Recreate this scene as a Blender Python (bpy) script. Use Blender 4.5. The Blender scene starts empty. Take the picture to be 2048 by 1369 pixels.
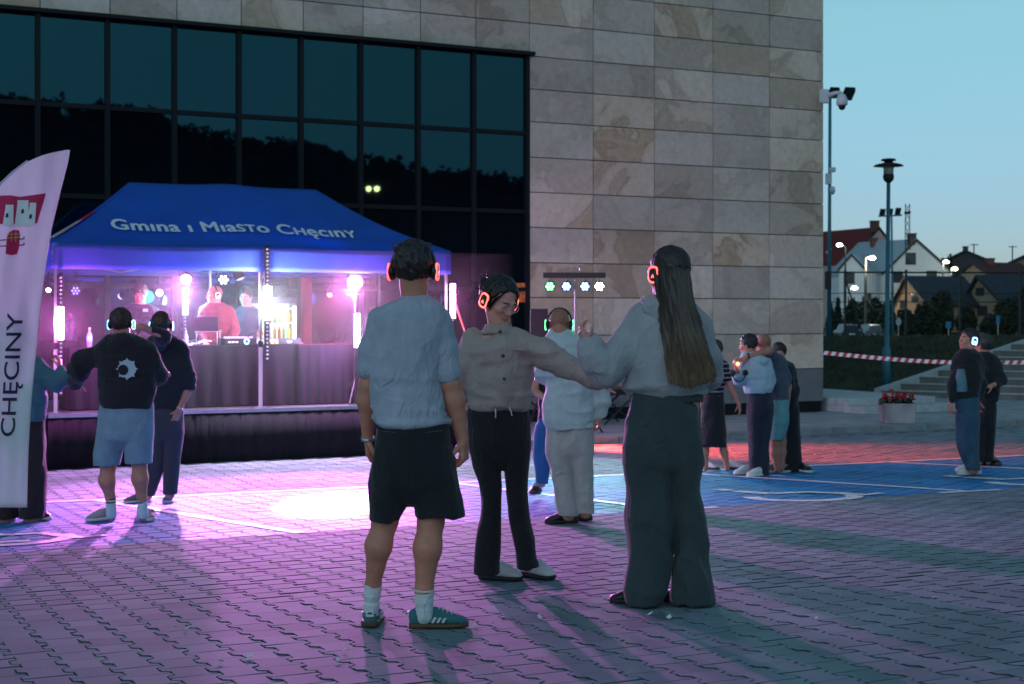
import bpy, bmesh, math, random
import numpy as np
from mathutils import Vector, Matrix

random.seed(7)
SC = bpy.context.scene
COL = SC.collection
PI = math.pi

# ------------------------------------------------------------------ camera
F, CX, HY, CH = 2900.0, 1024.0, 632.0, 1.92      # focal length / centre / eye level in photo pixels, eye height over the lane
cam = bpy.data.cameras.new('camera')
cam.sensor_width = 36.0
cam.lens = F / 2048.0 * 36.0
cam.shift_y = (HY - 684.5) / 2048.0
cam.clip_end = 6000.0
cam.dof.use_dof = True
cam.dof.focus_distance = 7.6
cam.dof.aperture_fstop = 5.0
camo = bpy.data.objects.new('camera', cam)
camo.location = (0, 0, CH)
camo.rotation_euler = (PI / 2, 0, 0)
COL.objects.link(camo)
SC.camera = camo

# ------------------------------------------------------------------ dusk sky
world = bpy.data.worlds.new('World')
SC.world = world
world.use_nodes = True
wn, wl = world.node_tree.nodes, world.node_tree.links
wn.clear()
sky = wn.new('ShaderNodeTexSky')
sky.sky_type = 'NISHITA'
sky.sun_disc = False
sky.sun_elevation = math.radians(30.0)
sky.sun_rotation = math.radians(200.0)
sky.altitude = 200
sky.air_density = 1.0
sky.dust_density = 0.3
sky.ozone_density = 3.0
tint = wn.new('ShaderNodeMixRGB'); tint.blend_type = 'MULTIPLY'; tint.inputs[0].default_value = 1.0
tint.inputs[2].default_value = (0.95, 1.08, 1.0, 1)
bg = wn.new('ShaderNodeBackground'); bg.inputs[1].default_value = 0.085
wo = wn.new('ShaderNodeOutputWorld')
# dusk haze: the air near the horizon is dimmer and greyer all round
wtc = wn.new('ShaderNodeTexCoord'); wsp = wn.new('ShaderNodeSeparateXYZ'); wrm = wn.new('ShaderNodeValToRGB')
wl.new(wtc.outputs['Generated'], wsp.inputs[0]); wl.new(wsp.outputs[2], wrm.inputs[0])
wrm.color_ramp.elements[0].position = 0.0; wrm.color_ramp.elements[0].color = (.40, .40, .60, 1)
wrm.color_ramp.elements[1].position = .34; wrm.color_ramp.elements[1].color = (1.0, 1.12, .98, 1)
_e = wrm.color_ramp.elements.new(.075); _e.color = (.62, .64, .78, 1)
_e = wrm.color_ramp.elements.new(.20); _e.color = (1.02, 1.14, .96, 1)
hz = wn.new('ShaderNodeMixRGB'); hz.blend_type = 'MULTIPLY'; hz.inputs[0].default_value = 1.0
wl.new(tint.outputs[0], hz.inputs[1]); wl.new(wrm.outputs[0], hz.inputs[2])
wl.new(sky.outputs[0], tint.inputs[1]); wl.new(hz.outputs[0], bg.inputs[0]); wl.new(bg.outputs[0], wo.inputs[0])

sun = bpy.data.lights.new('sun', 'SUN')
sun.energy = 0.16
sun.angle = math.radians(60)
sun.color = (0.82, 0.92, 1.0)
suno = bpy.data.objects.new('sun', sun)
suno.rotation_euler = (math.radians(62), 0, math.radians(-18))
COL.objects.link(suno)

SC.view_settings.view_transform = 'Standard'
SC.view_settings.look = 'None'
SC.view_settings.gamma = 1.0
SC.view_settings.exposure = 0.22
SC.render.engine = 'CYCLES'
SC.cycles.use_denoising = True
SC.cycles.max_bounces = 6
SC.cycles.diffuse_bounces = 3
SC.cycles.glossy_bounces = 3
SC.cycles.transmission_bounces = 4
SC.cycles.volume_bounces = 0
SC.cycles.sample_clamp_indirect = 4.0
SC.cycles.sample_clamp_direct = 0.0

# ------------------------------------------------------------------ frames: photo pixel + distance -> place; s along the facade, d towards it
_al = math.atan(5976.0 / F)
WX, WY = math.sin(_al), math.cos(_al)
NX, NY = -WY, WX
D_WALL = 22.2
SLOPE, D_LANE = 0.046, 15.65


def at(px, py, Y):
    return Vector(((px - CX) / F * Y, Y, CH - (py - HY) / F * Y))


def gz(d):
    return SLOPE * (D_LANE - min(max(d, 1.0), D_LANE))


def W(s, d, z=0.0):
    return Vector((s * WX + d * NX, s * WY + d * NY, z))


def sd(p):
    return p[0] * WX + p[1] * WY, p[0] * NX + p[1] * NY


def s_at(px, d):
    u = (px - CX) / F
    return d * (u * WX + WY) / (u * NX + NY)


def y_at(px, d):
    u = (px - CX) / F
    return d / (u * NX + NY)


def ground(px, py):
    u, v = (px - CX) / F, (py - HY) / F
    q = u * NX + NY
    Y = (CH - SLOPE * D_LANE) / (v - SLOPE * q)
    if q * Y > D_LANE:
        Y = CH / v
    p = Vector((u * Y, Y, 0))
    p.z = gz(sd(p)[1])
    return p


# ------------------------------------------------------------------ materials
MATS = {}


def mat(name, col=(.5, .5, .5), rough=.6, metal=0.0, spec=.5, var=.0, vscale=8.0, bump=0.0, bscale=60.0,
        emit=None, estr=0.0, trans=0.0, sheen=0.0, stretch=None, attr=False, coat=0.0, wrinkle=0.0):
    if name in MATS:
        return MATS[name]
    m = bpy.data.materials.new(name); m.use_nodes = True
    n, l = m.node_tree.nodes, m.node_tree.links
    b = n['Principled BSDF']
    b.inputs['Base Color'].default_value = (*col, 1)
    b.inputs['Roughness'].default_value = rough
    b.inputs['Metallic'].default_value = metal
    b.inputs['Specular IOR Level'].default_value = spec
    if sheen:
        b.inputs['Sheen Weight'].default_value = sheen
    if coat:
        b.inputs['Coat Weight'].default_value = coat
    tc = None
    if var or bump:
        tc = n.new('ShaderNodeTexCoord')
        src = tc.outputs['Object']
        if stretch:
            mp = n.new('ShaderNodeMapping'); mp.inputs['Scale'].default_value = stretch
            l.new(src, mp.inputs[0]); src = mp.outputs[0]
    base_out = None
    if attr:
        a = n.new('ShaderNodeAttribute'); a.attribute_name = 'Col'
        base_out = a.outputs['Color']
    if var:
        no = n.new('ShaderNodeTexNoise'); no.inputs['Scale'].default_value = vscale
        no.inputs['Detail'].default_value = 5
        l.new(src, no.inputs['Vector'])
        mr = n.new('ShaderNodeMapRange')
        mr.inputs[1].default_value = .3; mr.inputs[2].default_value = .7
        mr.inputs[3].default_value = 1 - var; mr.inputs[4].default_value = 1 + var
        l.new(no.outputs[0], mr.inputs[0])
        mx = n.new('ShaderNodeMixRGB'); mx.blend_type = 'MULTIPLY'; mx.inputs[0].default_value = 1
        mx.inputs[1].default_value = (*col, 1)
        if base_out:
            l.new(base_out, mx.inputs[1])
        l.new(mr.outputs[0], mx.inputs[2])
        base_out = mx.outputs[0]
    if base_out:
        l.new(base_out, b.inputs['Base Color'])
    if bump:
        nb = n.new('ShaderNodeTexNoise'); nb.inputs['Scale'].default_value = bscale
        nb.inputs['Detail'].default_value = 4
        l.new(src, nb.inputs['Vector'])
        bp = n.new('ShaderNodeBump'); bp.inputs['Strength'].default_value = bump; bp.inputs['Distance'].default_value = .01
        l.new(nb.outputs[0], bp.inputs['Height']); l.new(bp.outputs[0], b.inputs['Normal'])
        if wrinkle:
            nw = n.new('ShaderNodeTexNoise'); nw.inputs['Scale'].default_value = 9; nw.inputs['Detail'].default_value = 3
            nw.inputs['Distortion'].default_value = 1.2
            mw = n.new('ShaderNodeMapping'); mw.inputs['Scale'].default_value = (1.3, 1.3, .8); mw.inputs['Rotation'].default_value = (.2, .5, .3)
            l.new(tc.outputs['Object'], mw.inputs[0]); l.new(mw.outputs[0], nw.inputs['Vector'])
            rg_ = n.new('ShaderNodeMath'); rg_.operation = 'SUBTRACT'; rg_.inputs[1].default_value = .5; l.new(nw.outputs[0], rg_.inputs[0])
            ab = n.new('ShaderNodeMath'); ab.operation = 'ABSOLUTE'; l.new(rg_.outputs[0], ab.inputs[0])
            bw = n.new('ShaderNodeBump'); bw.inputs['Strength'].default_value = wrinkle; bw.inputs['Distance'].default_value = .03
            l.new(ab.outputs[0], bw.inputs['Height']); l.new(bw.outputs[0], bp.inputs['Normal'])
    if emit:
        b.inputs['Emission Color'].default_value = (*emit, 1)
        b.inputs['Emission Strength'].default_value = estr
    if trans:
        tr = n.new('ShaderNodeBsdfTranslucent')
        tr.inputs[0].default_value = (*col, 1)
        ms = n.new('ShaderNodeMixShader'); ms.inputs[0].default_value = trans
        l.new(b.outputs[0], ms.inputs[1]); l.new(tr.outputs[0], ms.inputs[2])
        l.new(ms.outputs[0], n['Material Output'].inputs[0])
    MATS[name] = m
    return m


# ------------------------------------------------------------------ mesh helpers
class MB:
    def __init__(self):
        self.v, self.f, self.sm = [], [], False

    def add(self, vs, fs):
        o = len(self.v)
        self.v += [tuple(x) for x in vs]
        self.f += [tuple(i + o for i in q) for q in fs]
        return self

    def hexa(self, p):          # 8 corners: bottom ring 0-3, top ring 4-7
        return self.add(p, [(3, 2, 1, 0), (4, 5, 6, 7), (0, 1, 5, 4), (1, 2, 6, 5), (2, 3, 7, 6), (3, 0, 4, 7)])

    def box(self, x0, x1, y0, y1, z0, z1):
        return self.hexa([(x0, y0, z0), (x1, y0, z0), (x1, y1, z0), (x0, y1, z0), (x0, y0, z1), (x1, y0, z1), (x1, y1, z1), (x0, y1, z1)])

    def wbox(self, s0, s1, d0, d1, z0, z1):
        return self.hexa([W(s0, d0, z0), W(s1, d0, z0), W(s1, d1, z0), W(s0, d1, z0), W(s0, d0, z1), W(s1, d0, z1), W(s1, d1, z1), W(s0, d1, z1)])

    def obox(self, c, ax, ay, az):   # centre and three half vectors
        c, ax, ay, az = map(Vector, (c, ax, ay, az))
        r = [(-1, -1), (1, -1), (1, 1), (-1, 1)]
        return self.hexa([c + ax * a + ay * b - az for a, b in r] + [c + ax * a + ay * b + az for a, b in r])

    def tube(self, pts, rad, n=8, cap=True):
        pts = [Vector(p) for p in pts]
        if not isinstance(rad, (list, tuple)):
            rad = [rad] * len(pts)
        o = len(self.v)
        t0 = (pts[1] - pts[0]).normalized()
        ref = Vector((0, 0, 1)) if abs(t0.z) < .9 else Vector((1, 0, 0))
        u = t0.cross(ref).normalized()
        for i, p in enumerate(pts):
            if i == 0: t = pts[1] - pts[0]
            elif i == len(pts) - 1: t = pts[-1] - pts[-2]
            else: t = (pts[i + 1] - pts[i]).normalized() + (pts[i] - pts[i - 1]).normalized()
            t.normalize()
            u = (u - t * u.dot(t)).normalized()
            w = t.cross(u)
            for k in range(n):
                a = 2 * PI * k / n
                self.v.append(tuple(p + (u * math.cos(a) + w * math.sin(a)) * rad[i]))
        for i in range(len(pts) - 1):
            for k in range(n):
                a, b = o + i * n + k, o + i * n + (k + 1) % n
                self.f.append((a, b, b + n, a + n))
        if cap:
            self.f.append(tuple(o + k for k in range(n))[::-1])
            self.f.append(tuple(o + (len(pts) - 1) * n + k for k in range(n)))
        return self

    def lathe(self, c, prof, n=16, axis=(0, 0, 1)):      # prof: (radius, height)
        c, ax = Vector(c), Vector(axis).normalized()
        ref = Vector((1, 0, 0)) if abs(ax.x) < .9 else Vector((0, 1, 0))
        u = ax.cross(ref).normalized(); w = ax.cross(u)
        o = len(self.v)
        for r, h in prof:
            for k in range(n):
                a = 2 * PI * k / n
                self.v.append(tuple(c + ax * h + (u * math.cos(a) + w * math.sin(a)) * max(r, 1e-4)))
        for i in range(len(prof) - 1):
            for k in range(n):
                a, b = o + i * n + k, o + i * n + (k + 1) % n
                self.f.append((a, b, b + n, a + n))
        self.f.append(tuple(o + k for k in range(n))[::-1])
        self.f.append(tuple(o + (len(prof) - 1) * n + k for k in range(n)))
        return self

    def build(self, name, m=None, parent=None, smooth=False, bevel=0.0):
        me = bpy.data.meshes.new(name)
        me.from_pydata(self.v, [], self.f)
        bm = bmesh.new(); bm.from_mesh(me)
        bmesh.ops.recalc_face_normals(bm, faces=bm.faces)
        bm.to_mesh(me); bm.free()
        o = bpy.data.objects.new(name, me)
        COL.objects.link(o)
        if m: me.materials.append(m)
        if smooth:
            me.polygons.foreach_set('use_smooth', [True] * len(me.polygons))
        if bevel:
            md = o.modifiers.new('bevel', 'BEVEL'); md.width = bevel; md.segments = 2; md.limit_method = 'ANGLE'
        if parent: o.parent = parent
        return o


def tag(o, label=None, cat=None, group=None, kind=None):
    if label: o['label'] = label
    if cat: o['category'] = cat
    if group: o['group'] = group
    if kind: o['kind'] = kind
    return o


def thing(name, loc, label, cat, group=None):
    o = bpy.data.objects.new(name, None)
    o.empty_display_size = .2
    COL.objects.link(o)
    o.location = loc
    ROOTS.append(o)
    return tag(o, label, cat, group)


ROOTS = []


def adopt():
    """meshes are written in world coordinates: keep them in place under their Empties"""
    for r in ROOTS:
        inv = Matrix.Translation(r.location).inverted()
        for c in r.children:
            c.matrix_parent_inverse = inv


def poly_mesh(pts):            # filled polygon (list of vectors) triangulated
    bm = bmesh.new()
    vs = [bm.verts.new(p) for p in pts]
    f = bm.faces.new(vs)
    bmesh.ops.triangulate(bm, faces=[f])
    return bm


def bm_obj(bm, name, m, parent=None, smooth=False):
    me = bpy.data.meshes.new(name); bm.to_mesh(me); bm.free()
    o = bpy.data.objects.new(name, me); COL.objects.link(o)
    me.materials.append(m)
    if smooth: me.polygons.foreach_set('use_smooth', [True] * len(me.polygons))
    if parent: o.parent = parent
    return o


def lamp(name, typ, loc, energy, color, parent=None, target=None, size=.1, angle=60, blend=.5):
    L = bpy.data.lights.new(name, typ)
    L.energy = energy; L.color = color
    L.shadow_soft_size = size
    if typ == 'SPOT':
        L.spot_size = math.radians(angle); L.spot_blend = blend
    o = bpy.data.objects.new(name, L); COL.objects.link(o)
    o.location = loc
    if target is not None:
        o.rotation_euler = (Vector(target) - Vector(loc)).to_track_quat('-Z', 'Y').to_euler()
    if parent: o.parent = parent
    return o


def text_mesh(body, size=1.0, small_caps=(), offset=0.0, spacing=1.0):
    cu = bpy.data.curves.new('lettering', 'FONT')
    cu.body = body; cu.size = size; cu.offset = offset; cu.space_character = spacing
    cu.small_caps_scale = .74
    for i in small_caps:
        cu.body_format[i].use_small_caps = True
    o = bpy.data.objects.new('lettering_source', cu)
    COL.objects.link(o)
    dg = bpy.context.evaluated_depsgraph_get()
    me = bpy.data.meshes.new_from_object(o.evaluated_get(dg))
    bpy.data.objects.remove(o); bpy.data.curves.remove(cu)
    co = np.array([v.co[:2] for v in me.vertices])
    fs = [tuple(p.vertices) for p in me.polygons]
    bpy.data.meshes.remove(me)
    return co, fs


def fine_text(*a, **k):
    co, fs = text_mesh(*a, **k)
    bm = bmesh.new()
    vs = [bm.verts.new((x, y, 0)) for x, y in co]
    for f in fs:
        try: bm.faces.new([vs[i] for i in f])
        except ValueError: pass
    bmesh.ops.triangulate(bm, faces=bm.faces[:])
    for _ in range(3):
        lg = [e for e in bm.edges if e.calc_length() > .06]
        if lg: bmesh.ops.subdivide_edges(bm, edges=lg, cuts=1)
        bmesh.ops.triangulate(bm, faces=[f for f in bm.faces if len(f.verts) > 3])
    bm.verts.index_update()
    co = np.array([v.co[:2] for v in bm.verts]); fs = [tuple(v.index for v in f.verts) for f in bm.faces]
    bm.free()
    return co, fs


def ogonek(x, w, h):
    """tail hanging from the foot of a letter whose right foot is at x"""
    out, inn = [], []
    for i in range(9):
        a = PI * (.45 + 1.05 * i / 8)
        out.append((x - w * .35 + w * .62 * math.cos(a), -h * .48 + h * .50 * math.sin(a)))
        inn.append((x - w * .25 + w * .34 * math.cos(a), -h * .44 + h * .30 * math.sin(a)))
    co = out + inn
    return np.array(co), [(i, i + 1, 9 + i + 1, 9 + i) for i in range(8)]


def vnoise(P, seed=0):
    """smooth value noise, P (n,3) -> (n,) in -1..1"""
    P = np.asarray(P, dtype=np.float64)
    i = np.floor(P).astype(np.int64); f = P - i
    f = f * f * (3 - 2 * f)
    def h(a, b, c):
        x = (a * 374761393 + b * 668265263 + c * 2147483647 + seed * 1274126177) & 0xffffffff
        x = ((x ^ (x >> 13)) * 1274126177) & 0xffffffff
        x = (x ^ (x >> 16)) & 0xffffffff
        return x / 2147483648.0 - 1
    r = 0
    for dx in (0, 1):
        for dy in (0, 1):
            for dz in (0, 1):
                w = (f[:, 0] if dx else 1 - f[:, 0]) * (f[:, 1] if dy else 1 - f[:, 1]) * (f[:, 2] if dz else 1 - f[:, 2])
                r = r + w * h(i[:, 0] + dx, i[:, 1] + dy, i[:, 2] + dz)
    return r
# ================================================================== ground
g0, g1 = sd(ground(0, 1104)), sd(ground(1640, 1001))
FRONT_B = (g1[1] - g0[1]) / (g1[0] - g0[0]); FRONT_A = g0[1] - FRONT_B * g0[0]
g0, g1 = sd(ground(102, 1005)), sd(ground(1800, 923.5))
BACK_B = (g1[1] - g0[1]) / (g1[0] - g0[0]); BACK_A = g0[1] - BACK_B * g0[0]


def paving_material(name, grey, blue, joints):
    """concrete paving; inside the disabled bays the same stones are painted blue"""
    m = bpy.data.materials.new(name); m.use_nodes = True
    n, l = m.node_tree.nodes, m.node_tree.links
    b = n['Principled BSDF']; b.inputs['Specular IOR Level'].default_value = .25
    geo = n.new('ShaderNodeNewGeometry')

    def dot(v):
        q = n.new('ShaderNodeVectorMath'); q.operation = 'DOT_PRODUCT'
        q.inputs[1].default_value = v
        l.new(geo.outputs['Position'], q.inputs[0]); return q.outputs['Value']

    def math_(op, a, c):
        q = n.new('ShaderNodeMath'); q.operation = op
        for i, x in enumerate((a, c)):
            if isinstance(x, (int, float)): q.inputs[i].default_value = x
            else: l.new(x, q.inputs[i])
        return q.outputs[0]
    s, d = dot((WX, WY, 0)), dot((NX, NY, 0))
    nz = n.new('ShaderNodeTexNoise'); nz.inputs['Scale'].default_value = 30; nz.inputs['Detail'].default_value = 6
    l.new(geo.outputs['Position'], nz.inputs['Vector'])
    wob = math_('MULTIPLY', math_('SUBTRACT', nz.outputs[0], .5), .03)
    dd = math_('ADD', d, wob)
    inside = math_('MULTIPLY', math_('GREATER_THAN', math_('SUBTRACT', dd, math_('MULTIPLY', s, FRONT_B)), FRONT_A),
                   math_('LESS_THAN', math_('SUBTRACT', dd, math_('MULTIPLY', s, BACK_B)), BACK_A))
    wear = n.new('ShaderNodeTexNoise'); wear.inputs['Scale'].default_value = 3.5; wear.inputs['Detail'].default_value = 9
    wear.inputs['Roughness'].default_value = .7
    l.new(geo.outputs['Position'], wear.inputs['Vector'])
    wr = n.new('ShaderNodeMapRange'); wr.inputs[1].default_value = .30; wr.inputs[2].default_value = .42
    l.new(wear.outputs[0], wr.inputs[0])
    mask = math_('MULTIPLY', inside, wr.outputs[0])
    # stone colour, one tone per stone
    oi = n.new('ShaderNodeObjectInfo')
    at_ = n.new('ShaderNodeAttribute'); at_.attribute_name = 'rnd'
    rnd = math_('FRACT', math_('ADD', math_('MULTIPLY', oi.outputs['Random'], 3.7), at_.outputs['Fac']), 0)
    n2 = n.new('ShaderNodeTexNoise'); n2.inputs['Scale'].default_value = 1.3; n2.inputs['Detail'].default_value = 8
    l.new(geo.outputs['Position'], n2.inputs['Vector'])
    n3 = n.new('ShaderNodeTexNoise'); n3.inputs['Scale'].default_value = 160; n3.inputs['Detail'].default_value = 3
    l.new(geo.outputs['Position'], n3.inputs['Vector'])
    f = math_('ADD', math_('MULTIPLY', rnd, .34), math_('ADD', math_('MULTIPLY', n2.outputs[0], .9), math_('MULTIPLY', n3.outputs[0], .3)))
    k = n.new('ShaderNodeMapRange'); k.inputs[1].default_value = .2; k.inputs[2].default_value = 1.35
    k.inputs[3].default_value = .50; k.inputs[4].default_value = 1.42
    l.new(f, k.inputs[0])
    mx = n.new('ShaderNodeMixRGB'); mx.inputs[1].default_value = (*grey, 1); mx.inputs[2].default_value = (*blue, 1)
    l.new(mask, mx.inputs[0])
    mu = n.new('ShaderNodeMixRGB'); mu.blend_type = 'MULTIPLY'; mu.inputs[0].default_value = 1
    l.new(mx.outputs[0], mu.inputs[1]); l.new(k.outputs[0], mu.inputs[2])
    l.new(mu.outputs[0], b.inputs['Base Color'])
    ro = n.new('ShaderNodeMapRange'); ro.inputs[3].default_value = .85; ro.inputs[4].default_value = .62
    l.new(mask, ro.inputs[0]); l.new(ro.outputs[0], b.inputs['Roughness'])
    bp = n.new('ShaderNodeBump'); bp.inputs['Strength'].default_value = .35; bp.inputs['Distance'].default_value = .004
    l.new(n3.outputs[0], bp.inputs['Height'])
    l.new(bp.outputs[0], b.inputs['Normal'])
    return m


M_paver = paving_material('concrete_pavers', (.19, .25, .28), (.012, .21, .48), False)
M_joint = mat('joint_sand', (.045, .055, .06), .95, var=.4, vscale=9, bump=.6, bscale=90)

# the bed the stones lie in (one sheet: square, lane and the ground around)
ds = [-140, -60, -20, 0, 1.0, 3, 6, 9, 12, D_LANE, 19.2, 30]
ss = [-160, -60, -25, -10, 0, 10, 25, 60, 160]
mb = MB()
mb.v = [tuple(W(s, d, gz(d) - .0065)) for d in ds for s in ss]
k = len(ss)
mb.f = [(i * k + j, i * k + j + 1, (i + 1) * k + j + 1, (i + 1) * k + j) for i in range(len(ds) - 1) for j in range(k - 1)]
plaza = mb.build('plaza_ground', M_joint)
tag(plaza, 'paved square of interlocking grey concrete stones', 'ground', kind='structure')

# interlocking dog-bone stones: straight ends along the facade, stepped sides
PW, PL, PA = .178, .20, .017
def paver_outline(g=.0026):
    h, q = PL / 2 - .0115, PW / 2 - g
    t1, t2 = PL * .30, PL * .20
    r = [(q + PA, -h), (q + PA, -t1), (q - PA, -t2), (q - PA, t2), (q + PA, t1), (q + PA, h)]
    return r + [(-x, y) for x, y in reversed(r)]
def inset(o, e):
    return [(x - math.copysign(e, x), y - math.copysign(e, y) * (1 if abs(abs(y) - PL / 2) < .02 else 0)) for x, y in o]
OUT = paver_outline(); TOP = inset(OUT, .003)
PV = [(x, y, -.011) for x, y in OUT] + [(x, y, -.0018) for x, y in OUT] + [(x, y, 0) for x, y in TOP]
PF = []
for r in (0, 12):
    PF += [(r + i, r + (i + 1) % 12, r + 12 + (i + 1) % 12, r + 12 + i) for i in range(12)]
PF += [(24, 25, 26, 33, 34, 35), (26, 27, 32, 33), (27, 28, 29, 30, 31, 32)]
pav_me = bpy.data.meshes.new('paver'); pav_me.from_pydata(PV, [], PF); pav_me.materials.append(M_paver); pav_me.materials.append(M_joint)
pav_me.polygons.foreach_set('material_index', [1] * 12 + [0] * (len(PF) - 12))

_th = math.atan(SLOPE)
spots = []
rng = random.Random(3)
for i in range(-75, 150):
    for j in range(14, 96):
        s = i * PW; d = j * PL + (PL / 2 if i % 2 else 0)
        if d > D_LANE + 3.0: continue
        p = W(s, d, gz(d))
        if p.y < 4.6: continue
        u = CX + F * p.x / p.y; v = HY + F * (CH - p.z) / p.y
        if -500 < u < 3300 and v < 1560 and p.x < 9:
            spots.append((p.y, s, d, p, -10 < u < 2058 and v < 1375))
spots.sort(key=lambda t: t[0])
bas = {}
def paver_matrix(p, d):
    sl = d < D_LANE
    wv = Vector((WX, WY, 0)); nv = Vector((NX * math.cos(_th), NY * math.cos(_th), -math.sin(_th))) if sl else Vector((NX, NY, 0))
    return Matrix(((wv.x, nv.x, 0, p.x), (wv.y, nv.y, 0, p.y), (0, nv.z, 1, p.z), (0, 0, 0, 1)))
n_single, FV, FF, FR = 0, [], [], []
base = np.array(PV)
for (y, s, d, p, seen) in spots:
    M4 = paver_matrix(p, d)
    M4 = M4 @ Matrix.Translation((0, 0, rng.uniform(-.0015, .0015))) @ Matrix.Rotation(rng.uniform(-.006, .006), 4, 'X') @ Matrix.Rotation(rng.uniform(-.01, .01), 4, 'Y')
    if seen and n_single < 300:
        o = bpy.data.objects.new('paver', pav_me); COL.objects.link(o)
        o.matrix_world = M4; o.parent = plaza
        n_single += 1
    else:
        A = np.array(M4)
        q = base @ A[:3, :3].T + A[:3, 3]
        o = len(FV) * 36
        FV.append(q); FF += [tuple(a + o for a in f) for f in PF]; FR.append(rng.random())
me = bpy.data.meshes.new('paver_field')
me.from_pydata(np.concatenate(FV).tolist(), [], FF)
a_ = me.attributes.new('rnd', 'FLOAT', 'POINT'); a_.data.foreach_set('value', np.repeat(np.array(FR, dtype=np.float32), 36))
me.materials.append(M_paver); me.materials.append(M_joint)
me.polygons.foreach_set('material_index', ([1] * 12 + [0] * (len(PF) - 12)) * len(FV))
o = bpy.data.objects.new('paver_field', me); COL.objects.link(o); o.parent = plaza; o['kind'] = 'stuff'

# the far part of the lane: too far to tell the stones apart
mb = MB()
mb.v = [tuple(W(s, d, .0)) for d in (D_LANE + 3.05, 18.95) for s in (-40, 0, 40, 80)]
mb.f = [(i, i + 1, i + 5, i + 4) for i in range(3)]
tag(mb.build('lane', M_paver), 'paved lane in front of the kerb', 'road', kind='structure')
mb = MB()
mb.v = [tuple(W(s, d, gz(d))) for d in (4, D_LANE, D_LANE + 3.05) for s in (26, 45, 80)]
mb.f = [(0, 1, 4, 3), (1, 2, 5, 4), (3, 4, 7, 6), (4, 5, 8, 7)]
tag(mb.build('side_paving', M_paver), 'paved ground beyond the bays', 'ground', kind='structure')

# ------------------------------------------------------------------ painted lines and wheelchair symbols
def paint_material():
    m = mat('white_road_paint', (.78, .80, .80), .5)
    n, l = m.node_tree.nodes, m.node_tree.links
    b = n['Principled BSDF']; geo = n.new('ShaderNodeNewGeometry')
    no = n.new('ShaderNodeTexNoise'); no.inputs['Scale'].default_value = 9; no.inputs['Detail'].default_value = 9; no.inputs['Roughness'].default_value = .75
    l.new(geo.outputs['Position'], no.inputs['Vector'])
    mr = n.new('ShaderNodeMapRange'); mr.inputs[1].default_value = .34; mr.inputs[2].default_value = .46
    l.new(no.outputs[0], mr.inputs[0]); l.new(mr.outputs[0], b.inputs['Alpha'])
    return m
M_paint = paint_material()
def lay(s, d, h=.006):
    return W(s, d, gz(d) + h)
def ribbon(pts, w, mb=None, h=.006):        # pts in (s, d)
    mb = mb or MB()
    o = len(mb.v)
    for i, (s, d) in enumerate(pts):
        a = pts[max(i - 1, 0)]; c = pts[min(i + 1, len(pts) - 1)]
        tx, ty = c[0] - a[0], c[1] - a[1]; L = math.hypot(tx, ty) or 1
        nx, ny = -ty / L * w / 2, tx / L * w / 2
        mb.v += [tuple(lay(s + nx, d + ny, h)), tuple(lay(s - nx, d - ny, h))]
    mb.f += [(o + 2 * i, o + 2 * i + 1, o + 2 * i + 3, o + 2 * i + 2) for i in range(len(pts) - 1)]
    return mb
def line_px(a, b, w, name, label):
    p, q = sd(ground(*a)), sd(ground(*b))
    n_ = 12
    pts = [(p[0] + (q[0] - p[0]) * i / n_, p[1] + (q[1] - p[1]) * i / n_) for i in range(n_ + 1)]
    tag(ribbon(pts, w).build(name, M_paint), label, 'road marking', kind='structure')
line_px((-60, 1013), (2120, 908.5), .12, 'bay_line', 'white line along the back of the blue bays')
line_px((1398, 949), (1925, 983), .10, 'bay_line', 'white divider line right of the near wheelchair symbol')
line_px((1772, 925), (2100, 941), .10, 'bay_line', 'white divider line behind the couple at the far right')
line_px((905, 967), (1300, 1016), .10, 'bay_line', 'white divider line behind the man in the white shirt')
line_px((190, 1001), (600, 1067), .10, 'bay_line', 'white divider line in the magenta light left')
line_px((1400, 1017.5), (1436, 1015.5), .12, 'bay_line', 'short white front mark beside the grey wide trousers')
line_px((1880, 987), (2000, 980.5), .12, 'bay_line', 'short white front mark at the right end of the divider')
line_px((-40, 1088), (60, 1083), .12, 'bay_line', 'short white front mark below the white flag')

def wheelchair(c, sc, flip, label):
    s0, d0 = c
    mb = MB()
    T = lambda x, y: (s0 + flip * x * sc, d0 + y * sc)
    arc = [T(.02 + .36 * math.cos(math.radians(a)), -.22 + .36 * math.sin(math.radians(a))) for a in range(150, 385, 12)]
    ribbon(arc, .12 * sc, mb, .006)
    ribbon([T(-.10, .42), T(-.02, .05)], .12 * sc, mb, .0075)
    ribbon([T(-.02, .08), T(.26, .02)], .10 * sc, mb, .0085)
    ribbon([T(.24, .04), T(.42, -.42), T(.60, -.38)], .10 * sc, mb, .0095)
    ribbon([T(-.16, .56), T(-.06, .56)], .16 * sc, mb, .0105)
    tag(mb.build('wheelchair_symbol', M_paint), label, 'road marking', kind='structure')
wheelchair(sd(ground(1562, 990)), 1.35, 1, 'white wheelchair symbol painted on the near blue bay')
wheelchair(sd(ground(2030, 961)), 1.35, 1, 'white wheelchair symbol cut by the right edge of the photo')
wheelchair(sd(ground(5, 1074)), 1.2, 1, 'white wheelchair symbol on the blue bay under the flag')

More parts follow.
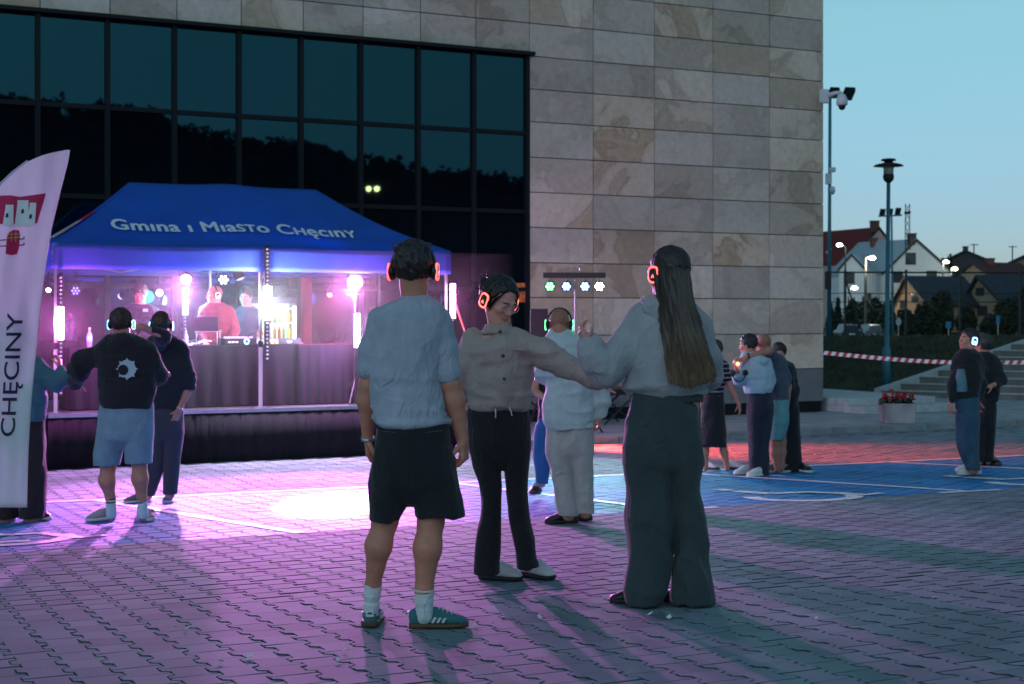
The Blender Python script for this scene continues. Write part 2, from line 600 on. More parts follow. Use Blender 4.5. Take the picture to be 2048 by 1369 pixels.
# paper scraps
mb = MB()
for (x, y) in [(351, 1259), (375, 1262), (948, 1255), (766, 1214), (676, 1326), (442, 1328), (1338, 1240), (1555, 1245), (1632, 1242), (690, 1305), (1868, 1201), (985, 1252), (1001, 1232), (500, 1318), (1300, 1233), (1080, 1240)]:
    p = ground(x, y); r = rng.uniform(.006, .014); a = rng.uniform(0, 6)
    u = Vector((math.cos(a), math.sin(a), .25)) * r; w = Vector((-math.sin(a), math.cos(a), .35)) * r * .8
    p.z += .012
    mb.add([p - u - w, p + u - w, p + u + w + Vector((0, 0, r * .5)), p - u + w, p - u - w + Vector((0, 0, .003)), p + u - w + Vector((0, 0, .003)), p + u + w + Vector((0, 0, r * .5 + .003)), p - u + w + Vector((0, 0, .003))],
           [(3, 2, 1, 0), (4, 5, 6, 7), (0, 1, 5, 4), (1, 2, 6, 5), (2, 3, 7, 6), (3, 0, 4, 7)])
tag(mb.build('paper_litter', mat('paper', (.75, .75, .72), .8)), 'tiny white paper scraps scattered over the paving', 'litter', kind='stuff')

# ================================================================== pavement, kerb
M_kerb = mat('kerb_concrete', (.27, .29, .30), .85, var=.3, vscale=3, bump=.5, bscale=40)
M_walk = mat('walk_concrete', (.30, .32, .33), .85, var=.25, vscale=2.2, bump=.5, bscale=30)
S_R = s_at(1647, D_WALL)
mb = MB()
mb.v = [tuple(W(s, d, .095)) for d in (19.08, 22.1, 40) for s in (-30, 0, 10, S_R, 60)]
mb.f = [(i * 5 + j, i * 5 + j + 1, (i + 1) * 5 + j + 1, (i + 1) * 5 + j) for i in range(2) for j in range(4)]
walk = mb.build('pavement', M_walk); tag(walk, 'raised concrete pavement along the building', 'pavement', kind='structure')
kb = MB(); kb.wbox(-.495, .495, -.06, .06, -.1, .10)
kme = kb.build('kerb_stone', M_kerb, bevel=.012); 
kerb_me = kme.data
s = 2.0; first = True
while s < 40:
    o = kme if first else bpy.data.objects.new('kerb_stone', kerb_me)
    if not first:
        COL.objects.link(o)
        md = o.modifiers.new('bevel', 'BEVEL'); md.width = .012; md.segments = 2
    o.location = W(s + .5, 19.02 + rng.uniform(-.004, .004), rng.uniform(-.004, .004)); o.parent = walk; first = False
    s += 1.0

# ================================================================== civic building
def stone_material():
    m = bpy.data.materials.new('sandstone_panel'); m.use_nodes = True
    n, l = m.node_tree.nodes, m.node_tree.links
    b = n['Principled BSDF']; b.inputs['Roughness'].default_value = .65
    oi = n.new('ShaderNodeObjectInfo'); geo = n.new('ShaderNodeNewGeometry')
    sc_ = n.new('ShaderNodeVectorMath'); sc_.operation = 'SCALE'; sc_.inputs[3].default_value = 37.0
    cb = n.new('ShaderNodeCombineXYZ')
    for i in range(3): l.new(oi.outputs['Random'], cb.inputs[i])
    l.new(cb.outputs[0], sc_.inputs[0])
    add = n.new('ShaderNodeVectorMath'); l.new(geo.outputs['Position'], add.inputs[0]); l.new(sc_.outputs[0], add.inputs[1])
    n1 = n.new('ShaderNodeTexNoise'); n1.inputs['Scale'].default_value = .75; n1.inputs['Detail'].default_value = 4; n1.inputs['Distortion'].default_value = 1.4
    l.new(add.outputs[0], n1.inputs['Vector'])
    r1 = n.new('ShaderNodeValToRGB')
    e = r1.color_ramp.elements
    e[0].position = .40; e[0].color = (.70, .56, .43, 1)
    e[1].position = .62; e[1].color = (.48, .345, .225, 1)
    q = e.new(.50); q.color = (.66, .51, .37, 1)
    q = e.new(.535); q.color = (.42, .30, .20, 1)
    q = e.new(.56); q.color = (.54, .40, .275, 1)
    l.new(n1.outputs[0], r1.inputs[0])
    n2 = n.new('ShaderNodeTexNoise'); n2.inputs['Scale'].default_value = 9; n2.inputs['Detail'].default_value = 8; n2.inputs['Roughness'].default_value = .7
    l.new(add.outputs[0], n2.inputs['Vector'])
    mr = n.new('ShaderNodeMapRange'); mr.inputs[1].default_value = .3; mr.inputs[2].default_value = .7; mr.inputs[3].default_value = .84; mr.inputs[4].default_value = 1.12
    l.new(n2.outputs[0], mr.inputs[0])
    hv = n.new('ShaderNodeMapRange'); hv.inputs[3].default_value = .74; hv.inputs[4].default_value = 1.12
    wn_ = n.new('ShaderNodeTexWhiteNoise'); wn_.noise_dimensions = '1D'; l.new(oi.outputs['Random'], wn_.inputs['W'])
    l.new(wn_.outputs[0], hv.inputs[0])
    m1 = n.new('ShaderNodeMixRGB'); m1.blend_type = 'MULTIPLY'; m1.inputs[0].default_value = 1
    m2 = n.new('ShaderNodeMixRGB'); m2.blend_type = 'MULTIPLY'; m2.inputs[0].default_value = 1
    gre = n.new('ShaderNodeMixRGB'); gre.inputs[2].default_value = (.60, .54, .48, 1)
    wn2 = n.new('ShaderNodeMath'); wn2.operation = 'MULTIPLY'; wn2.inputs[1].default_value = .75
    wc = n.new('ShaderNodeTexWhiteNoise'); wc.noise_dimensions = '1D'
    ad2 = n.new('ShaderNodeMath'); ad2.inputs[1].default_value = 4.1; l.new(oi.outputs['Random'], ad2.inputs[0]); l.new(ad2.outputs[0], wc.inputs['W'])
    l.new(wc.outputs[0], wn2.inputs[0]); l.new(wn2.outputs[0], gre.inputs[0])
    l.new(r1.outputs[0], gre.inputs[1])
    l.new(gre.outputs[0], m1.inputs[1]); l.new(mr.outputs[0], m1.inputs[2])
    l.new(m1.outputs[0], m2.inputs[1]); l.new(hv.outputs[0], m2.inputs[2])
    l.new(m2.outputs[0], b.inputs['Base Color'])
    bp = n.new('ShaderNodeBump'); bp.inputs['Strength'].default_value = .2; bp.inputs['Distance'].default_value = .006
    l.new(n2.outputs[0], bp.inputs['Height']); l.new(bp.outputs[0], b.inputs['Normal'])
    return m
M_stone = stone_material()
M_dark = mat('dark_joint', (.02, .022, .025), .9)
M_plinth = mat('grey_plinth', (.16, .17, .175), .7, var=.15, vscale=2, bump=.3, bscale=50)
M_frame = mat('anthracite_frame', (.007, .008, .012), .5, spec=.25, var=.1, vscale=5)
bld = thing('civic_building', W(9, D_WALL, 0), 'tall stone clad building with a wide dark window front', 'building')
JOINT = .014
ROWS = [.923, 1.578, 2.233, 2.832, 3.436, 4.038, 4.639, 5.247, 5.805, 6.367, 6.93, 7.52, 8.12, 8.72, 9.32, 9.92, 10.5]
S_WIN = 11.105
S_L = -9.0
back = MB()
back.wbox(S_WIN, S_R - .02, D_WALL + .035, D_WALL + 9, .10, 10.45)
back.wbox(S_L, S_WIN - .002, D_WALL + .037, D_WALL + 9, 6.42, 10.44)
back.build('wall_core', M_dark, bld)
def panel(s0, s1, z0, z1, m=M_stone, nm='wall_panel'):
    e = rng.uniform(-.002, .002)
    MB().wbox(s0 + JOINT / 2, s1 - JOINT / 2, D_WALL + e, D_WALL + .03 + e, z0 + JOINT / 2, z1 - JOINT / 2).build(nm, m, bld, bevel=.004)
for r in range(len(ROWS) - 1):
    for c in range(5):
        w = (S_R - S_WIN) / 5
        panel(S_WIN + c * w, S_WIN + (c + 1) * w, ROWS[r], ROWS[r + 1])
for r in range(9, len(ROWS) - 1):
    for c in range(20):
        panel(S_WIN - (c + 1) * 1.005, S_WIN - c * 1.005, ROWS[r], ROWS[r + 1])
for c in range(3):
    w = (S_R - S_WIN) / 3
    panel(S_WIN + c * w, S_WIN + (c + 1) * w, .30, .923, M_plinth, 'plinth_panel')
MB().wbox(S_WIN + .1, S_R - .06, D_WALL + .03, D_WALL + .034, .096, .30).build('plinth_recess', M_frame, bld)
# return wall at the far corner
for r in range(len(ROWS) - 1):
    MB().wbox(S_R - .018, S_R + .004, D_WALL + .034, D_WALL + 9, ROWS[r] + JOINT / 2, ROWS[r + 1] - JOINT / 2).build('return_panel', M_stone, bld)

def glass_material():
    m = bpy.data.materials.new('dark_glazing'); m.use_nodes = True
    n, l = m.node_tree.nodes, m.node_tree.links
    b = n['Principled BSDF']
    b.inputs['Base Color'].default_value = (.003, .004, .007, 1)
    b.inputs['Roughness'].default_value = .015
    b.inputs['IOR'].default_value = 1.75
    b.inputs['Specular Tint'].default_value = (.22, .80, 1.0, 1)
    oi = n.new('ShaderNodeObjectInfo')
    geo = n.new('ShaderNodeNewGeometry')
    no = n.new('ShaderNodeTexNoise'); no.inputs['Scale'].default_value = .9; no.inputs['Detail'].default_value = 0
    l.new(geo.outputs['Position'], no.inputs['Vector'])
    bp = n.new('ShaderNodeBump'); bp.inputs['Strength'].default_value = .02; bp.inputs['Distance'].default_value = .05
    l.new(no.outputs[0], bp.inputs['Height']); l.new(bp.outputs[0], b.inputs['Normal'])
    return m
M_glass = glass_material()
TR = [.10, 1.05, 2.37, 3.70, 5.04, 6.36]
MUL = [S_WIN - .03 - 1.005 * i for i in range(21)]
for i in range(20):
    for j in range(5):
        MB().wbox(MUL[i + 1] + .03, MUL[i] - .03, D_WALL + .05, D_WALL + .075, TR[j] + .035, TR[j + 1] - .035).build('window_pane', M_glass, bld)
for i, s in enumerate(MUL):
    MB().wbox(s - .035, s + .035, D_WALL - .012, D_WALL + .10, .10, 6.37).build('mullion', M_frame, bld)
for j in range(5):
    z = TR[j] if j else .135
    for i in range(20):
        MB().wbox(MUL[i + 1] + .0352, MUL[i] - .0352, D_WALL + .004, D_WALL + .10, z - .034, z + .034).build('transom', M_frame, bld)
MB().wbox(S_L, S_WIN + .07, D_WALL - .10, D_WALL + .035, 6.372, 6.43).build('head_flashing', M_frame, bld)
MB().wbox(S_L, S_WIN - .04, D_WALL + .101, D_WALL + .2, .10, 6.42).build('glazing_backing', mat('interior_dark', (.006, .007, .012), .9), bld)
# orange notice behind the last pane
MB().wbox(s_at(1032, D_WALL) , s_at(1053, D_WALL), D_WALL + .034, D_WALL + .048, 2.15, 2.48).build('notice_sign', mat('orange_notice', (.55, .16, .04), .6, var=.5, vscale=14), bld)

# CCTV on the corner
cct = thing('security_camera', at(1650, 195, y_at(1650, D_WALL)), 'white dome security camera on a bracket at the top of the stone corner', 'camera')
Yc = y_at(1650, D_WALL) - .25
M_white = mat('white_plastic', (.62, .65, .68), .45)
M_black = mat('black_plastic', (.012, .012, .014), .4)
a = at(1648, 193, Yc)
MB().obox(a, (.09, .02, 0), (0, .05, 0), (0, 0, .13)).build('wall_box', M_white, cct, bevel=.015)
MB().tube([at(1655, 192, Yc), at(1672, 186, Yc - .1), at(1684, 186, Yc - .12)], [.05, .035, .035], 10).build('bracket', M_white, cct, smooth=True)
c = at(1684, 203, Yc - .12)
MB().lathe(c - Vector((0, 0, .06)), [(.03, .2), (.07, .17), (.105, .08), (.105, 0), (.085, -.02)][::-1], 20).build('housing', M_white, cct, smooth=True)
MB().lathe(c - Vector((0, 0, .08)), [(.07, 0), (.068, -.03), (.045, -.075), (.0, -.09)][::-1], 18).build('dome', mat('smoked_dome', (.004, .005, .008), .08), cct, smooth=True)
# ================================================================== stage, tent and show lights
ST_Z, D_ST = .69, 18.72
S0, S1 = s_at(96, D_ST), s_at(938, D_ST)
M_skirt = mat('black_stage_skirt', (.008, .009, .013), .85, spec=.2, var=.3, vscale=3, bump=.5, bscale=6, stretch=(4, 4, .6))
M_deck = mat('stage_deck', (.05, .05, .06), .55, var=.3, vscale=4)
M_alu = mat('aluminium', (.55, .57, .60), .35, metal=.9, var=.1, vscale=12)
M_postw = mat('white_steel', (.55, .57, .60), .4, var=.08, vscale=9)
stage = thing('stage', W((S0 + S1) / 2, D_ST, 0), 'low black stage with a pale front edge under the blue tent', 'stage')
MB().wbox(S0, S1, D_ST + .03, 21.95, .62, ST_Z).build('deck', M_deck, stage)
for i in range(4):
    a, b = S0 + (S1 - S0) * i / 4, S0 + (S1 - S0) * (i + 1) / 4
    mb = MB(); nn = 24
    for k in range(nn + 1):
        s = a + (b - a) * k / nn
        dd = D_ST + .012 * math.sin(k * 1.9 + i) + .006 * math.sin(k * .7)
        mb.v += [tuple(W(s, dd, .012)), tuple(W(s, D_ST + .004 * math.sin(k * 1.9), .645)), tuple(W(s, dd + .02, .012)), tuple(W(s, D_ST + .022, .645))]
    for k in range(nn):
        q = k * 4
        mb.f += [(q, q + 4, q + 5, q + 1), (q + 2, q + 3, q + 7, q + 6), (q + 1, q + 5, q + 7, q + 3), (q, q + 2, q + 6, q + 4)]
    mb.build('front_skirt', M_skirt, stage, smooth=True)
MB().wbox(S0 - .03, S0 - .002, D_ST, 21.9, .012, .645).build('side_skirt', M_skirt, stage)
MB().wbox(S1 + .002, S1 + .03, D_ST, 21.9, .012, .645).build('side_skirt', M_skirt, stage)
for i in range(3):
    a, b = S0 + (S1 - S0) * i / 3, S0 + (S1 - S0) * (i + 1) / 3
    MB().wbox(a + .004, b - .004, D_ST - .012, D_ST + .028, .648, ST_Z + .006).build('edge_trim', M_alu, stage)

# ------------------------------------------------------------------ tent
TS = [s_at(112, 18.9), s_at(523, 18.9), s_at(895, 18.9)]
TD0, TD1, TZ, TV = 18.9, 21.7, 2.84, 2.51
RD = (TD0 + TD1) / 2
RS0, RS1, RZ = s_at(258, RD), s_at(632, RD), 3.76
M_tent = mat('blue_tent_fabric', (.010, .115, .46), .6, var=.12, vscale=2.5, bump=.25, bscale=14, trans=.28)
M_tent_v = mat('blue_valance_fabric', (.10, .17, .62), .6, var=.08, vscale=3, bump=.3, bscale=12, stretch=(3, 3, .5), trans=.6)
tent = thing('event_tent', W(TS[1], RD, 0), 'blue folding event tent with white lettering over the stage', 'tent')


def roof(s, t, face='front'):
    """front slope: s along the facade, t 0 at the eave, 1 at the ridge"""
    sag = -.07 * math.sin(PI * t)
    x = (s - TS[0]) / (TS[2] - TS[0])
    sag += -.035 * math.sin(2 * PI * x) ** 2 * (1 - t) + .03 * math.exp(-((s - (RS0 + RS1) / 2) / .35) ** 2) * t
    return TD0 + (RD - TD0) * t - sag * .15, TZ + (RZ - TZ) * t + sag


def roof_pt(s, t, off=0.0):
    d, z = roof(s, t)
    return W(s, d - off * .55, z + off * .83)


def slope_grid(fn, nu, nv):
    mb = MB()
    for j in range(nv + 1):
        for i in range(nu + 1):
            mb.v.append(tuple(fn(i / nu, j / nv)))
    for j in range(nv):
        for i in range(nu):
            a = j * (nu + 1) + i
            mb.f.append((a, a + 1, a + nu + 2, a + nu + 1))
    return mb


def solid(o, t):
    md = o.modifiers.new('thickness', 'SOLIDIFY'); md.thickness = t; md.offset = 0
    return o
E0, E1 = TS[0] - .04, TS[2] + .04
front = lambda u, v: roof_pt(E0 + (RS0 - E0) * v + u * ((E1 + (RS1 - E1) * v) - (E0 + (RS0 - E0) * v)), v)
def backf(u, v):
    p = E0 + (RS0 - E0) * v + u * ((E1 + (RS1 - E1) * v) - (E0 + (RS0 - E0) * v))
    d, z = roof(p, v)
    return W(p, 2 * RD - d, z)
def endf(sgn):
    e, r = (E0, RS0) if sgn < 0 else (E1, RS1)
    def f(u, v):
        d0, z = roof(e + (r - e) * v, v)
        return W(e + (r - e) * v, d0 + (2 * RD - 2 * d0) * u, z)
    return f
solid(slope_grid(front, 90, 30).build('canopy_slope', M_tent, tent, smooth=True), .004)
solid(slope_grid(backf, 40, 14).build('canopy_slope', M_tent, tent, smooth=True), .004)
solid(slope_grid(endf(-1), 16, 14).build('canopy_end', M_tent, tent, smooth=True), .004)
solid(slope_grid(endf(1), 16, 14).build('canopy_end', M_tent, tent, smooth=True), .004)
def val(sa, da, sb, db):
    def f(u, v):
        s, d = sa + (sb - sa) * u, da + (db - da) * u
        w = .012 * math.sin(u * 31) * (1 - v)
        z0 = roof(s, 0)[1] if abs(da - db) < .1 else TZ
        return W(s, d, TV + (z0 - TV) * v) + Vector((0, w, 0))
    return f
solid(slope_grid(val(E0, TD0 - .02, E1, TD0 - .02), 60, 5).build('valance', M_tent_v, tent, smooth=True), .003)
solid(slope_grid(val(E0, TD1 + .02, E1, TD1 + .02), 60, 5).build('valance', M_tent_v, tent, smooth=True), .003)
solid(slope_grid(val(E0 - .01, TD0, E0 - .01, TD1), 24, 5).build('valance', M_tent_v, tent, smooth=True), .003)
solid(slope_grid(val(E1 + .01, TD0, E1 + .01, TD1), 24, 5).build('valance', M_tent_v, tent, smooth=True), .003)
for s in TS:
    for d in (TD0 + .05, TD1 - .05):
        p = MB().wbox(s - .022, s + .022, d - .022, d + .022, ST_Z, 1.55).build('post', M_postw, tent, bevel=.004)
        MB().wbox(s - .016, s + .016, d - .016, d + .016, 1.55, TZ - .03).build('inner_tube', M_alu, p)
        MB().wbox(s - .07, s + .07, d - .07, d + .07, ST_Z + .002, ST_Z + .012).build('foot_plate', M_alu, p)
        MB().wbox(s - .03, s + .03, d - .03, d + .03, 1.50, 1.58).build('slider', M_black, p)
for d in (TD0 + .05, TD1 - .05):
    for i in range(2):
        a, b = TS[i], TS[i + 1]; m_ = (a + b) / 2
        for (x0, z0, x1, z1) in ((a, 2.80, m_, 2.56), (a, 2.56, m_, 2.80), (m_, 2.80, b, 2.56), (m_, 2.56, b, 2.80)):
            off = .012 if z0 > z1 else -.012
            MB().tube([W(x0, d + off, z0), W(x1, d + off, z1)], .014, 6).build('truss_bar', M_alu, tent)
for s in (TS[0], TS[2]):
    m_ = RD
    for (x0, z0, x1, z1) in ((TD0 + .05, 2.80, m_, 2.56), (TD0 + .05, 2.56, m_, 2.80), (m_, 2.80, TD1 - .05, 2.56), (m_, 2.56, TD1 - .05, 2.80)):
        off = .012 if z0 > z1 else -.012
        MB().tube([W(s + off, x0, z0), W(s + off, x1, z1)], .014, 6).build('truss_bar', M_alu, tent)
MB().tube([W(RS0, RD, 3.60), W(RS1, RD, 3.60)], .018, 6).build('ridge_bar', M_alu, tent)

# white lettering on the front slope (small-capital style)
body = 'Gm\u0131na \u0131 M\u0131asto Chec\u0131ny'
co, fs = fine_text(body, small_caps=[11, 12, 16, 21], spacing=1.05)
ex0 = text_mesh(body[:18], small_caps=[11, 12, 16], spacing=1.05)[0][:, 0].max()
oc, of = ogonek(ex0 - .02, .22, .26)
fs = fs + [tuple(i + len(co) for i in f) for f in of]; co = np.concatenate([co, oc])
x0, x1 = co[:, 0].min(), co[:, 0].max()
sa, sb = s_at(228, 19.25), s_at(715, 19.25)
mb = MB()
for k_, (ex_, ey_) in enumerate(((0, 0), (.032, .008), (-.032, -.008), (.016, -.014), (-.016, .016))):
    o_ = len(mb.v)
    for x, y in co:
        s = sa + (x - x0 + ex_) / (x1 - x0) * (sb - sa)
        t = .285 + (y + ey_) * .245 - .035 * (s - sa) / (sb - sa)
        mb.v.append(tuple(roof_pt(s, t, .022 + .002 * k_)))
    mb.f += [tuple(i + o_ for i in f) for f in fs]
M_print = mat('white_print', (.72, .80, .86), .6)
mb.build('lettering', M_print, tent)
# crest on the left end slope
ef = endf(-1)
def end_pt(u, v, off=.01):
    p = ef(u, v); return p + Vector((-WX * .5 * off - NX * 0, -WY * .5 * off, off))
def crest_poly(pts, m, nm, off=.012):
    return MB().add([end_pt(u, v, off) for u, v in pts], [tuple(range(len(pts)))]).build(nm, m, tent)
M_red = mat('crest_red', (.50, .012, .05), .6)
crest_poly([(.25, .20), (.75, .20), (.75, .62), (.25, .62)], M_red, 'crest_field')
for c in (.36, .5, .64):
    crest_poly([(c - .045, .14), (c + .045, .14), (c + .045, .50), (c - .045, .50)], M_print, 'crest_tower', .02)

# ------------------------------------------------------------------ light fixtures
def glow(name, c, s):
    return mat(name, (.8, .8, .8), .4, emit=c, estr=s)


def led_bar(px, py0, py1, ly0, ly1, d, col, estr, label, energy, lcol, gid, wid=.05):
    """dark batten with a row of lenses and one burning section"""
    Y = y_at(px, d)
    s = s_at(px, d)
    z = lambda py: CH - (py - HY) / F * Y
    t = thing('led_batten', W(s, d, ST_Z), label, 'stage light', 'led battens on the tent posts')
    MB().wbox(s - wid / 2, s + wid / 2, d - .015, d + .03, z(py1), z(py0)).build('housing', M_black, t, bevel=.006)
    zz = z(py1) + .03
    mb = MB()
    while zz < z(py0) - .02:
        if not (z(ly1) - .03 < zz < z(ly0) + .03):
            mb.lathe(W(s, d - .016, zz), [(.017, 0), (.015, .008), (.008, .014), (0, .016)], 8, axis=(-NX, -NY, 0))
        zz += .052
    if mb.v:
        mb.build('lens_row', mat('led_lens', (.35, .36, .42), .15), t, smooth=True)['kind'] = 'stuff'
    MB().tube([W(s, d - .03, z(ly1)), W(s, d - .03, z(ly0))], wid * .75, 12).build('lit_tube', glow('glow_' + gid, col, estr), t, smooth=True)
    if energy:
        lamp('tube_or_fill_light', 'POINT', W(s, d - .10, (z(ly0) + z(ly1)) / 2), energy * .9, lcol, t, size=.05)
        lamp('tube_or_fill_light', 'POINT', W(s + .05, d + .22, (z(ly0) + z(ly1)) / 2 + .1), energy * .10, lcol, t, size=.10)  # added fill lamp behind the housing, brightens the tent interior
    return t


def par(px, py, d, aim, col, estr, label, r=.085, group='par cans on the stage', lamps=(), gid='p', dots=False, stand=None, body=True):
    Y = y_at(px, d)
    c = at(px, py, Y)
    ax = (Vector(aim) - c).normalized()
    t = thing('par_can', c, label, 'stage light', group)
    MB().lathe(c, [(r * .55, -.20), (r * .9, -.14), (r * 1.08, -.02), (r * 1.12, .0), (r * 1.12, .02), (r * 1.0, .02), (r * .98, -.005), (0, -.006)], 20, axis=ax).build('can', M_black, t, smooth=False)
    if dots:
        side = ax.cross(Vector((0, 0, 1))).normalized(); up = side.cross(ax)
        for k in range(7):
            q = c + ax * .004 + ((side * math.cos(k * PI / 3) + up * math.sin(k * PI / 3)) * r * .62 if k else Vector())
            MB().lathe(q, [(r * .22, 0), (r * .2, .008), (0, .012)], 10, axis=ax).build('led_lens', glow('glow_' + gid, col, estr), t, smooth=True)
    else:
        MB().lathe(c, [(r * .96, 0), (r * .8, .018), (r * .4, .03), (0, .034)], 20, axis=ax).build('lens', glow('glow_' + gid, col, estr), t, smooth=True)
    side = ax.cross(Vector((0, 0, 1))).normalized()
    hook = c + Vector((0, 0, 1 if stand is None else -1)) * (r * 1.9) - ax * .08
    MB().tube([c + side * r * 1.2 - ax * .08, hook + side * r * 1.2, hook - side * r * 1.2, c - side * r * 1.2 - ax * .08], .009, 6).build('yoke', M_black, t)
    if stand is not None:
        MB().tube([hook, Vector((hook.x, hook.y, stand))], .016, 8).build('stand_pole', M_black, t)
        for k in range(3):
            a = k * 2 * PI / 3 + .4
            MB().tube([Vector((hook.x, hook.y, stand + .35)), Vector((hook.x + .33 * math.cos(a), hook.y + .33 * math.sin(a), stand + .012))], .011, 6).build('stand_leg', M_black, t)
    else:
        MB().tube([hook, hook + Vector((0, 0, .14))], .012, 6).build('clamp', M_black, t)
    for (ltyp, e, lc, tgt, ang, bl, sz) in lamps:
        lamp('beam', ltyp, c + ax * .06, e, lc, t, tgt, sz, ang, bl)
    return t

MAG = (1.0, .22, .80)
led_bar(121, 546, 792, 614, 680, 18.86, (1.0, .42, .95), 14, 'led batten burning magenta at the left front tent post', 230, (1.0, .15, .85), 'mag')
led_bar(534, 492, 722, 574, 640, 18.80, (.80, .90, 1.0), 22, 'led batten burning white at the middle front tent post', 420, (.75, .85, 1.0), 'white', wid=.07)
led_bar(904, 566, 720, 568, 637, 18.86, (1.0, .40, .85), 12, 'led batten burning pink at the right front tent post', 50, (1.0, .2, .7), 'pink')
led_bar(713, 625, 700, 628, 695, 18.95, (.95, .70, 1.0), 20, 'led batten burning violet white at the right end of the table', 190, (.8, .35, 1.0), 'violet')
led_bar(370, 573, 720, 577, 630, 20.75, (.10, .75, 1.0), 14, 'led batten burning cyan between the performers', 110, (.1, .7, 1.0), 'cyan')
tgt_main = ground(560, 1130)
par(710, 565, 19.0, ground(640, 1040), (1.0, .62, .88), 26, 'big par can burning pink right of the middle tent post', .10,
    lamps=[('SPOT', 3300, (1.0, .22, .95), ground(330, 1130), 82, .6, .09),
           ('SPOT', 30000, (.92, .46, 1.0), ground(670, 1004), 11.0, .95, .07),
           ('POINT', 480, (1.0, .35, .75), None, 0, 0, .06)], gid='bigpink', stand=ST_Z + .01)
par(372, 559, 20.4, ground(330, 1020), (1.0, .50, .62), 14, 'par can burning pale pink above the cyan batten', .075,
    lamps=[('SPOT', 3000, (.95, .25, 1.0), ground(180, 1060), 50, .6, .07), ('POINT', 22, (1.0, .3, .5), None, 0, 0, .05)], gid='palepink')
par(319, 586, 20.9, ground(400, 1100), (1.0, .45, .85), 12, 'small par can burning pink beside the performer in black', .05, lamps=[('POINT', 12, (1, .2, .7), None, 0, 0, .05)], gid='smallpink')
par(97, 580, 20.2, ground(60, 1000), (1.0, .75, .80), 10, 'small par can glowing near the flag edge', .035, gid='tinypink')
par(447, 560, 20.5, ground(520, 1150), (.55, .85, 1.0), 3, 'par can with seven pale blue led lenses above the man in red', .085, gid='seven', dots=True)
par(151, 582, 21.3, ground(200, 1150), (.08, .12, 1.0), 2.5, 'dim par can with deep blue leds at the left back', .07, gid='deepblue', dots=True)
par(480, 556, 20.6, ground(620, 900), (.02, .02, .03), 0, 'unlit dark par can under the tent roof', .08, gid='unlit')
# red flood standing low at the right end of the stage, half hidden by the dancers
par(965, 812, 19.6, ground(1450, 905), (1.0, .05, .04), 8, 'small red flood low behind the woman in the beige jacket', .06,
    lamps=[('SPOT', 11000, (1.0, .07, .05), ground(1560, 905), 46, .9, .05)], gid='redflood', stand=.1)
par(660, 590, 21.0, W(s_at(640, 20.0), 20.0, 1.5), (1.0, .08, .12), 5, 'red par can pointing down at the right table', .05, lamps=[('SPOT', 220, (1.0, .03, .06), W(s_at(645, 20.1), 20.1, 1.5), 70, .6, .05)], gid='redtable')

# ------------------------------------------------------------------ T-bar with four par cans right of the tent
dT = 19.6
tb = thing('light_bar_stand', W(s_at(1150, dT), dT, .1), 'tall light stand with a black cross bar and four coloured lamps', 'light stand')
YT = y_at(1150, dT)
a, b = at(1086, 551, YT), at(1211, 551, YT)
MB().obox((a + b) / 2, ((b - a).x / 2, 0, 0), (0, .03, 0), (0, 0, .042)).build('cross_bar', M_black, tb, bevel=.006)
MB().tube([at(1150, 560, YT + .05), Vector((at(1150, 560, YT).x, YT + .05, 1.0))], .020, 10).build('upper_pole', mat('grey_steel', (.42, .45, .5), .3, metal=.8), tb)
MB().tube([Vector((at(1150, 560, YT).x, YT + .05, 1.0)), Vector((at(1150, 560, YT).x, YT + .05, .14))], .026, 10).build('lower_pole', M_black, tb)
for k in range(3):
    q = k * 2 * PI / 3 + .5
    x0 = at(1150, 560, YT).x
    MB().tube([Vector((x0, YT + .05, .75)), Vector((x0 + .5 * math.cos(q), YT + .05 + .5 * math.sin(q), .11))], .016, 8).build('leg', M_black, tb)
MB().tube([at(1150 + 9 * math.cos(t_), 540 - 7 * math.sin(t_), YT) for t_ in [i * .4 - .9 for i in range(11)]], .006, 6).build('hook', M_alu, tb)
for (px, col, e, w, gid, lc, lab) in ((1100, (.05, 1.0, .18), 7, 700, 'tgreen', (.1, 1.0, .35), 'lamp burning green'), (1133, (.10, .25, 1.0), 9, 520, 'tblue', (.2, .35, 1.0), 'lamp burning blue'),
                                 (1170, (.12, .30, 1.0), 9, 520, 'tblue2', (.2, .45, 1.0), 'lamp burning blue'), (1199, (.95, 1.0, .62), 22, 900, 'twarm', (.85, 1.0, .75), 'lamp burning yellowish white')):
    c = at(px, 573, YT - .03)
    ax = Vector((-.12, -1, -.22)).normalized()
    h = MB().lathe(c, [(.05, -.12), (.075, -.08), (.082, .0), (.082, .012), (.072, .012), (0, .0)], 18, axis=ax).build('lamp_head', M_black, tb)
    h['label'] = lab
    side = ax.cross(Vector((0, 0, 1))).normalized(); up = side.cross(ax)
    for k in range(7):
        q = c + ax * .014 + ((side * math.cos(k * PI / 3) + up * math.sin(k * PI / 3)) * .046 if k else Vector())
        MB().lathe(q, [(.021, 0), (.018, .008), (0, .012)], 10, axis=ax).build('led_lens', glow('glow_' + gid, col, e), h, smooth=True)
    MB().tube([at(px, 557, YT), at(px, 566, YT)], .012, 6).build('bracket', M_black, h)
    lamp('beam', 'SPOT', c + ax * .05, w * .45, lc, tb, ground(px * .6 + 450, 985), .06, 62, .7)

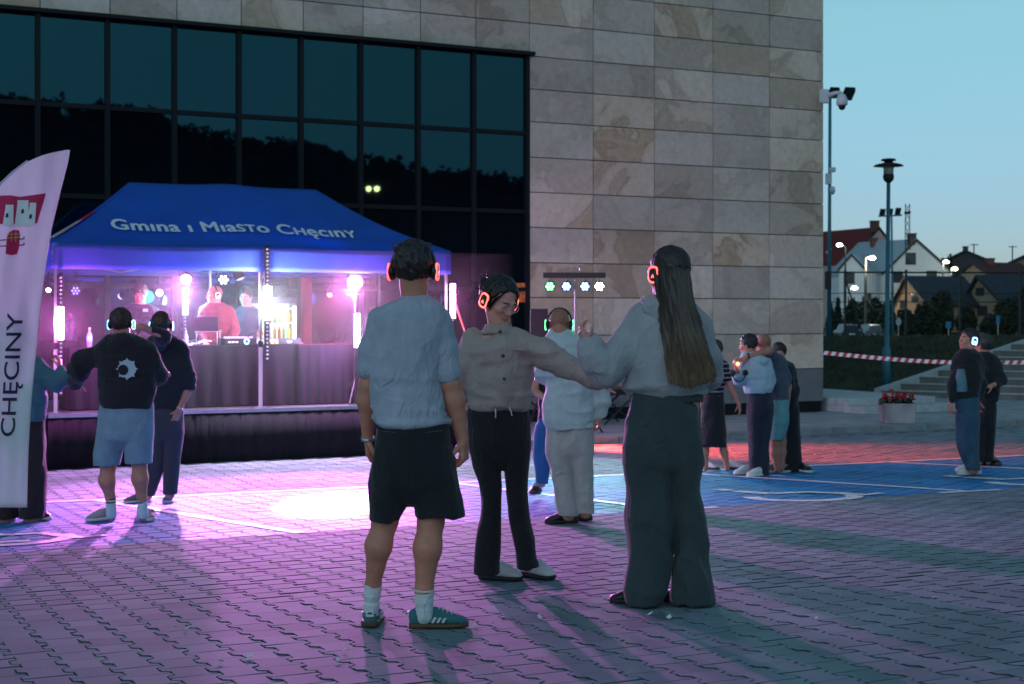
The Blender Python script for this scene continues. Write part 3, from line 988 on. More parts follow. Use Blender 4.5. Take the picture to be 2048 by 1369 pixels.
# loudspeaker under the bar
sp = thing('loudspeaker', W(s_at(1078, 20.2), 20.2, .1), 'black loudspeaker box with green light on its top edge', 'loudspeaker')
Ys = y_at(1078, 20.2)
p0, p1 = at(1060, 680, Ys), at(1096, 618, Ys)
MB().box(p0.x, p1.x, Ys, Ys + .28, p0.z, p1.z).build('cabinet', M_black, sp, bevel=.01)
MB().box(p0.x + .015, p1.x - .015, Ys - .008, Ys - .001, p0.z + .02, p1.z - .02).build('grille', mat('speaker_grille', (.02, .02, .022), .7, bump=1, bscale=300), sp)
MB().tube([Vector(((p0.x + p1.x) / 2, Ys + .14, p0.z)), Vector(((p0.x + p1.x) / 2, Ys + .14, .097))], .02, 8).build('pole', M_black, sp)
for k in range(3):
    q = k * 2 * PI / 3
    MB().tube([Vector(((p0.x + p1.x) / 2, Ys + .14, .6)), Vector(((p0.x + p1.x) / 2 + .4 * math.cos(q), Ys + .14 + .4 * math.sin(q), .11))], .014, 6).build('leg', M_black, sp)

# black trestle table at the wall
tt = thing('trestle_table', W(s_at(1160, 21.2), 21.2, .1), 'low black trestle table with crossed legs at the stone wall', 'table')
sA, sB = s_at(1060, 21.2), s_at(1262, 21.2)
MB().wbox(sA, sB, 20.9, 21.6, .60, .70).build('top', M_black, tt, bevel=.005)
for sx in (sA + .35, sB - .35):
    for e in (-1, 1):
        MB().tube([W(sx - .3 * e, 21.0 + .03 * e, .60), W(sx + .3 * e, 21.0 + .03 * e, .112)], .016, 6).build('leg', M_black, tt)
        MB().tube([W(sx - .3 * e, 21.5 + .03 * e, .60), W(sx + .3 * e, 21.5 + .03 * e, .112)], .016, 6).build('leg', M_black, tt)

# red-lit stand leg built as a strap, red light put into its colour
st_ = MB().tube([at(902, 585, y_at(902, 18.85)), at(922, 640, y_at(922, 18.6)), at(955, 735, y_at(955, 18.3)), at(985, 850, y_at(985, 17.9))], .014, 6).build('red_lit_strap', mat('strap_red_light', (.6, .10, .06), .6))
tag(st_, 'stand leg built as a webbing strap, red light painted in, by the right tent post', 'strap')

# ------------------------------------------------------------------ DJ tables
M_cloth = mat('black_table_cloth', (.006, .006, .012), .85, var=.25, vscale=4, bump=.4, bscale=9, stretch=(3, 3, .5), spec=.2)
def dj_table(pa, pb, d0, d1, label, z=1.52, drape=.03):
    sa, sb = s_at(pa, d0), s_at(pb, d0)
    t = thing('dj_table', W((sa + sb) / 2, d0, ST_Z), label, 'table', 'cloth covered tables on the stage')
    nn, mm = 60, 8
    per = []
    L = [(sa, d0), (sb, d0), (sb, d1), (sa, d1)]
    for e in range(4):
        (x0, y0), (x1, y1) = L[e], L[(e + 1) % 4]
        k = 48 if e % 2 == 0 else 16
        per += [(x0 + (x1 - x0) * i / k, y0 + (y1 - y0) * i / k, e) for i in range(k)]
    mb = MB(); n_ = len(per)
    c = ((sa + sb) / 2, (d0 + d1) / 2)
    for j in range(mm + 1):
        v = j / mm
        for i, (x, y, e) in enumerate(per):
            f = (.004 + drape * v) * (.6 * math.sin(i * .83) + .4 * math.sin(i * .37 + 1)) + .05 * v
            nx, ny = ((0, -1), (1, 0), (0, 1), (-1, 0))[e]
            mb.v.append(tuple(W(x + nx * f, y + ny * f, z - (z - ST_Z - .015) * v)))
    for j in range(mm):
        for i in range(n_):
            a, b = j * n_ + i, j * n_ + (i + 1) % n_
            mb.f.append((a, b, b + n_, a + n_))
    mb.f.append(tuple(range(n_)))
    o = mb.build('table_cloth', M_cloth, t, smooth=False)
    solid(o, .004)
    MB().wbox(sa + .02, sb - .02, d0 + .02, d1 - .02, z - .035, z - .006).build('table_top', M_black, t)
    for x in (sa + .08, sb - .08):
        for y in (d0 + .08, d1 - .08):
            MB().wbox(x - .02, x + .02, y - .02, y + .02, ST_Z, z - .036).build('leg', M_black, t)
    return t
dj_table(140, 352, 19.35, 19.95, 'black cloth covered table left of the laptop stand', 1.50)
dj_table(362, 590, 19.30, 20.0, 'black cloth covered table carrying the mixer behind the middle tent post')
dj_table(598, 716, 19.25, 19.95, 'cloth covered table lit violet at the right end of the stage')

def px_box(mb, x0, x1, y0, y1, d, dep):
    Y = y_at((x0 + x1) / 2, d)
    a, b = at(x0, y1, Y), at(x1, y0, Y)
    return mb.box(a.x, b.x, Y, Y + dep, a.z, b.z)
TZ0 = 1.523
def tz(px, d):     # photo row of the table top
    return HY + F * (CH - TZ0) / y_at(px, d)
# mixer with knobs
mx_ = thing('dj_mixer', W(s_at(478, 19.6), 19.6, TZ0), 'flat black dj mixer in front of the man in red', 'mixer')
sA, sB = s_at(444, 19.6), s_at(508, 19.6)
MB().wbox(sA, sB, 19.45, 19.85, TZ0, TZ0 + .09).build('body', M_black, mx_, bevel=.006)
for i in range(6):
    for j in range(3):
        MB().lathe(W(sA + .06 + (sB - sA - .12) * i / 5, 19.5 + .1 * j, TZ0 + .09), [(.012, 0), (.010, .02), (0, .021)], 8).build('knob', M_white, mx_)
for k in range(3):
    MB().wbox(sA + .05 + .05 * k, sA + .08 + .05 * k, 19.442, 19.449, TZ0 + .03, TZ0 + .045).build('indicator', glow('glow_ind', (1, .2, .3), 2), mx_)
dk = thing('disc_player', W(s_at(355, 19.6), 19.6, TZ0), 'dark turntable deck beside the laptop stand', 'turntable')
MB().wbox(s_at(330, 19.6), s_at(384, 19.6), 19.45, 19.85, TZ0, TZ0 + .06).build('body', M_black, dk, bevel=.006)
MB().lathe(W(s_at(357, 19.6), 19.65, TZ0 + .06), [(.13, 0), (.13, .012), (.02, .014), (0, .015)], 24).build('platter', mat('platter', (.2, .2, .22), .3, metal=.7), dk)
# headphones lying on the table, glowing blue
hp = thing('headphones', W(s_at(512, 19.45), 19.45, TZ0), 'headphones with blue light rings lying on the table', 'headphones')
c = W(s_at(508, 19.42), 19.42, TZ0 + .055)
MB().tube([c + Vector((-.09 * math.cos(q), -.02, .10 * math.sin(q))) for q in [i * PI / 10 for i in range(11)]], .009, 6).build('headband', M_black, hp)
for e in (-1, 1):
    MB().lathe(c + Vector((.09 * e, -.02, -.01)), [(.035, -.02), (.042, 0), (.035, .02)], 14, axis=(.5 * e, -1, .1)).build('ear_cup', M_black, hp)
    MB().tube([c + Vector((.09 * e + .03 * math.cos(q), -.05, -.01 + .034 * math.sin(q))) for q in [i * PI / 7 for i in range(14)]], .007, 6, cap=True).build('light_ring', glow('glow_ringblue', (.1, .5, 1.0), 6), hp)
# laptop on a stand and laptop with a round sticker
def laptop(px0, px1, py0, d, base, label, screen=(.02, .02, .03), stand=False, sticker=None):
    t = thing('laptop', W(s_at((px0 + px1) / 2, d), d, TZ0), label, 'laptop')
    Y = y_at((px0 + px1) / 2, d)
    a, b = at(px0, 0, Y).x, at(px1, 0, Y).x
    h = CH - (py0 - HY) / F * Y - base
    MB().hexa([(a, Y, base), (b, Y, base), (b, Y + .012, base), (a, Y + .012, base), (a, Y - .05, base + h), (b, Y - .05, base + h), (b, Y - .038, base + h), (a, Y - .038, base + h)]).build('lid', mat('laptop_lid' + str(px0), screen, .4), t, bevel=.003)
    MB().box(a, b, Y + .012, Y + .24, base - .004, base + .014).build('keyboard_base', mat('laptop_base', (.12, .12, .14), .4), t, bevel=.003)
    MB().hexa([(a + .012, Y + .0125, base + .02), (b - .012, Y + .0125, base + .02), (b - .012, Y + .0145, base + .02), (a + .012, Y + .0145, base + .02),
               (a + .012, Y - .0375, base + h - .012), (b - .012, Y - .0375, base + h - .012), (b - .012, Y - .0355, base + h - .012), (a + .012, Y - .0355, base + h - .012)]).build('screen', glow('glow_screen', (.45, .6, 1.0), 1.2), t)
    if sticker:
        MB().lathe(((a + b) / 2, Y - .029, base + h * .55), [(.035, 0), (.034, .002), (0, .0022)], 18, axis=(0, -1, -.18)).build('sticker', mat('sticker', (.8, .55, .62), .5), t)
    if stand:
        zt = base - .006
        for e in (a + .02, b - .02):
            MB().tube([(e, Y + .02, zt), (e, Y + .02, TZ0 + .004)], .007, 6).build('stand_leg', M_alu, t)
            MB().tube([(e, Y + .2, zt), (e, Y + .2, TZ0 + .004)], .007, 6).build('stand_leg', M_alu, t)
        MB().box(a, b, Y + .0, Y + .22, zt - .008, zt).build('stand_plate', M_alu, t)
laptop(389, 437, 634, 19.55, TZ0 + .19, 'dark laptop raised on a metal stand', stand=True)
laptop(557, 602, 677, 19.5, TZ0 + .004, 'grey laptop with a round pink sticker on its lid', (.20, .17, .24), sticker=True)
# bottles, cups on the tables
def bottle(px, d, z, h, r, m, label, nm='bottle', cap=True, grp=None, lab=None):
    t = thing(nm, W(s_at(px, d), d, z), label, 'bottle', grp)
    c = W(s_at(px, d), d, z)
    MB().lathe(c, [(r, 0), (r, h * .62), (r * .4, h * .8), (r * .36, h * .93)], 12).build('glass', m, t, smooth=True)
    if cap: MB().lathe(c + Vector((0, 0, h * .93)), [(r * .42, 0), (r * .42, h * .07)], 10).build('cap', M_white, t)
    if lab: MB().lathe(c + Vector((0, 0, h * .28)), [(r * 1.03, 0), (r * 1.03, h * .28)], 12).build('paper_label', lab, t, smooth=True)
M_bot = mat('clear_plastic', (.35, .45, .55), .1)
bottle(179, 19.5, 1.503, .26, .035, M_bot, 'water bottle with a pale cyan label on the left table', lab=mat('cyan_label', (.25, .8, .9), .4))
bottle(372, 19.45, TZ0, .20, .03, M_bot, 'small clear bottle beside the white cables')
mb = MB()
for k in range(5):
    r0 = rng.uniform(.05, .1); cx_ = s_at(375 + k * 9, 19.42)
    mb.tube([W(cx_ + r0 * math.cos(q * .5 + k), 19.42 + r0 * .6 * math.sin(q * .5 + k), TZ0 + .008 + .012 * k + .004 * math.sin(q)) for q in range(14)], .006, 5)
tag(mb.build('cable_tangle', mat('white_cable', (.7, .7, .72), .5)), 'tangle of white cables on the table edge', 'cables')

# ------------------------------------------------------------------ lit drinks cooler behind
fr = thing('drinks_cooler', W(s_at(552, 21.2), 21.2, ST_Z), 'glowing drinks cooler full of bottles behind the tables', 'cooler')
sA, sB = s_at(500, 21.2), s_at(596, 21.2)
MB().wbox(sA, sA + .03, 21.2, 21.6, ST_Z, 2.10).build('side_wall', M_black, fr)
MB().wbox(sB - .03, sB, 21.2, 21.6, ST_Z, 2.10).build('side_wall', M_black, fr)
MB().wbox(sA, sB, 21.2, 21.6, 2.101, 2.2).build('top_box', M_black, fr)
MB().wbox(sA + .031, sB - .031, 21.57, 21.598, ST_Z, 2.10).build('back_panel', glow('glow_cooler', (1.0, .95, .62), .9), fr)
MB().wbox(sB - .072, sB - .034, 21.21, 21.24, 1.2, 2.06).build('light_strip', glow('glow_strip', (1.0, .97, .8), 9), fr)
for z in (1.32, 1.56, 1.80, 2.02):
    MB().wbox(sA + .031, sB - .075, 21.24, 21.56, z, z + .018).build('shelf', M_white, fr)
lamp('cooler_light', 'POINT', W((sA + sB) / 2, 21.3, 2.0), 9, (1, .92, .6), fr, size=.06)
hues = [(.75, .55, .06), (.7, .35, .05), (.15, .45, .08), (.8, .75, .55), (.6, .1, .05)]
for zi, z in enumerate((1.338, 1.578, 1.818)):
    for k in range(9):
        s = sA + .06 + (sB - sA - .17) * k / 8
        c = W(s, 21.33, z)
        m_ = mat('drink%d' % ((k * 3 + zi) % 5), hues[(k * 3 + zi) % 5], .25)
        o = MB().lathe(c, [(.026, 0), (.026, .12), (.011, .16), (.010, .19)], 10).build('drink_bottle', m_, None, smooth=True)
        tag(o, 'small coloured drink bottle on the %s cooler shelf' % ('lowest', 'middle', 'upper')[zi], 'bottle', '%s row of bottles in the cooler' % ('lowest', 'middle', 'upper')[zi])

# pillar with red light put into its colour, and dark panels behind the stage
pl = MB().wbox(s_at(604, 21.9), s_at(622, 21.9), 21.86, 21.98, ST_Z, 2.6).build('lit_pillar', mat('pillar_red_light', (.42, .03, .06), .7, var=.2, vscale=3))
tag(pl, 'narrow pillar behind the right table with red light painted into its colour', 'pillar')
# ------------------------------------------------------------------ feather flag at the left
M_flag = mat('white_flag_fabric', (.74, .74, .80), .6, var=.06, vscale=4, bump=.35, bscale=5, stretch=(3, 1, .6), trans=.30)
YF = 10.4
flag = thing('feather_flag', Vector((at(-78, 0, YF).x, YF, gz(sd(at(-78, 900, YF))[1]))), 'tall white feather flag with a red castle crest and dark lettering', 'flag')
R_EDGE = [(300, 140), (320, 137), (400, 117), (460, 103), (540, 90), (620, 80), (700, 72), (800, 63), (900, 57), (1016, 54)]
L_EDGE = [(300, 136), (304, 112), (310, 88), (322, 58), (345, 28), (372, 0), (430, -38), (520, -62), (700, -72), (1016, -74)]
def edge(E, y):
    return float(np.interp(y, [e[0] for e in E], [e[1] for e in E]))
def flag_pt(px, py, off=0.0):
    k = (py - 300) / 716
    wv = .05 * math.sin(px * .028 + py * .009) + .025 * math.sin(px * .075 - py * .006 + 1) + .012 * math.sin(px * .13 + py * .02)
    return at(px, py, YF + wv * (.4 + .6 * k) - off)
mb = MB(); NU, NV = 36, 70
for j in range(NV + 1):
    y = 300.5 + 715 * (j / NV) ** 1.2
    for i in range(NU + 1):
        mb.v.append(tuple(flag_pt(edge(L_EDGE, y) + (edge(R_EDGE, y) - edge(L_EDGE, y)) * i / NU, y)))
for j in range(NV):
    for i in range(NU):
        a = j * (NU + 1) + i
        mb.f.append((a, a + 1, a + NU + 2, a + NU + 1))
solid(mb.build('fabric', M_flag, flag, smooth=True), .003)
pole_pts = [at(x, y, YF) for y, x in L_EDGE[3:]] 
bz = gz(sd(at(-76, 1016, YF))[1])
MB().tube([Vector(p) + Vector((-.012, 0, 0)) for p in pole_pts] + [Vector((at(-76, 0, YF).x, YF, bz + .05))], [.006, .007, .008, .01, .012, .013, .014, .016][:len(pole_pts) + 1], 8).build('pole', M_alu, flag)
MB().lathe((at(-76, 0, YF).x, YF, bz + .004), [(.22, 0), (.22, .03), (.05, .05), (.03, .12)], 24).build('base', M_black, flag)
def flag_poly(pts, m, nm, off):
    bm = poly_mesh([(x, y, 0) for x, y in pts])
    bmesh.ops.subdivide_edges(bm, edges=bm.edges[:], cuts=4, use_grid_fill=True)
    for v in bm.verts: v.co = flag_pt(v.co.x, v.co.y, off)
    return bm_obj(bm, nm, m, flag)
M_navy = mat('navy_print', (.015, .015, .06), .7)
M_crest = mat('flag_red', (.55, .01, .10), .7)
M_fwhite = mat('flag_white_print', (.74, .74, .80), .7)
flag_poly([(-4, 392), (20, 391), (40, 394), (92, 387), (84, 414), (74, 447), (-4, 449)], M_crest, 'crest_field', .006)
def tower(xc, w, top, bot, skew):
    h = w / 5
    P = [(xc - w / 2 - skew, bot), (xc - w / 2, top + 6)]
    for k in range(5):
        x = xc - w / 2 + h * k
        y = top if k % 2 == 0 else top + 5
        P += [(x, y), (x + h, y)]
    P += [(xc + w / 2, top + 6), (xc + w / 2 - skew + 6, bot)]
    flag_poly(P, M_fwhite, 'crest_tower', .010)
tower(19, 16, 410, 452, 6); tower(46, 22, 401, 452, 6); tower(66, 13, 406, 452, 9)
for (x, y) in ((14, 428), (45, 420), (61, 430)):
    flag_poly([(x - 3, y + 8), (x - 2, y), (x + 2, y - 2), (x + 3, y + 6)], M_navy, 'crest_window', .014)
flag_poly([(11, 508), (14, 474), (19, 464), (28, 460), (38, 461), (40, 470), (38, 496), (34, 509), (22, 511)], M_crest, 'crest_gate', .006)
M_gold = mat('crest_gold', (.6, .35, .08), .6)
for y in (469, 476):
    flag_poly([(14, y), (40, y - 2), (40, y), (14, y + 1.6)], M_gold, 'crest_grille', .010)
for x in (22, 31):
    flag_poly([(x, 463), (x + 1.5, 463), (x + 1, 484), (x - .5, 484)], M_gold, 'crest_grille', .011)
for y in (480, 492):
    flag_poly([(0, y), (13, y - 1), (13, y + 1), (0, y + 2)], M_navy, 'crest_hinge', .010)
    flag_poly([(37, y - 2), (47, y - 3), (47, y - 7), (49, y - 7), (49, y - 1), (37, y)], M_navy, 'crest_hinge', .010)
co, fs = fine_text('CHECINY', offset=.006)
ex0 = text_mesh('CHE')[0][:, 0].max()
oc, of = ogonek(ex0, .24, .26)
fs = fs + [tuple(i + len(co) for i in f) for f in of]; co = np.concatenate([co, oc])
x0, x1 = co[:, 0].min(), co[:, 0].max()
ymx = .73
mb = MB()
for x, y in co:
    py = 873 - (x - x0) / (x1 - x0) * (873 - 626)
    base = 28 + (873 - py) / (873 - 626) * 18
    mb.v.append(tuple(flag_pt(base - y / ymx * (29 + 4 * (873 - py) / 247), py, .008)))
mb.f = fs
mb.build('lettering', M_navy, flag)
# ================================================================== right side: steps, bank, planter, lamps, houses
M_grass = mat('dark_grass', (.030, .036, .016), .95, var=.6, vscale=2.2, bump=1.0, bscale=26)
M_step = mat('step_concrete', (.16, .17, .17), .85, var=.25, vscale=4, bump=.4, bscale=40)
M_nose = mat('pale_nosing', (.42, .45, .46), .8, var=.15, vscale=8)
PLAT = 1.42                       # level of the upper ground
# steps run along q (towards the left and away), rise along r
q = Vector((-.832, .555, 0)); r = Vector((.555, .832, 0))
A0 = at(1762, 786, 33.0); A0.z = .095
NS = 9
RISE, RUN = (PLAT - .095) / NS, .42
stairs = thing('outdoor_stairs', A0, 'wide dark outdoor stairs with pale step edges at the right', 'stairs')
for i in range(NS):
    b = A0 + r * RUN * i
    shift = -.30 * i                       # the left end runs back diagonally
    e0, e1 = b + q * (shift - .02), b - q * 14
    z0, z1 = .0, .095 + RISE * (i + 1)
    dep = RUN + (.6 if i == NS - 1 else .0)
    MB().hexa([(e1.x, e1.y, z0), (e0.x, e0.y, z0), (e0 + r * dep).to_tuple()[:2] + (z0,), (e1 + r * dep).to_tuple()[:2] + (z0,),
               (e1.x, e1.y, z1 - .03), (e0.x, e0.y, z1 - .03), (e0 + r * dep).to_tuple()[:2] + (z1 - .03,), (e1 + r * dep).to_tuple()[:2] + (z1 - .03,)]).build('step', M_step, stairs)
    f = b - r * .02
    e0, e1 = f + q * (shift - .02), f - q * 14
    MB().hexa([(e1.x, e1.y, z1 - .028), (e0.x, e0.y, z1 - .028), (e0 + r * .06).to_tuple()[:2] + (z1 - .028,), (e1 + r * .06).to_tuple()[:2] + (z1 - .028,),
               (e1.x, e1.y, z1), (e0.x, e0.y, z1), (e0 + r * .06).to_tuple()[:2] + (z1,), (e1 + r * .06).to_tuple()[:2] + (z1,)]).build('nosing', M_nose, stairs)
# sloping side kerb
b0, b1 = A0 + q * .0, A0 + r * RUN * NS + q * (-.30 * NS)
mb = MB()
mb.hexa([(b0.x, b0.y, .0), (b0 + q * .16).to_tuple()[:2] + (.0,), (b1 + q * .16).to_tuple()[:2] + (.9,), (b1.x, b1.y, .9),
         (b0.x, b0.y, .26), (b0 + q * .16).to_tuple()[:2] + (.26,), (b1 + q * .16).to_tuple()[:2] + (PLAT + .06,), (b1.x, b1.y, PLAT + .06)])
mb.build('side_kerb', M_nose, stairs)
# grass bank between stairs and building, and the upper ground that runs to the horizon
mb = MB()
lo = [A0 + q * .18, A0 + q * 3, A0 + q * 7, A0 + q * 14]
for k, e in enumerate(lo):
    hi = e + r * (RUN * NS) + q * (-.30 * NS if k == 0 else 0)
    for t in range(9):
        p = e + (hi - e) * t / 8
        mb.v.append((p.x, p.y, .1 + (PLAT - .1) * (t / 8) ** 1.0 + .05 * math.sin(k * 2 + t)))
mb.f = [(k * 9 + t, k * 9 + t + 1, (k + 1) * 9 + t + 1, (k + 1) * 9 + t) for k in range(3) for t in range(8)]
tag(mb.build('grass_bank', M_grass, smooth=True), 'dark grass bank beside the stairs', 'bank', kind='structure')
top0 = A0 + r * (RUN * NS + .3)
mb = MB()
xs, ys = [-400, -20, -4, 4, 20, 400, 2500], [0, 3, 14, 40, 90, 250, 2600]
for j in ys:
    for i in xs:
        p = top0 + r * j - q * i
        mb.v.append((p.x, p.y, np.interp(j, [0, 3, 14, 40, 90, 250, 2600], [PLAT - .06, PLAT - .06, .9, .1, -.25, .5, 4.0])))
mb.f = [(j * 7 + i, j * 7 + i + 1, (j + 1) * 7 + i + 1, (j + 1) * 7 + i) for j in range(6) for i in range(6)]
tag(mb.build('terrain', M_grass), 'dark grassy upper ground running to the houses', 'ground', kind='structure')
# blades of grass along the bank's upper edge and on it
mb = MB()
for k in range(2600):
    u, t = rng.random() * 9, rng.random() ** .7
    p = A0 + q * (u + .2 - .30 * NS * t * (1 - u / 9)) + r * (RUN * NS * t)
    z = .1 + (PLAT - .1) * t + .02
    h, a = rng.uniform(.05, .16), rng.uniform(0, 6.3)
    w = Vector((math.cos(a), math.sin(a), 0)) * .018
    mb.add([(p.x - w.x, p.y - w.y, z), (p.x + w.x, p.y + w.y, z), (p.x + w.y * 3, p.y - w.x * 3, z + h)], [(0, 1, 2)])
tag(mb.build('grass_tufts', mat('grass_blades', (.045, .055, .022), .9, var=.4, vscale=3)), 'short dark grass growing on the bank', 'grass', kind='stuff')

# low platform steps at the corner of the building
ps = thing('entrance_steps', W(S_R + 1.2, 21.6, .095), 'two low pale steps at the stone corner', 'steps')
for i, (sa, sb, da) in enumerate(((S_R + .15, S_R + 2.6, 21.2), (S_R + .15, S_R + 2.3, 21.7))):
    MB().wbox(sa, sb, da, 25.0 - i * .01, .097 + .13 * i, .097 + .13 * (i + 1)).build('step', M_nose, ps, bevel=.01)

# planter with red flowers
pc = at(1795, 853, 24.6); pc.z = .10
pl_ = thing('flower_planter', pc, 'square concrete planter full of red flowers', 'planter')
w_, h_ = .25, .34
mb = MB()
rg = lambda x, z: [(pc.x - x, pc.y - x + .1, z), (pc.x + x, pc.y - x, z), (pc.x + x + .02, pc.y + x, z), (pc.x - x, pc.y + x + .1, z)]
mb.v = rg(w_ * .95, .10) + rg(w_, .10 + h_) + rg(w_ - .04, .10 + h_) + rg(w_ - .05, .10 + h_ - .06)
mb.f = [(3, 2, 1, 0)] + [(o + i, o + (i + 1) % 4, o + 4 + (i + 1) % 4, o + 4 + i) for o in (0, 4, 8) for i in range(4)] + [(12, 13, 14, 15)]
mb.build('box', M_kerb, pl_, bevel=.012)
M_leaf = mat('geranium_leaf', (.025, .05, .018), .8, var=.4, vscale=9)
M_petal = mat('red_petal', (.42, .010, .018), .6, var=.3, vscale=14)
lf, pt_ = MB(), MB()
for k in range(420):
    a, rr = rng.uniform(0, 6.3), rng.random() ** .5 * .30
    p = Vector((pc.x + rr * math.cos(a), pc.y + .05 + rr * .8 * math.sin(a), .10 + h_ - .03 + rng.random() * (.17 - rr * .25)))
    b = rng.uniform(0, 6.3); u = Vector((math.cos(b), math.sin(b), rng.uniform(-.6, .6))) * .03; v = Vector((-math.sin(b), math.cos(b), rng.uniform(-.5, .5))) * .026
    lf.add([p - u, p - v * .9, p + u, p + v], [(0, 1, 2, 3)])
for k in range(16):
    a, rr = rng.uniform(0, 6.3), rng.random() ** .5 * .27
    c = Vector((pc.x + rr * math.cos(a), pc.y + .02 + rr * .8 * math.sin(a), .10 + h_ + .08 + rng.random() * .13))
    for j in range(26):
        dv = Vector((rng.gauss(0, 1), rng.gauss(0, 1), rng.gauss(0, .7))).normalized() * rng.uniform(.02, .055)
        u = dv.cross(Vector((.3, .5, .8))).normalized() * .017; v = dv.cross(u).normalized() * .017
        pt_.add([c + dv - u, c + dv - v, c + dv + u, c + dv + v], [(0, 1, 2, 3)])
lf.build('leaves', M_leaf, pl_)['kind'] = 'stuff'
pt_.build('flowers', M_petal, pl_)['kind'] = 'stuff'

# barrier tape
mb0, mb1 = MB(), MB()
P0, P1 = at(1646, 706, 27.3), at(2140, 722, 26.0)
N_ = 62
tp = thing('barrier_tape', P0, 'red and white barrier tape stretched from the stone corner', 'tape')
def tape_pt(t):
    p = P0 + (P1 - P0) * t; p.z -= .10 * math.sin(PI * min(t * 1.0, 1)); return p
for k in range(N_):
    a, b = tape_pt(k / N_), tape_pt((k + 1) / N_); tl = Vector((.035, 0, 0)) 
    m_ = mb0 if k % 2 else mb1
    h = Vector((0, 0, .035)); e = Vector((0, .003, 0))
    m_.add([a - h, b - h, b + h + tl, a + h + tl, a - h + e, b - h + e, b + h + tl + e, a + h + tl + e], [(0, 1, 2, 3), (7, 6, 5, 4), (0, 4, 5, 1), (2, 6, 7, 3)])
mb0.build('red_stripes', mat('tape_red', (.45, .02, .03), .5), tp); mb1.build('white_stripes', mat('tape_white', (.72, .74, .76), .5), tp)

# ------------------------------------------------------------------ lamp posts
M_teal = mat('teal_pole', (.035, .17, .235), .45, var=.15, vscale=3)
M_lampdk = mat('lamp_black', (.014, .016, .02), .5)
Yl = 33.6
lp = thing('park_lamp', Vector((at(1774, 780, Yl).x, Yl, .1)), 'teal park lamp post with a flat black hat in front of the stairs', 'street lamp')
xl, xt = at(1773, 0, Yl).x, at(1777, 0, Yl).x
zl = lambda py, Y: CH - (py - HY) / F * Y
MB().tube([(xl, Yl, .09), (xl, Yl, 1.15), (xl + .01, Yl, 1.2), (xt, Yl, zl(366, Yl))], [.10, .095, .055, .045], 12).build('post', M_teal, lp, smooth=True)
c = Vector((xt, Yl, zl(366, Yl)))
MB().lathe(c, [(.05, 0), (.11, .06), (.13, .14), (.12, .19)], 18).build('socket', M_lampdk, lp, smooth=True)
MB().lathe(c, [(.11, .19), (.125, .40)], 18).build('glass', mat('lamp_glass', (.45, .47, .42), .15), lp, smooth=True)
MB().lathe(c, [(.35, .385), (.30, .42), (.14, .46), (.13, .40)][::-1], 24).build('brim', M_lampdk, lp, smooth=True)
MB().lathe(c, [(.10, .46), (.10, .50), (.17, .51), (.16, .55), (.02, .57)], 20).build('cap', M_lampdk, lp, smooth=True)

def flood_pole(px_b, px_t, py_b, py_t, Y, heads, label, r=.05, m=M_teal):
    b = Vector((at(px_b, 0, Y).x, Y, zl(py_b, Y))); tpt = at(px_t, py_t, Y)
    t = thing('floodlight_pole', b, label, 'floodlight', 'floodlight poles behind the building')
    MB().tube([b, b + (tpt - b) * .5, tpt], [r * 1.4, r * 1.1, r], 10).build('pole', m, t, smooth=True)
    xs_ = [h[0] for h in heads]
    MB().tube([at(min(xs_) - 8, heads[0][1] + 8, Y), at(max(xs_) + 8, heads[-1][1] + 8, Y)], .025 * Y / 40, 6).build('cross_arm', M_teal, t)
    for (hx, hy, w, h) in heads:
        c = at(hx, hy, Y)
        hh = MB().obox(c, (w / F * Y / 2, .05, 0), (.03, .12, -.05), (.05 * w / 20, -.03, h / F * Y / 2)).build('flood_head', M_lampdk, t, bevel=.01)
        MB().obox(c + Vector((0, -.16, 0)), (w / F * Y / 2.4, .05, 0), (.002, .004, -.002), (.05 * w / 20, -.03, h / F * Y / 2.5)).build('flood_glass', mat('flood_glass', (.02, .03, .04), .08), hh)
flood_pole(1658, 1660, 690, 195, 46, [(1667, 186, 20, 14), (1697, 188, 22, 18)], 'tall floodlight pole rising right behind the stone corner')
flood_pole(1786, 1783, 690, 428, 110, [(1765, 425, 12, 11), (1781, 424, 10, 10), (1796, 423, 12, 11)], 'tall floodlight pole seen just right of the park lamp', .075)
# camera cluster on the first pole
cc = thing('pole_camera', at(1660, 360, 45.6), 'grey control box with two small cameras on the floodlight pole', 'camera')
MB().obox(at(1657, 358, 45.6), (.09, 0, 0), (0, .08, 0), (0, 0, .17)).build('box', M_white, cc, bevel=.01)
MB().lathe(at(1665, 384, 45.5), [(.02, .17), (.07, .15), (.09, .04), (.06, -.06), (0, -.1)][::-1], 14).build('dome', M_white, cc, smooth=True)
MB().obox(at(1665, 340, 45.5), (.08, 0, 0), (0, .12, 0), (0, 0, .07)).build('horn', M_white, cc, bevel=.01)
ob = MB().obox(at(1656, 561, 45.7), (.10, 0, 0), (0, .05, 0), (0, 0, .28)).build('notice_box', M_lampdk, None, bevel=.01)
tag(ob, 'dark box fixed to the floodlight pole beside the stone corner', 'box')

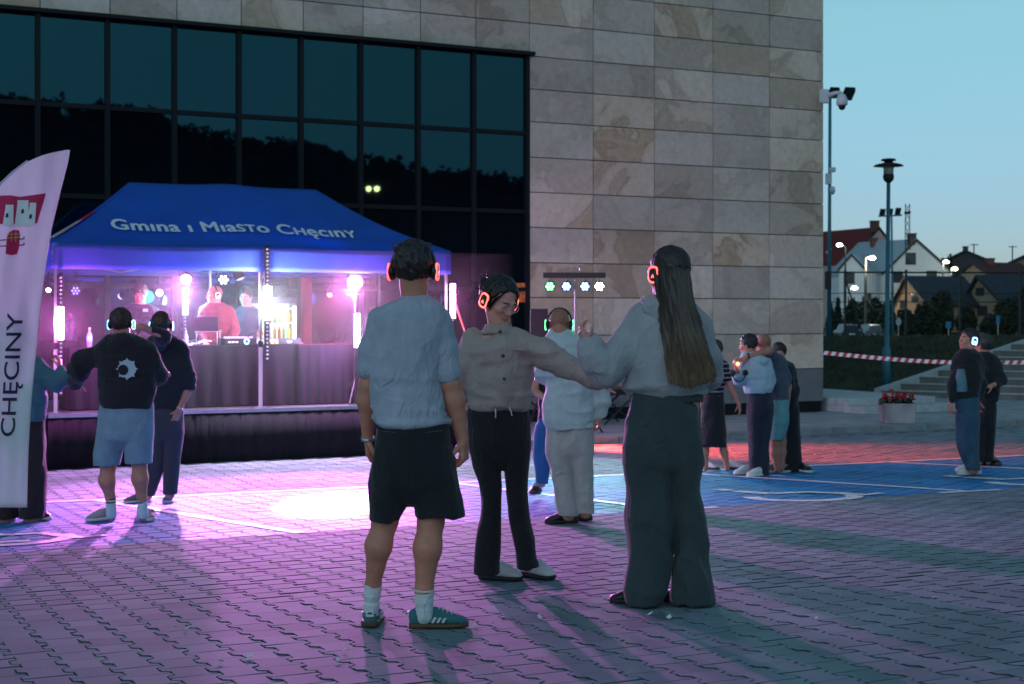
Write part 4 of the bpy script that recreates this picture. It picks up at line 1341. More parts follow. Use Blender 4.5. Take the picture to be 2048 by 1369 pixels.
# lit street lamps far behind
def street_lamp(px, py_b, py_t, hx, hy, Y, label, on=8.0, col=(1, .93, .72), r=.05, m=M_lampdk, e=260):
    b = at(px, py_b, Y); t = thing('street_lamp', b, label, 'street lamp', 'lit street lamps by the houses')
    tp_ = at(px, py_t, Y); h = at(hx, hy, Y)
    MB().tube([b, tp_, tp_ * .5 + h * .5 + Vector((0, 0, .12)), h], [r * 2.4, r * 1.7, r * 1.4, r * 1.2], 8).build('post', m, t, smooth=True)
    MB().lathe(h - Vector((0, 0, .02)), [(0, -.18), (.28, -.14), (.36, .02), (.20, .18), (.02, .22)], 14).build('lamp_globe', glow('glow_street', col, on), t, smooth=True)
    lamp('street_light', 'POINT', h - Vector((0, .6, .5)), e * 2, col, t, size=.15)
M_wood = mat('pole_concrete', (.22, .20, .17), .8, var=.2, vscale=3)
street_lamp(1731, 665, 516, 1744, 516, 140, 'lit lamp on a pale concrete post beside the parked cars', m=M_wood, r=.07)
street_lamp(1691, 600, 495, 1679, 490, 165, 'small lit lamp on a curved arm before the dark red roof', 5.0, (.9, .95, 1.0), .05, e=120)
street_lamp(1697, 660, 580, 1709, 576, 150, 'lit round lamp in front of the pink house wall', 8.0)
street_lamp(1886, 640, 528, 1892, 524, 165, 'lit street lamp just right of the white gable', 8.0)
street_lamp(1902, 650, 542, 1909, 538, 160, 'lit street lamp over the brown house roof', 8.0)

# ------------------------------------------------------------------ houses
def house(name, label, fl, fr, Yl_, Yr_, py_base, py_eave, py_peak, ridge, length, wall, roof_m, windows=(), chim=(), over=.35, px_peak=None, sky_light=()):
    """gable front between two photo columns; the ridge runs back along `ridge`"""
    a, b = at(fl, py_eave, Yl_), at(fr, py_eave, Yr_)
    zb = at(fl, py_base, Yl_).z
    ze = a.z; b.z = ze
    Ym = (Yl_ + Yr_) / 2
    m_ = (a + b) / 2 if px_peak is None else a + (b - a) * ((px_peak - fl) / (fr - fl))
    pk = Vector((m_.x, m_.y, zl(py_peak, Ym)))
    R = Vector((ridge[0], ridge[1], 0)).normalized() * length
    t = thing(name, Vector((m_.x, m_.y, zb)), label, 'house')
    A, B = Vector((a.x, a.y, zb)), Vector((b.x, b.y, zb))
    mb = MB()
    mb.v = [tuple(x) for x in (A, B, b, pk, a, A + R, B + R, b + R, pk + R, a + R)]
    mb.f = [(0, 1, 2, 3, 4), (9, 8, 7, 6, 5), (0, 4, 9, 5), (1, 6, 7, 2), (4, 3, 8, 9), (3, 2, 7, 8)]
    mb.build('wall', wall, t)
    rn = R.normalized()
    for e, nm in ((a, 0), (b, 1)):
        dn = (e - pk); dn = dn + dn.normalized() * over
        up = Vector((0, 0, .06)); th = Vector((0, 0, .16))
        c0, c1, c2, c3 = pk - rn * over + up, pk + dn - rn * over + up, pk + dn + R + rn * over + up, pk + R + rn * over + up
        MB().hexa([c0, c1, c2, c3, c0 + th, c1 + th, c2 + th, c3 + th]).build('roof_slope', roof_m, t)
        v0, v1 = c0 - rn * .05 - Vector((0, 0, .12)), c1 - rn * .05 - Vector((0, 0, .12))
        MB().hexa([v0, v1, v1 + rn * .04, v0 + rn * .04, v0 + th * 2, v1 + th * 2, v1 + rn * .04 + th * 2, v0 + rn * .04 + th * 2]).build('verge_board', M_lampdk, t)
    fv = (b - a); fn = fv.cross(Vector((0, 0, 1))).normalized()
    if fn.y > 0: fn = -fn
    for (wx0, wx1, wy0, wy1) in windows:
        p = []
        for (wx, wy) in ((wx0, wy1), (wx1, wy1), (wx1, wy0), (wx0, wy0)):
            k_ = (wx - CX) / F                      # meet the front wall plane
            Yw = fn.dot(a) / (fn.x * k_ + fn.y)
            p.append(Vector((k_ * Yw, Yw, zl(wy, Yw))))
        wf = MB().hexa([x - fn * .01 for x in p] + [x + fn * .05 for x in p]).build('window', M_lampdk, t)
        cc_ = sum(p, Vector()) / 4
        MB().hexa([cc_ + (x - cc_) * .86 + fn * .051 for x in p] + [cc_ + (x - cc_) * .86 + fn * .06 for x in p]).build('pane', mat('house_pane', (.02, .03, .04), .06), wf)
    for (u, w, h, m2) in chim:
        c = pk + R * u
        ch = MB().box(c.x - w / 2, c.x + w / 2, c.y - w / 2, c.y + w / 2, c.z - .5, c.z + h).build('chimney', m2, t)
        MB().box(c.x - w / 2 - .08, c.x + w / 2 + .08, c.y - w / 2 - .08, c.y + w / 2 + .08, c.z + h, c.z + h + .12).build('chimney_cap', M_lampdk, ch)
    for (u, v) in sky_light:
        dn = (a - pk); c = pk + R * u + dn * v + Vector((0, 0, .26))
        MB().obox(c, rn * .3, dn.normalized() * .5, (0, 0, .02)).build('skylight', mat('skylight', (.6, .65, .7), .1), t)
    return t
M_redroof = mat('red_tile_roof', (.13, .012, .014), .75, var=.25, vscale=1.5, bump=.6, bscale=5)
M_greyroof = mat('pale_metal_roof', (.30, .38, .43), .4, metal=.3, var=.08, vscale=2)
M_darkroof = mat('dark_tile_roof', (.020, .030, .042), .6, var=.25, vscale=2, bump=.5, bscale=6)
M_brownroof = mat('brown_tile_roof', (.055, .022, .020), .75, var=.25, vscale=2, bump=.5, bscale=6)
M_pinkw = mat('pink_render', (.48, .34, .33), .85, var=.1, vscale=1)
M_whitew = mat('white_render', (.58, .62, .64), .85, var=.06, vscale=1)
M_tanw = mat('tan_render', (.30, .19, .12), .85, var=.12, vscale=1)
M_beigew = mat('beige_render', (.20, .17, .13), .85, var=.12, vscale=1)
M_brick = mat('chimney_brick', (.12, .04, .035), .85, var=.2, vscale=6)
M_chdk = mat('chimney_dark', (.06, .05, .055), .8)
house('pink_house', 'pink house with a steep dark red roof behind the white one', 1692, 1806, 206, 198, 655, 528, 458, (-.42, .9), 12, M_pinkw, M_redroof, px_peak=1757, chim=((.06, 1.1, 1.0, M_brick),), sky_light=((.55, .62),))
house('white_house', 'white gabled house with a pale metal roof and dark windows', 1763, 1900, 178, 173, 655, 548, 482, (-.52, .86), 9.0, M_whitew, M_greyroof, px_peak=1830,
      windows=((1811, 1832, 506, 530), (1786, 1806, 543, 566), (1853, 1874, 542, 553)), chim=((.05, .9, .8, M_chdk), (.75, .8, .5, M_brick)))
house('annex_house', 'low white wing with a pale roof left of the lamp post', 1678, 1730, 172, 170, 655, 541, 512, (.45, .9), 6.0, M_whitew, M_greyroof, windows=((1692, 1709, 546, 568), (1735, 1743, 588, 602)), over=.2)
house('brown_house', 'small tan gabled house with a dark roof in front of the white one', 1790, 1856, 150, 146, 665, 608, 556, (.90, .43), 7.0, M_tanw, M_darkroof, px_peak=1816, windows=((1823, 1838, 588, 606), (1800, 1812, 600, 618)), over=.5)
house('beige_house', 'beige gabled house with a dark roof near the right edge', 1936, 2000, 150, 146, 662, 598, 554, (.93, .37), 8, M_beigew, M_darkroof, px_peak=1960, windows=((1952, 1968, 576, 592), (1955, 1975, 612, 632)), over=.5)
house('far_dark_house', 'far house with a dark blue hipped roof and small white dormer', 1878, 1985, 236, 230, 645, 528, 503, (.3, .95), 9, M_chdk, M_darkroof, chim=((.3, .7, .8, M_chdk),), windows=((1896, 1906, 531, 540),))
house('red_roof_house', 'long house with a dark red brown roof at the right edge', 1950, 2120, 200, 192, 655, 560, 510, (.6, .8), 10, M_beigew, M_brownroof, chim=((.1, .8, .9, M_brick), (.8, .9, .7, M_brick)), px_peak=2062)
house('low_red_house', 'low brown red roof between the street lamps and the beige house', 1908, 1990, 176, 172, 655, 560, 528, (.9, .43), 7, M_beigew, M_brownroof, chim=((.35, .9, .6, M_brick),), windows=((1920, 1932, 572, 592),))
# lattice mast behind the white house
ms = thing('lattice_mast', at(1815, 500, 150), 'thin lattice pylon behind the white house roof', 'pylon')
for dx in (-4.5, 4.5):
    MB().tube([at(1815 + dx, 500, 150), at(1815 + dx * .9, 408, 150)], .05, 4).build('leg', M_lampdk, ms)
for k in range(6):
    y0 = 500 - k * 15
    MB().tube([at(1811, y0, 150), at(1819, y0 - 15, 150)], .03, 4).build('brace', M_lampdk, ms)
    MB().tube([at(1819, y0, 150), at(1811, y0 - 15, 150)], .03, 4).build('brace', M_lampdk, ms)
MB().tube([at(1809, 427, 150), at(1821, 425, 150)], .14, 4).build('cross_arm', M_lampdk, ms)
for (x, y0, y1, l) in ((1948, 500, 488, 'thin roof antenna above the far dark house'), (2025, 510, 492, 'thin roof antenna above the long red roof')):
    t = thing('roof_antenna', at(x, y0 + 5, 110), l, 'antenna', 'roof antennas')
    MB().tube([at(x, y0 + 14, 110), at(x, y1, 110)], .05, 5).build('mast', M_lampdk, t)
    MB().tube([at(x - 8, y1 + 2, 110), at(x + 9, y1 + 2, 110)], .03, 5).build('boom', M_lampdk, t)

# ------------------------------------------------------------------ ball-stop fence, cars, signs
fe = thing('ball_fence', at(1690, 676, 100), 'high dark mesh fence in front of the houses', 'fence')
for px in (1690, 1812, 1920, 2040):
    MB().tube([at(px, 684, 100), at(px, 540, 100)], .09, 6).build('post', M_lampdk, fe)
for py in (545, 587, 604):
    MB().tube([at(1655, py, 100), at(2060, py + 1, 100)], .03 if py > 545 else .06, 5).build('rail', M_lampdk, fe)
MB().tube([at(1691, 560, 100), at(1729, 680, 100)], .06, 6).build('brace', M_lampdk, fe)
wires = MB()
for k in range(70):
    px = 1656 + k * 6
    wires.tube([at(px, 682, 100), at(px, 546, 100)], .008, 3, cap=False)
wires.build('mesh_wires', M_lampdk, fe)['kind'] = 'stuff'

def car(px, py_w, Y, m, label, L=4.1):
    b = at(px, py_w, Y); t = thing('parked_car', b, label, 'car', 'cars parked by the fence')
    x, z = b.x, b.z
    prof = [(-.85, .28), (-.88, .62), (-.80, .80), (-.66, .88), (-.52, 1.40), (.52, 1.40), (.66, .88), (.80, .80), (.88, .62), (.85, .28)]
    mb = MB(); n_ = len(prof)
    secs = [(0, .93, .80), (.25, 1.0, 1.0), (1.1, 1.0, 1.0), (2.9, 1.0, 1.02), (3.7, 1.0, .72), (L, .9, .62)]
    for (yy, sx, sz) in secs:
        mb.v += [(x + p[0] * sx, Y + yy, z + (p[1] if p[1] < .9 else .88 + (p[1] - .88) * (sz if sz > .75 else .05))) for p in prof]
    for i in range(len(secs) - 1):
        mb.f += [(i * n_ + k, i * n_ + (k + 1) % n_, (i + 1) * n_ + (k + 1) % n_, (i + 1) * n_ + k) for k in range(n_)]
    mb.f += [tuple(range(n_)), tuple(range((len(secs) - 1) * n_, len(secs) * n_))]
    mb.build('body', m, t, bevel=.05)
    MB().hexa([(x - .60, Y + .06, z + .92), (x + .60, Y + .06, z + .92), (x + .60, Y + .10, z + .92), (x - .60, Y + .10, z + .92), (x - .50, Y + .21, z + 1.33), (x + .50, Y + .21, z + 1.33), (x + .5, Y + .25, z + 1.33), (x - .5, Y + .25, z + 1.33)]).build('rear_window', mat('car_glass', (.015, .02, .03), .05), t)
    for e in (-1, 1):
        MB().box(x + e * .70 - .11, x + e * .70 + .11, Y - .03, Y + .03, z + .66, z + .80).build('tail_light', mat('tail_light', (.3, .02, .02), .2), t, bevel=.01)
        for yy in (.75, 3.2):
            wh = MB().lathe((x + e * .78, Y + yy, z + .30), [(.30, -.09), (.31, 0), (.30, .09)], 16, axis=(1, 0, 0)).build('wheel', M_black, t)
            MB().lathe((x + e * .875, Y + yy, z + .30), [(.18, -.005), (.17, .005), (0, .01)], 12, axis=(e, 0, 0)).build('rim', M_alu, wh)
    MB().box(x - .26, x + .26, Y - .035, Y + .0, z + .48, z + .60).build('number_plate', M_white, t)
M_carg = mat('car_silver', (.22, .25, .28), .3, metal=.6); M_card = mat('car_dark', (.03, .05, .06), .3, metal=.3)
car(1704, 681, 128, M_card, 'dark parked car left of the concrete lamp post')
car(1750, 680, 132, M_carg, 'silver parked car right of the concrete lamp post')
def sign(px, py_b, py_c, Y, w, h, m, label, rnd=False):
    b = at(px, py_b, Y); t = thing('road_sign', b, label, 'road sign')
    MB().tube([b, at(px, py_c - h / 2, Y)], .03, 6).build('post', M_alu, t)
    c = at(px, py_c, Y - .05)
    if rnd: MB().lathe(c, [(w / F * Y / 2, 0), (w / F * Y / 2, .01), (0, .012)], 18, axis=(.7, -1, 0)).build('plate', m, t)
    else: MB().obox(c, (w / F * Y / 2, 0, 0), (0, .01, 0), (0, 0, h / F * Y / 2)).build('plate', m, t)
M_signb = mat('sign_blue', (.02, .20, .38), .5); M_signw = mat('sign_white', (.5, .55, .58), .5)
sign(1797, 682, 644, 105, 16, 18, M_signw, 'pale round road sign on a thin post', True)
sign(1897, 680, 650, 105, 11, 13, M_signb, 'blue road sign above the far couple', False)
sign(1996, 680, 640, 105, 8, 16, M_signb, 'narrow blue road sign near the right edge', False)

# ------------------------------------------------------------------ trees and hedges by the houses
def crown_mesh(c, rx, ry, rz, n, leaf, seed, shape='ball'):
    rr = np.random.RandomState(seed)
    u = rr.normal(size=(n, 3)); u /= np.linalg.norm(u, axis=1)[:, None]
    rad = rr.uniform(.25, 1.0, n) ** .45
    lump = 1 + .30 * vnoise(u * 2.3 + seed, seed)
    p = u * (rad * lump)[:, None]
    if shape == 'cone':
        p[:, :2] *= np.clip((1.05 - (p[:, 2:3] + 1) / 2), .05, 1) * 1.1
    P = np.array(c) + p * np.array([rx, ry, rz])
    a = rr.normal(size=(n, 3)); a /= np.linalg.norm(a, axis=1)[:, None]
    b = np.cross(a, rr.normal(size=(n, 3))); b /= np.linalg.norm(b, axis=1)[:, None]
    L = leaf * rr.uniform(.6, 1.3, n)[:, None]
    V = np.stack([P - a * L, P - b * L * .6, P + a * L, P + b * L * .6], 1).reshape(-1, 3)
    return V.tolist(), [(4 * i, 4 * i + 1, 4 * i + 2, 4 * i + 3) for i in range(n)]
M_fol = mat('dark_foliage', (.018, .030, .014), .9, var=.5, vscale=.8)
M_fol2 = mat('blue_green_foliage', (.016, .034, .026), .9, var=.5, vscale=.8)
M_bark = mat('bark', (.045, .035, .028), .9)
def tree(name, label, px, py_b, py_t, Y, w, seed, shape='ball', m=None, n=1500, grp='trees and shrubs by the houses'):
    b = at(px, py_b, Y); z1 = zl(py_t, Y); h = z1 - b.z
    t = thing(name, b, label, 'shrub' if name == 'hedge_shrub' else 'tree', grp)
    rx = w / F * Y / 2
    MB().tube([b - Vector((0, 0, .2)), b + Vector((.05, 0, h * .4)), b + Vector((0, 0, h * .75))], [.05 * h * .6 + .03, .03 * h * .6 + .02, .02], 7).build('trunk', M_bark, t)
    for k in range(4):
        a = k * 1.6 + seed
        MB().tube([b + Vector((0, 0, h * .3)), b + Vector((rx * .5 * math.cos(a), rx * .5 * math.sin(a), h * .62))], [.03 * h * .4, .015], 5).build('limb', M_bark, t)
    mb = MB(); mb.v, mb.f = crown_mesh((b.x, b.y, b.z + h * .52), rx, rx * .9, h * .50, n, min(.05 * h + .05, .30), seed, shape)
    mb.build('crown', m or M_fol, t)
for i, (px, pt, w) in enumerate(((1662, 612, 26), (1676, 600, 22), (1705, 604, 34), (1728, 601, 30), (1752, 602, 30), (1776, 600, 28))):
    tree('hedge_shrub', ('dark clipped conifer beside the stone corner', 'pointed dark conifer left of the fence post', 'dark hedge shrub above the parked dark car', 'dark hedge shrub behind the concrete lamp post', 'dark hedge shrub above the silver car', 'dark hedge shrub behind the teal poles')[i], px, 680, pt, 142, w, 11 + i, 'cone' if i < 2 else 'ball', M_fol2, 1500)
for i, (px, pb, pt, Y, w, l) in enumerate(((1812, 672, 622, 58, 46, 'round dark bush before the tan house'), (1850, 672, 612, 60, 50, 'broad dark tree right of the tan house'), (1885, 670, 582, 64, 46, 'dark tree between the tan and beige houses'),
        (1915, 668, 560, 72, 40, 'tall dark tree left of the beige house'), (1932, 668, 612, 60, 36, 'dark bush before the beige house'), (1985, 668, 630, 56, 44, 'low dark bush under the beige gable'), (2020, 668, 600, 62, 60, 'broad dark tree at the right edge'), (2052, 668, 580, 66, 50, 'dark tree cut by the right edge'),
        (1893, 668, 520, 100, 30, 'dark tall tree behind the street lamps'), (1702, 660, 462, 118, 16, 'dark treetop behind the dark red roof'))):
    tree('garden_tree', l, px, pb + 6, pt, Y * 2.2, w, 40 + i, 'ball', None, 2200)

# ------------------------------------------------------------------ the hill behind the photographer (seen in the window front)
def mirrored(px, py, dist):
    u, v = (px - CX) / F, (py - HY) / F
    dirv = Vector((u, 1, -v)); nv = Vector((NX, NY, 0))
    t = D_WALL / dirv.dot(nv)
    hit = Vector((0, 0, CH)) + dirv * t
    rd = dirv - nv * 2 * dirv.dot(nv)
    return hit + rd * (dist / math.hypot(rd.x, rd.y))
SKYL = [(-900, 150), (-500, 165), (-200, 185), (0, 205), (120, 215), (215, 218), (300, 235), (400, 268), (480, 278), (560, 290), (640, 305), (720, 325), (840, 340), (950, 358), (1060, 372), (1300, 400), (1700, 430), (2300, 460)]
M_hill = mat('wooded_hill', (.016, .020, .010), .95, var=.5, vscale=.05, bump=1, bscale=.3)
mb = MB(); K = 8
for (x, y) in SKYL:
    top = mirrored(x, y, 330)
    base = mirrored(x, 632, 150); 
    for k in range(K + 1):
        t = k / K
        p = base + (top - base) * t
        mb.v.append((p.x, p.y, .5 + (top.z - .5) * (t ** 1.3) + 2.0 * math.sin(x * .02 + k)* t))
    p = top + (top - base).normalized() * 120
    mb.v.append((p.x, p.y, top.z * .6))
K2 = K + 2
mb.f = [(i * K2 + k, i * K2 + k + 1, (i + 1) * K2 + k + 1, (i + 1) * K2 + k) for i in range(len(SKYL) - 1) for k in range(K2 - 1)]
tag(mb.build('hills', M_hill, smooth=True), 'wooded hill across the square', 'hill', kind='structure')
VV, FF_ = [], []
rr = random.Random(5)
for i in range(len(SKYL) - 1):
    (xa, ya), (xb, yb) = SKYL[i], SKYL[i + 1]
    for k in range(max(3, int((xb - xa) / 9))):
        t = rr.random(); x = xa + (xb - xa) * t; y = ya + (yb - ya) * t
        p = mirrored(x, y + 6, 330 - rr.uniform(0, 40)); h = rr.uniform(2, 4.2)
        v, f = crown_mesh((p.x, p.y, p.z + h * .2 - 1), h * .5, h * .5, h * .8, 60, .8, i * 50 + k)
        o_ = len(VV); VV += v; FF_ += [tuple(a + o_ for a in q_) for q_ in f]
mb = MB(); mb.v, mb.f = VV, FF_
tag(mb.build('hill_wood', M_fol), 'treeline on the hill across the square', 'wood', kind='stuff')
hh = mirrored(602, 290, 300)
ht = thing('hill_house', hh - Vector((0, 0, 4)), 'dark house on the hill mirrored in the window front', 'house')
MB().box(hh.x - 2.6, hh.x + 2.6, hh.y - 2.6, hh.y + 2.6, hh.z - 5, hh.z - .6).build('wall', M_chdk, ht)
mb = MB(); mb.v = [(hh.x - 3.6, hh.y - 3.6, hh.z - .6), (hh.x + 3.6, hh.y - 3.6, hh.z - .6), (hh.x + 3.6, hh.y + 3.6, hh.z - .6), (hh.x - 3.6, hh.y + 3.6, hh.z - .6), (hh.x, hh.y, hh.z + 1.4)]
mb.f = [(3, 2, 1, 0), (0, 1, 4), (1, 2, 4), (2, 3, 4), (3, 0, 4)]
mb.build('roof', M_darkroof, ht)
for x, lab in ((737, 'left of two warm lamps mirrored in the window front'), (754, 'right of two warm lamps mirrored in the window front')):
    p = mirrored(x, 377, 60)
    t = thing('street_lamp', Vector((p.x, p.y, .7)), lab, 'street lamp', 'lamps across the square')
    MB().tube([(p.x, p.y, .6), (p.x, p.y, p.z - .1)], .06, 6).build('post', M_lampdk, t)
    MB().lathe(p, [(.05, -.15), (.16, -.05), (.16, .1), (.03, .16)], 12).build('lamp_globe', glow('glow_far', (1, .42, .13), 60), t, smooth=True)
# ================================================================== people: implicit surfaces turned into continuous meshes
class Field:
    def __init__(self, lo, hi, h):
        self.h = h
        self.lo = np.array(lo, dtype=np.float64) - 3 * h
        n = np.ceil((np.array(hi) + 3 * h - self.lo) / h).astype(int) + 1
        self.ax = [(self.lo[i] + h * np.arange(n[i])).astype(np.float32) for i in range(3)]
        self.D = np.full(n, 1.0, dtype=np.float32)

    def add(self, prim, k=0.0, op='u'):
        fn, lo, hi = prim
        pad = k + 2.5 * self.h
        sl = []
        for i in range(3):
            a = int(np.floor((lo[i] - pad - self.lo[i]) / self.h)); b = int(np.ceil((hi[i] + pad - self.lo[i]) / self.h)) + 1
            a, b = max(a, 0), min(b, len(self.ax[i]))
            if a >= b: return self
            sl.append(slice(a, b))
        X = self.ax[0][sl[0]][:, None, None]; Y = self.ax[1][sl[1]][None, :, None]; Z = self.ax[2][sl[2]][None, None, :]
        d = fn(X, Y, Z).astype(np.float32)
        D = self.D[tuple(sl)]
        if op == 'u':
            if k > 0:
                t = np.clip(.5 + .5 * (D - d) / k, 0, 1)
                D[...] = D + (d - D) * t - k * t * (1 - t)
            else:
                np.minimum(D, d, out=D)
        elif op == 's':
            if k > 0:
                d = -d
                t = np.clip(.5 - .5 * (D - d) / k, 0, 1)
                D[...] = D + (d - D) * t + k * t * (1 - t)
            else:
                np.maximum(D, -d, out=D)
        elif op == 'i':
            np.maximum(D, d, out=D)
        return self

    def cut(self, fn):                 # keep where fn < 0, whole grid
        X = self.ax[0][:, None, None]; Y = self.ax[1][None, :, None]; Z = self.ax[2][None, None, :]
        np.maximum(self.D, fn(X, Y, Z).astype(np.float32), out=self.D)
        return self

    def mesh(self):
        D = self.D; s = D < 0
        c = s[:-1, :-1, :-1].astype(np.int8)
        cnt = np.zeros(c.shape, np.int8)
        for i in (0, 1):
            for j in (0, 1):
                for k in (0, 1):
                    cnt += s[i:D.shape[0] - 1 + i, j:D.shape[1] - 1 + j, k:D.shape[2] - 1 + k]
        act = np.argwhere((cnt > 0) & (cnt < 8))
        idx = np.full(c.shape, -1, np.int32); idx[act[:, 0], act[:, 1], act[:, 2]] = np.arange(len(act))
        cor = [(i, j, k) for i in (0, 1) for j in (0, 1) for k in (0, 1)]
        val = np.stack([D[act[:, 0] + i, act[:, 1] + j, act[:, 2] + k] for i, j, k in cor], 1)
        acc = np.zeros((len(act), 3)); num = np.zeros(len(act))
        for a in range(8):
            for b in range(a + 1, 8):
                if sum(x != y for x, y in zip(cor[a], cor[b])) != 1: continue
                va, vb = val[:, a], val[:, b]
                m = (va < 0) != (vb < 0)
                t = np.where(m, va / np.where(m, va - vb, 1), 0)
                pa, pb = np.array(cor[a]), np.array(cor[b])
                acc += np.where(m[:, None], pa + (pb - pa) * t[:, None], 0); num += m
        V = self.lo + (act + acc / num[:, None]) * self.h
        faces = []
        for ax in range(3):
            s0 = np.take(s, range(D.shape[ax] - 1), ax); s1 = np.take(s, range(1, D.shape[ax]), ax)
            e = np.argwhere(s0 != s1)
            o1, o2 = [(1, 2), (2, 0), (0, 1)][ax]
            ok = (e[:, o1] > 0) & (e[:, o2] > 0) & (e[:, o1] < D.shape[o1] - 1) & (e[:, o2] < D.shape[o2] - 1)
            e = e[ok]
            fl = s0[e[:, 0], e[:, 1], e[:, 2]]
            q = []
            for (a, b) in ((-1, -1), (0, -1), (0, 0), (-1, 0)):
                g = e.copy(); g[:, o1] += a; g[:, o2] += b
                q.append(idx[g[:, 0], g[:, 1], g[:, 2]])
            q = np.stack(q, 1)
            q[~fl] = q[~fl][:, ::-1]
            faces.append(q)
        return V, np.concatenate(faces)


def np_mesh(V, Q, name, m, parent=None, colors=None):
    me = bpy.data.meshes.new(name)
    n, f = len(V), len(Q)
    me.vertices.add(n); me.vertices.foreach_set('co', np.ascontiguousarray(V, dtype=np.float32).ravel())
    me.loops.add(f * 4); me.loops.foreach_set('vertex_index', np.ascontiguousarray(Q, dtype=np.int32).ravel())
    me.polygons.add(f)
    me.polygons.foreach_set('loop_start', np.arange(0, f * 4, 4, dtype=np.int32))
    me.polygons.foreach_set('loop_total', np.full(f, 4, dtype=np.int32))
    me.polygons.foreach_set('use_smooth', np.ones(f, dtype=bool))
    me.update(calc_edges=True)
    if colors is not None:
        a = me.attributes.new('Col', 'FLOAT_COLOR', 'POINT')
        a.data.foreach_set('color', np.concatenate([colors, np.ones((n, 1))], 1).astype(np.float32).ravel())
    me.materials.append(m)
    o = bpy.data.objects.new(name, me); COL.objects.link(o)
    if parent: o.parent = parent
    return o


def normals(V, Q):
    fn = np.cross(V[Q[:, 2]] - V[Q[:, 0]], V[Q[:, 3]] - V[Q[:, 1]])
    N = np.zeros_like(V)
    for k in range(4): np.add.at(N, Q[:, k], fn)
    return N / np.maximum(np.linalg.norm(N, axis=1), 1e-12)[:, None]


# ---- primitives -> (function, box)
def capsule(a, b, ra, rb=None):
    rb = ra if rb is None else rb
    a, b = np.array(a, dtype=np.float32), np.array(b, dtype=np.float32)
    ba = b - a; L = max(float(ba @ ba), 1e-9)
    def fn(X, Y, Z):
        px, py, pz = X - a[0], Y - a[1], Z - a[2]
        h = np.clip((px * ba[0] + py * ba[1] + pz * ba[2]) / L, 0, 1)
        return np.sqrt((px - ba[0] * h) ** 2 + (py - ba[1] * h) ** 2 + (pz - ba[2] * h) ** 2) - (ra + (rb - ra) * h)
    r = max(ra, rb)
    return fn, np.minimum(a, b) - r, np.maximum(a, b) + r


def ellip(c, r, R=np.eye(3)):           # R rows = local axes
    c = np.array(c, dtype=np.float32); r = np.array(r, dtype=np.float32); R = np.array(R, dtype=np.float32)
    def fn(X, Y, Z):
        px, py, pz = X - c[0], Y - c[1], Z - c[2]
        l = [(px * R[i, 0] + py * R[i, 1] + pz * R[i, 2]) / r[i] for i in range(3)]
        k0 = np.sqrt(l[0] ** 2 + l[1] ** 2 + l[2] ** 2)
        k1 = np.sqrt((l[0] / r[0]) ** 2 + (l[1] / r[1]) ** 2 + (l[2] / r[2]) ** 2)
        return k0 * (k0 - 1) / np.maximum(k1, 1e-5)
    e = np.sqrt(((R.T * r) ** 2).sum(1))
    return fn, c - e, c + e


def pchip(x, y, xi):
    x, y = np.asarray(x, float), np.asarray(y, float)
    if len(x) == 2: return np.interp(xi, x, y)
    h = np.diff(x); dl = np.diff(y) / h
    m = np.zeros_like(y)
    for i in range(1, len(x) - 1):
        if dl[i - 1] * dl[i] > 0:
            w1, w2 = 2 * h[i] + h[i - 1], h[i] + 2 * h[i - 1]
            m[i] = (w1 + w2) / (w1 / dl[i - 1] + w2 / dl[i])
    m[0], m[-1] = dl[0], dl[-1]
    k = np.clip(np.searchsorted(x, xi) - 1, 0, len(x) - 2)
    t = (xi - x[k]) / h[k]
    return (2 * t ** 3 - 3 * t ** 2 + 1) * y[k] + (t ** 3 - 2 * t ** 2 + t) * h[k] * m[k] + (-2 * t ** 3 + 3 * t ** 2) * y[k + 1] + (t ** 3 - t ** 2) * h[k] * m[k + 1]


def loft(secs, grow=0.0, ex=2.0, yaw=0.0, cut0=True, cut1=True):
    """secs rows: z, cx, cy, a, b - ellipses stacked along z"""
    S = np.array(sorted(secs), dtype=np.float64)
    z0, z1 = S[0, 0], S[-1, 0]
    zi = np.linspace(z0, z1, 160)
    C = [pchip(S[:, 0], S[:, i], zi) for i in range(1, 5)]
    cs, sn = math.cos(yaw), math.sin(yaw)
    def fn(X, Y, Z):
        z = np.clip(Z, z0, z1)
        cx, cy, a, b = [np.interp(z, zi, c).astype(np.float32) for c in C]
        a, b = a + grow, b + grow
        px, py = X - cx, Y - cy
        u, v = px * cs + py * sn, -px * sn + py * cs
        if ex == 2.0: q = np.sqrt((u / a) ** 2 + (v / b) ** 2)
        else: q = (np.abs(u / a) ** ex + np.abs(v / b) ** ex) ** (1 / ex)
        d = (q - 1) * np.minimum(a, b)
        if cut0: d = np.maximum(d, z0 - grow * 0 - Z)
        if cut1: d = np.maximum(d, Z - z1)
        return d
    m = max(S[:, 3].max(), S[:, 4].max()) + grow
    lo = np.array([S[:, 1].min() - m, S[:, 2].min() - m, z0]); hi = np.array([S[:, 1].max() + m, S[:, 2].max() + m, z1])
    return fn, lo, hi


def rot(v, axis, ang):
    return Matrix.Rotation(ang, 3, axis) @ v


def skin_mat(name):
    return mat(name, (.5, .35, .3), .55, attr=True, var=.10, vscale=22, bump=.15, bscale=140, spec=.4)
M_skin = skin_mat('skin')
SKIN = {'fair': (.60, .25, .17), 'tan': (.45, .20, .135), 'pink': (.60, .32, .25)}


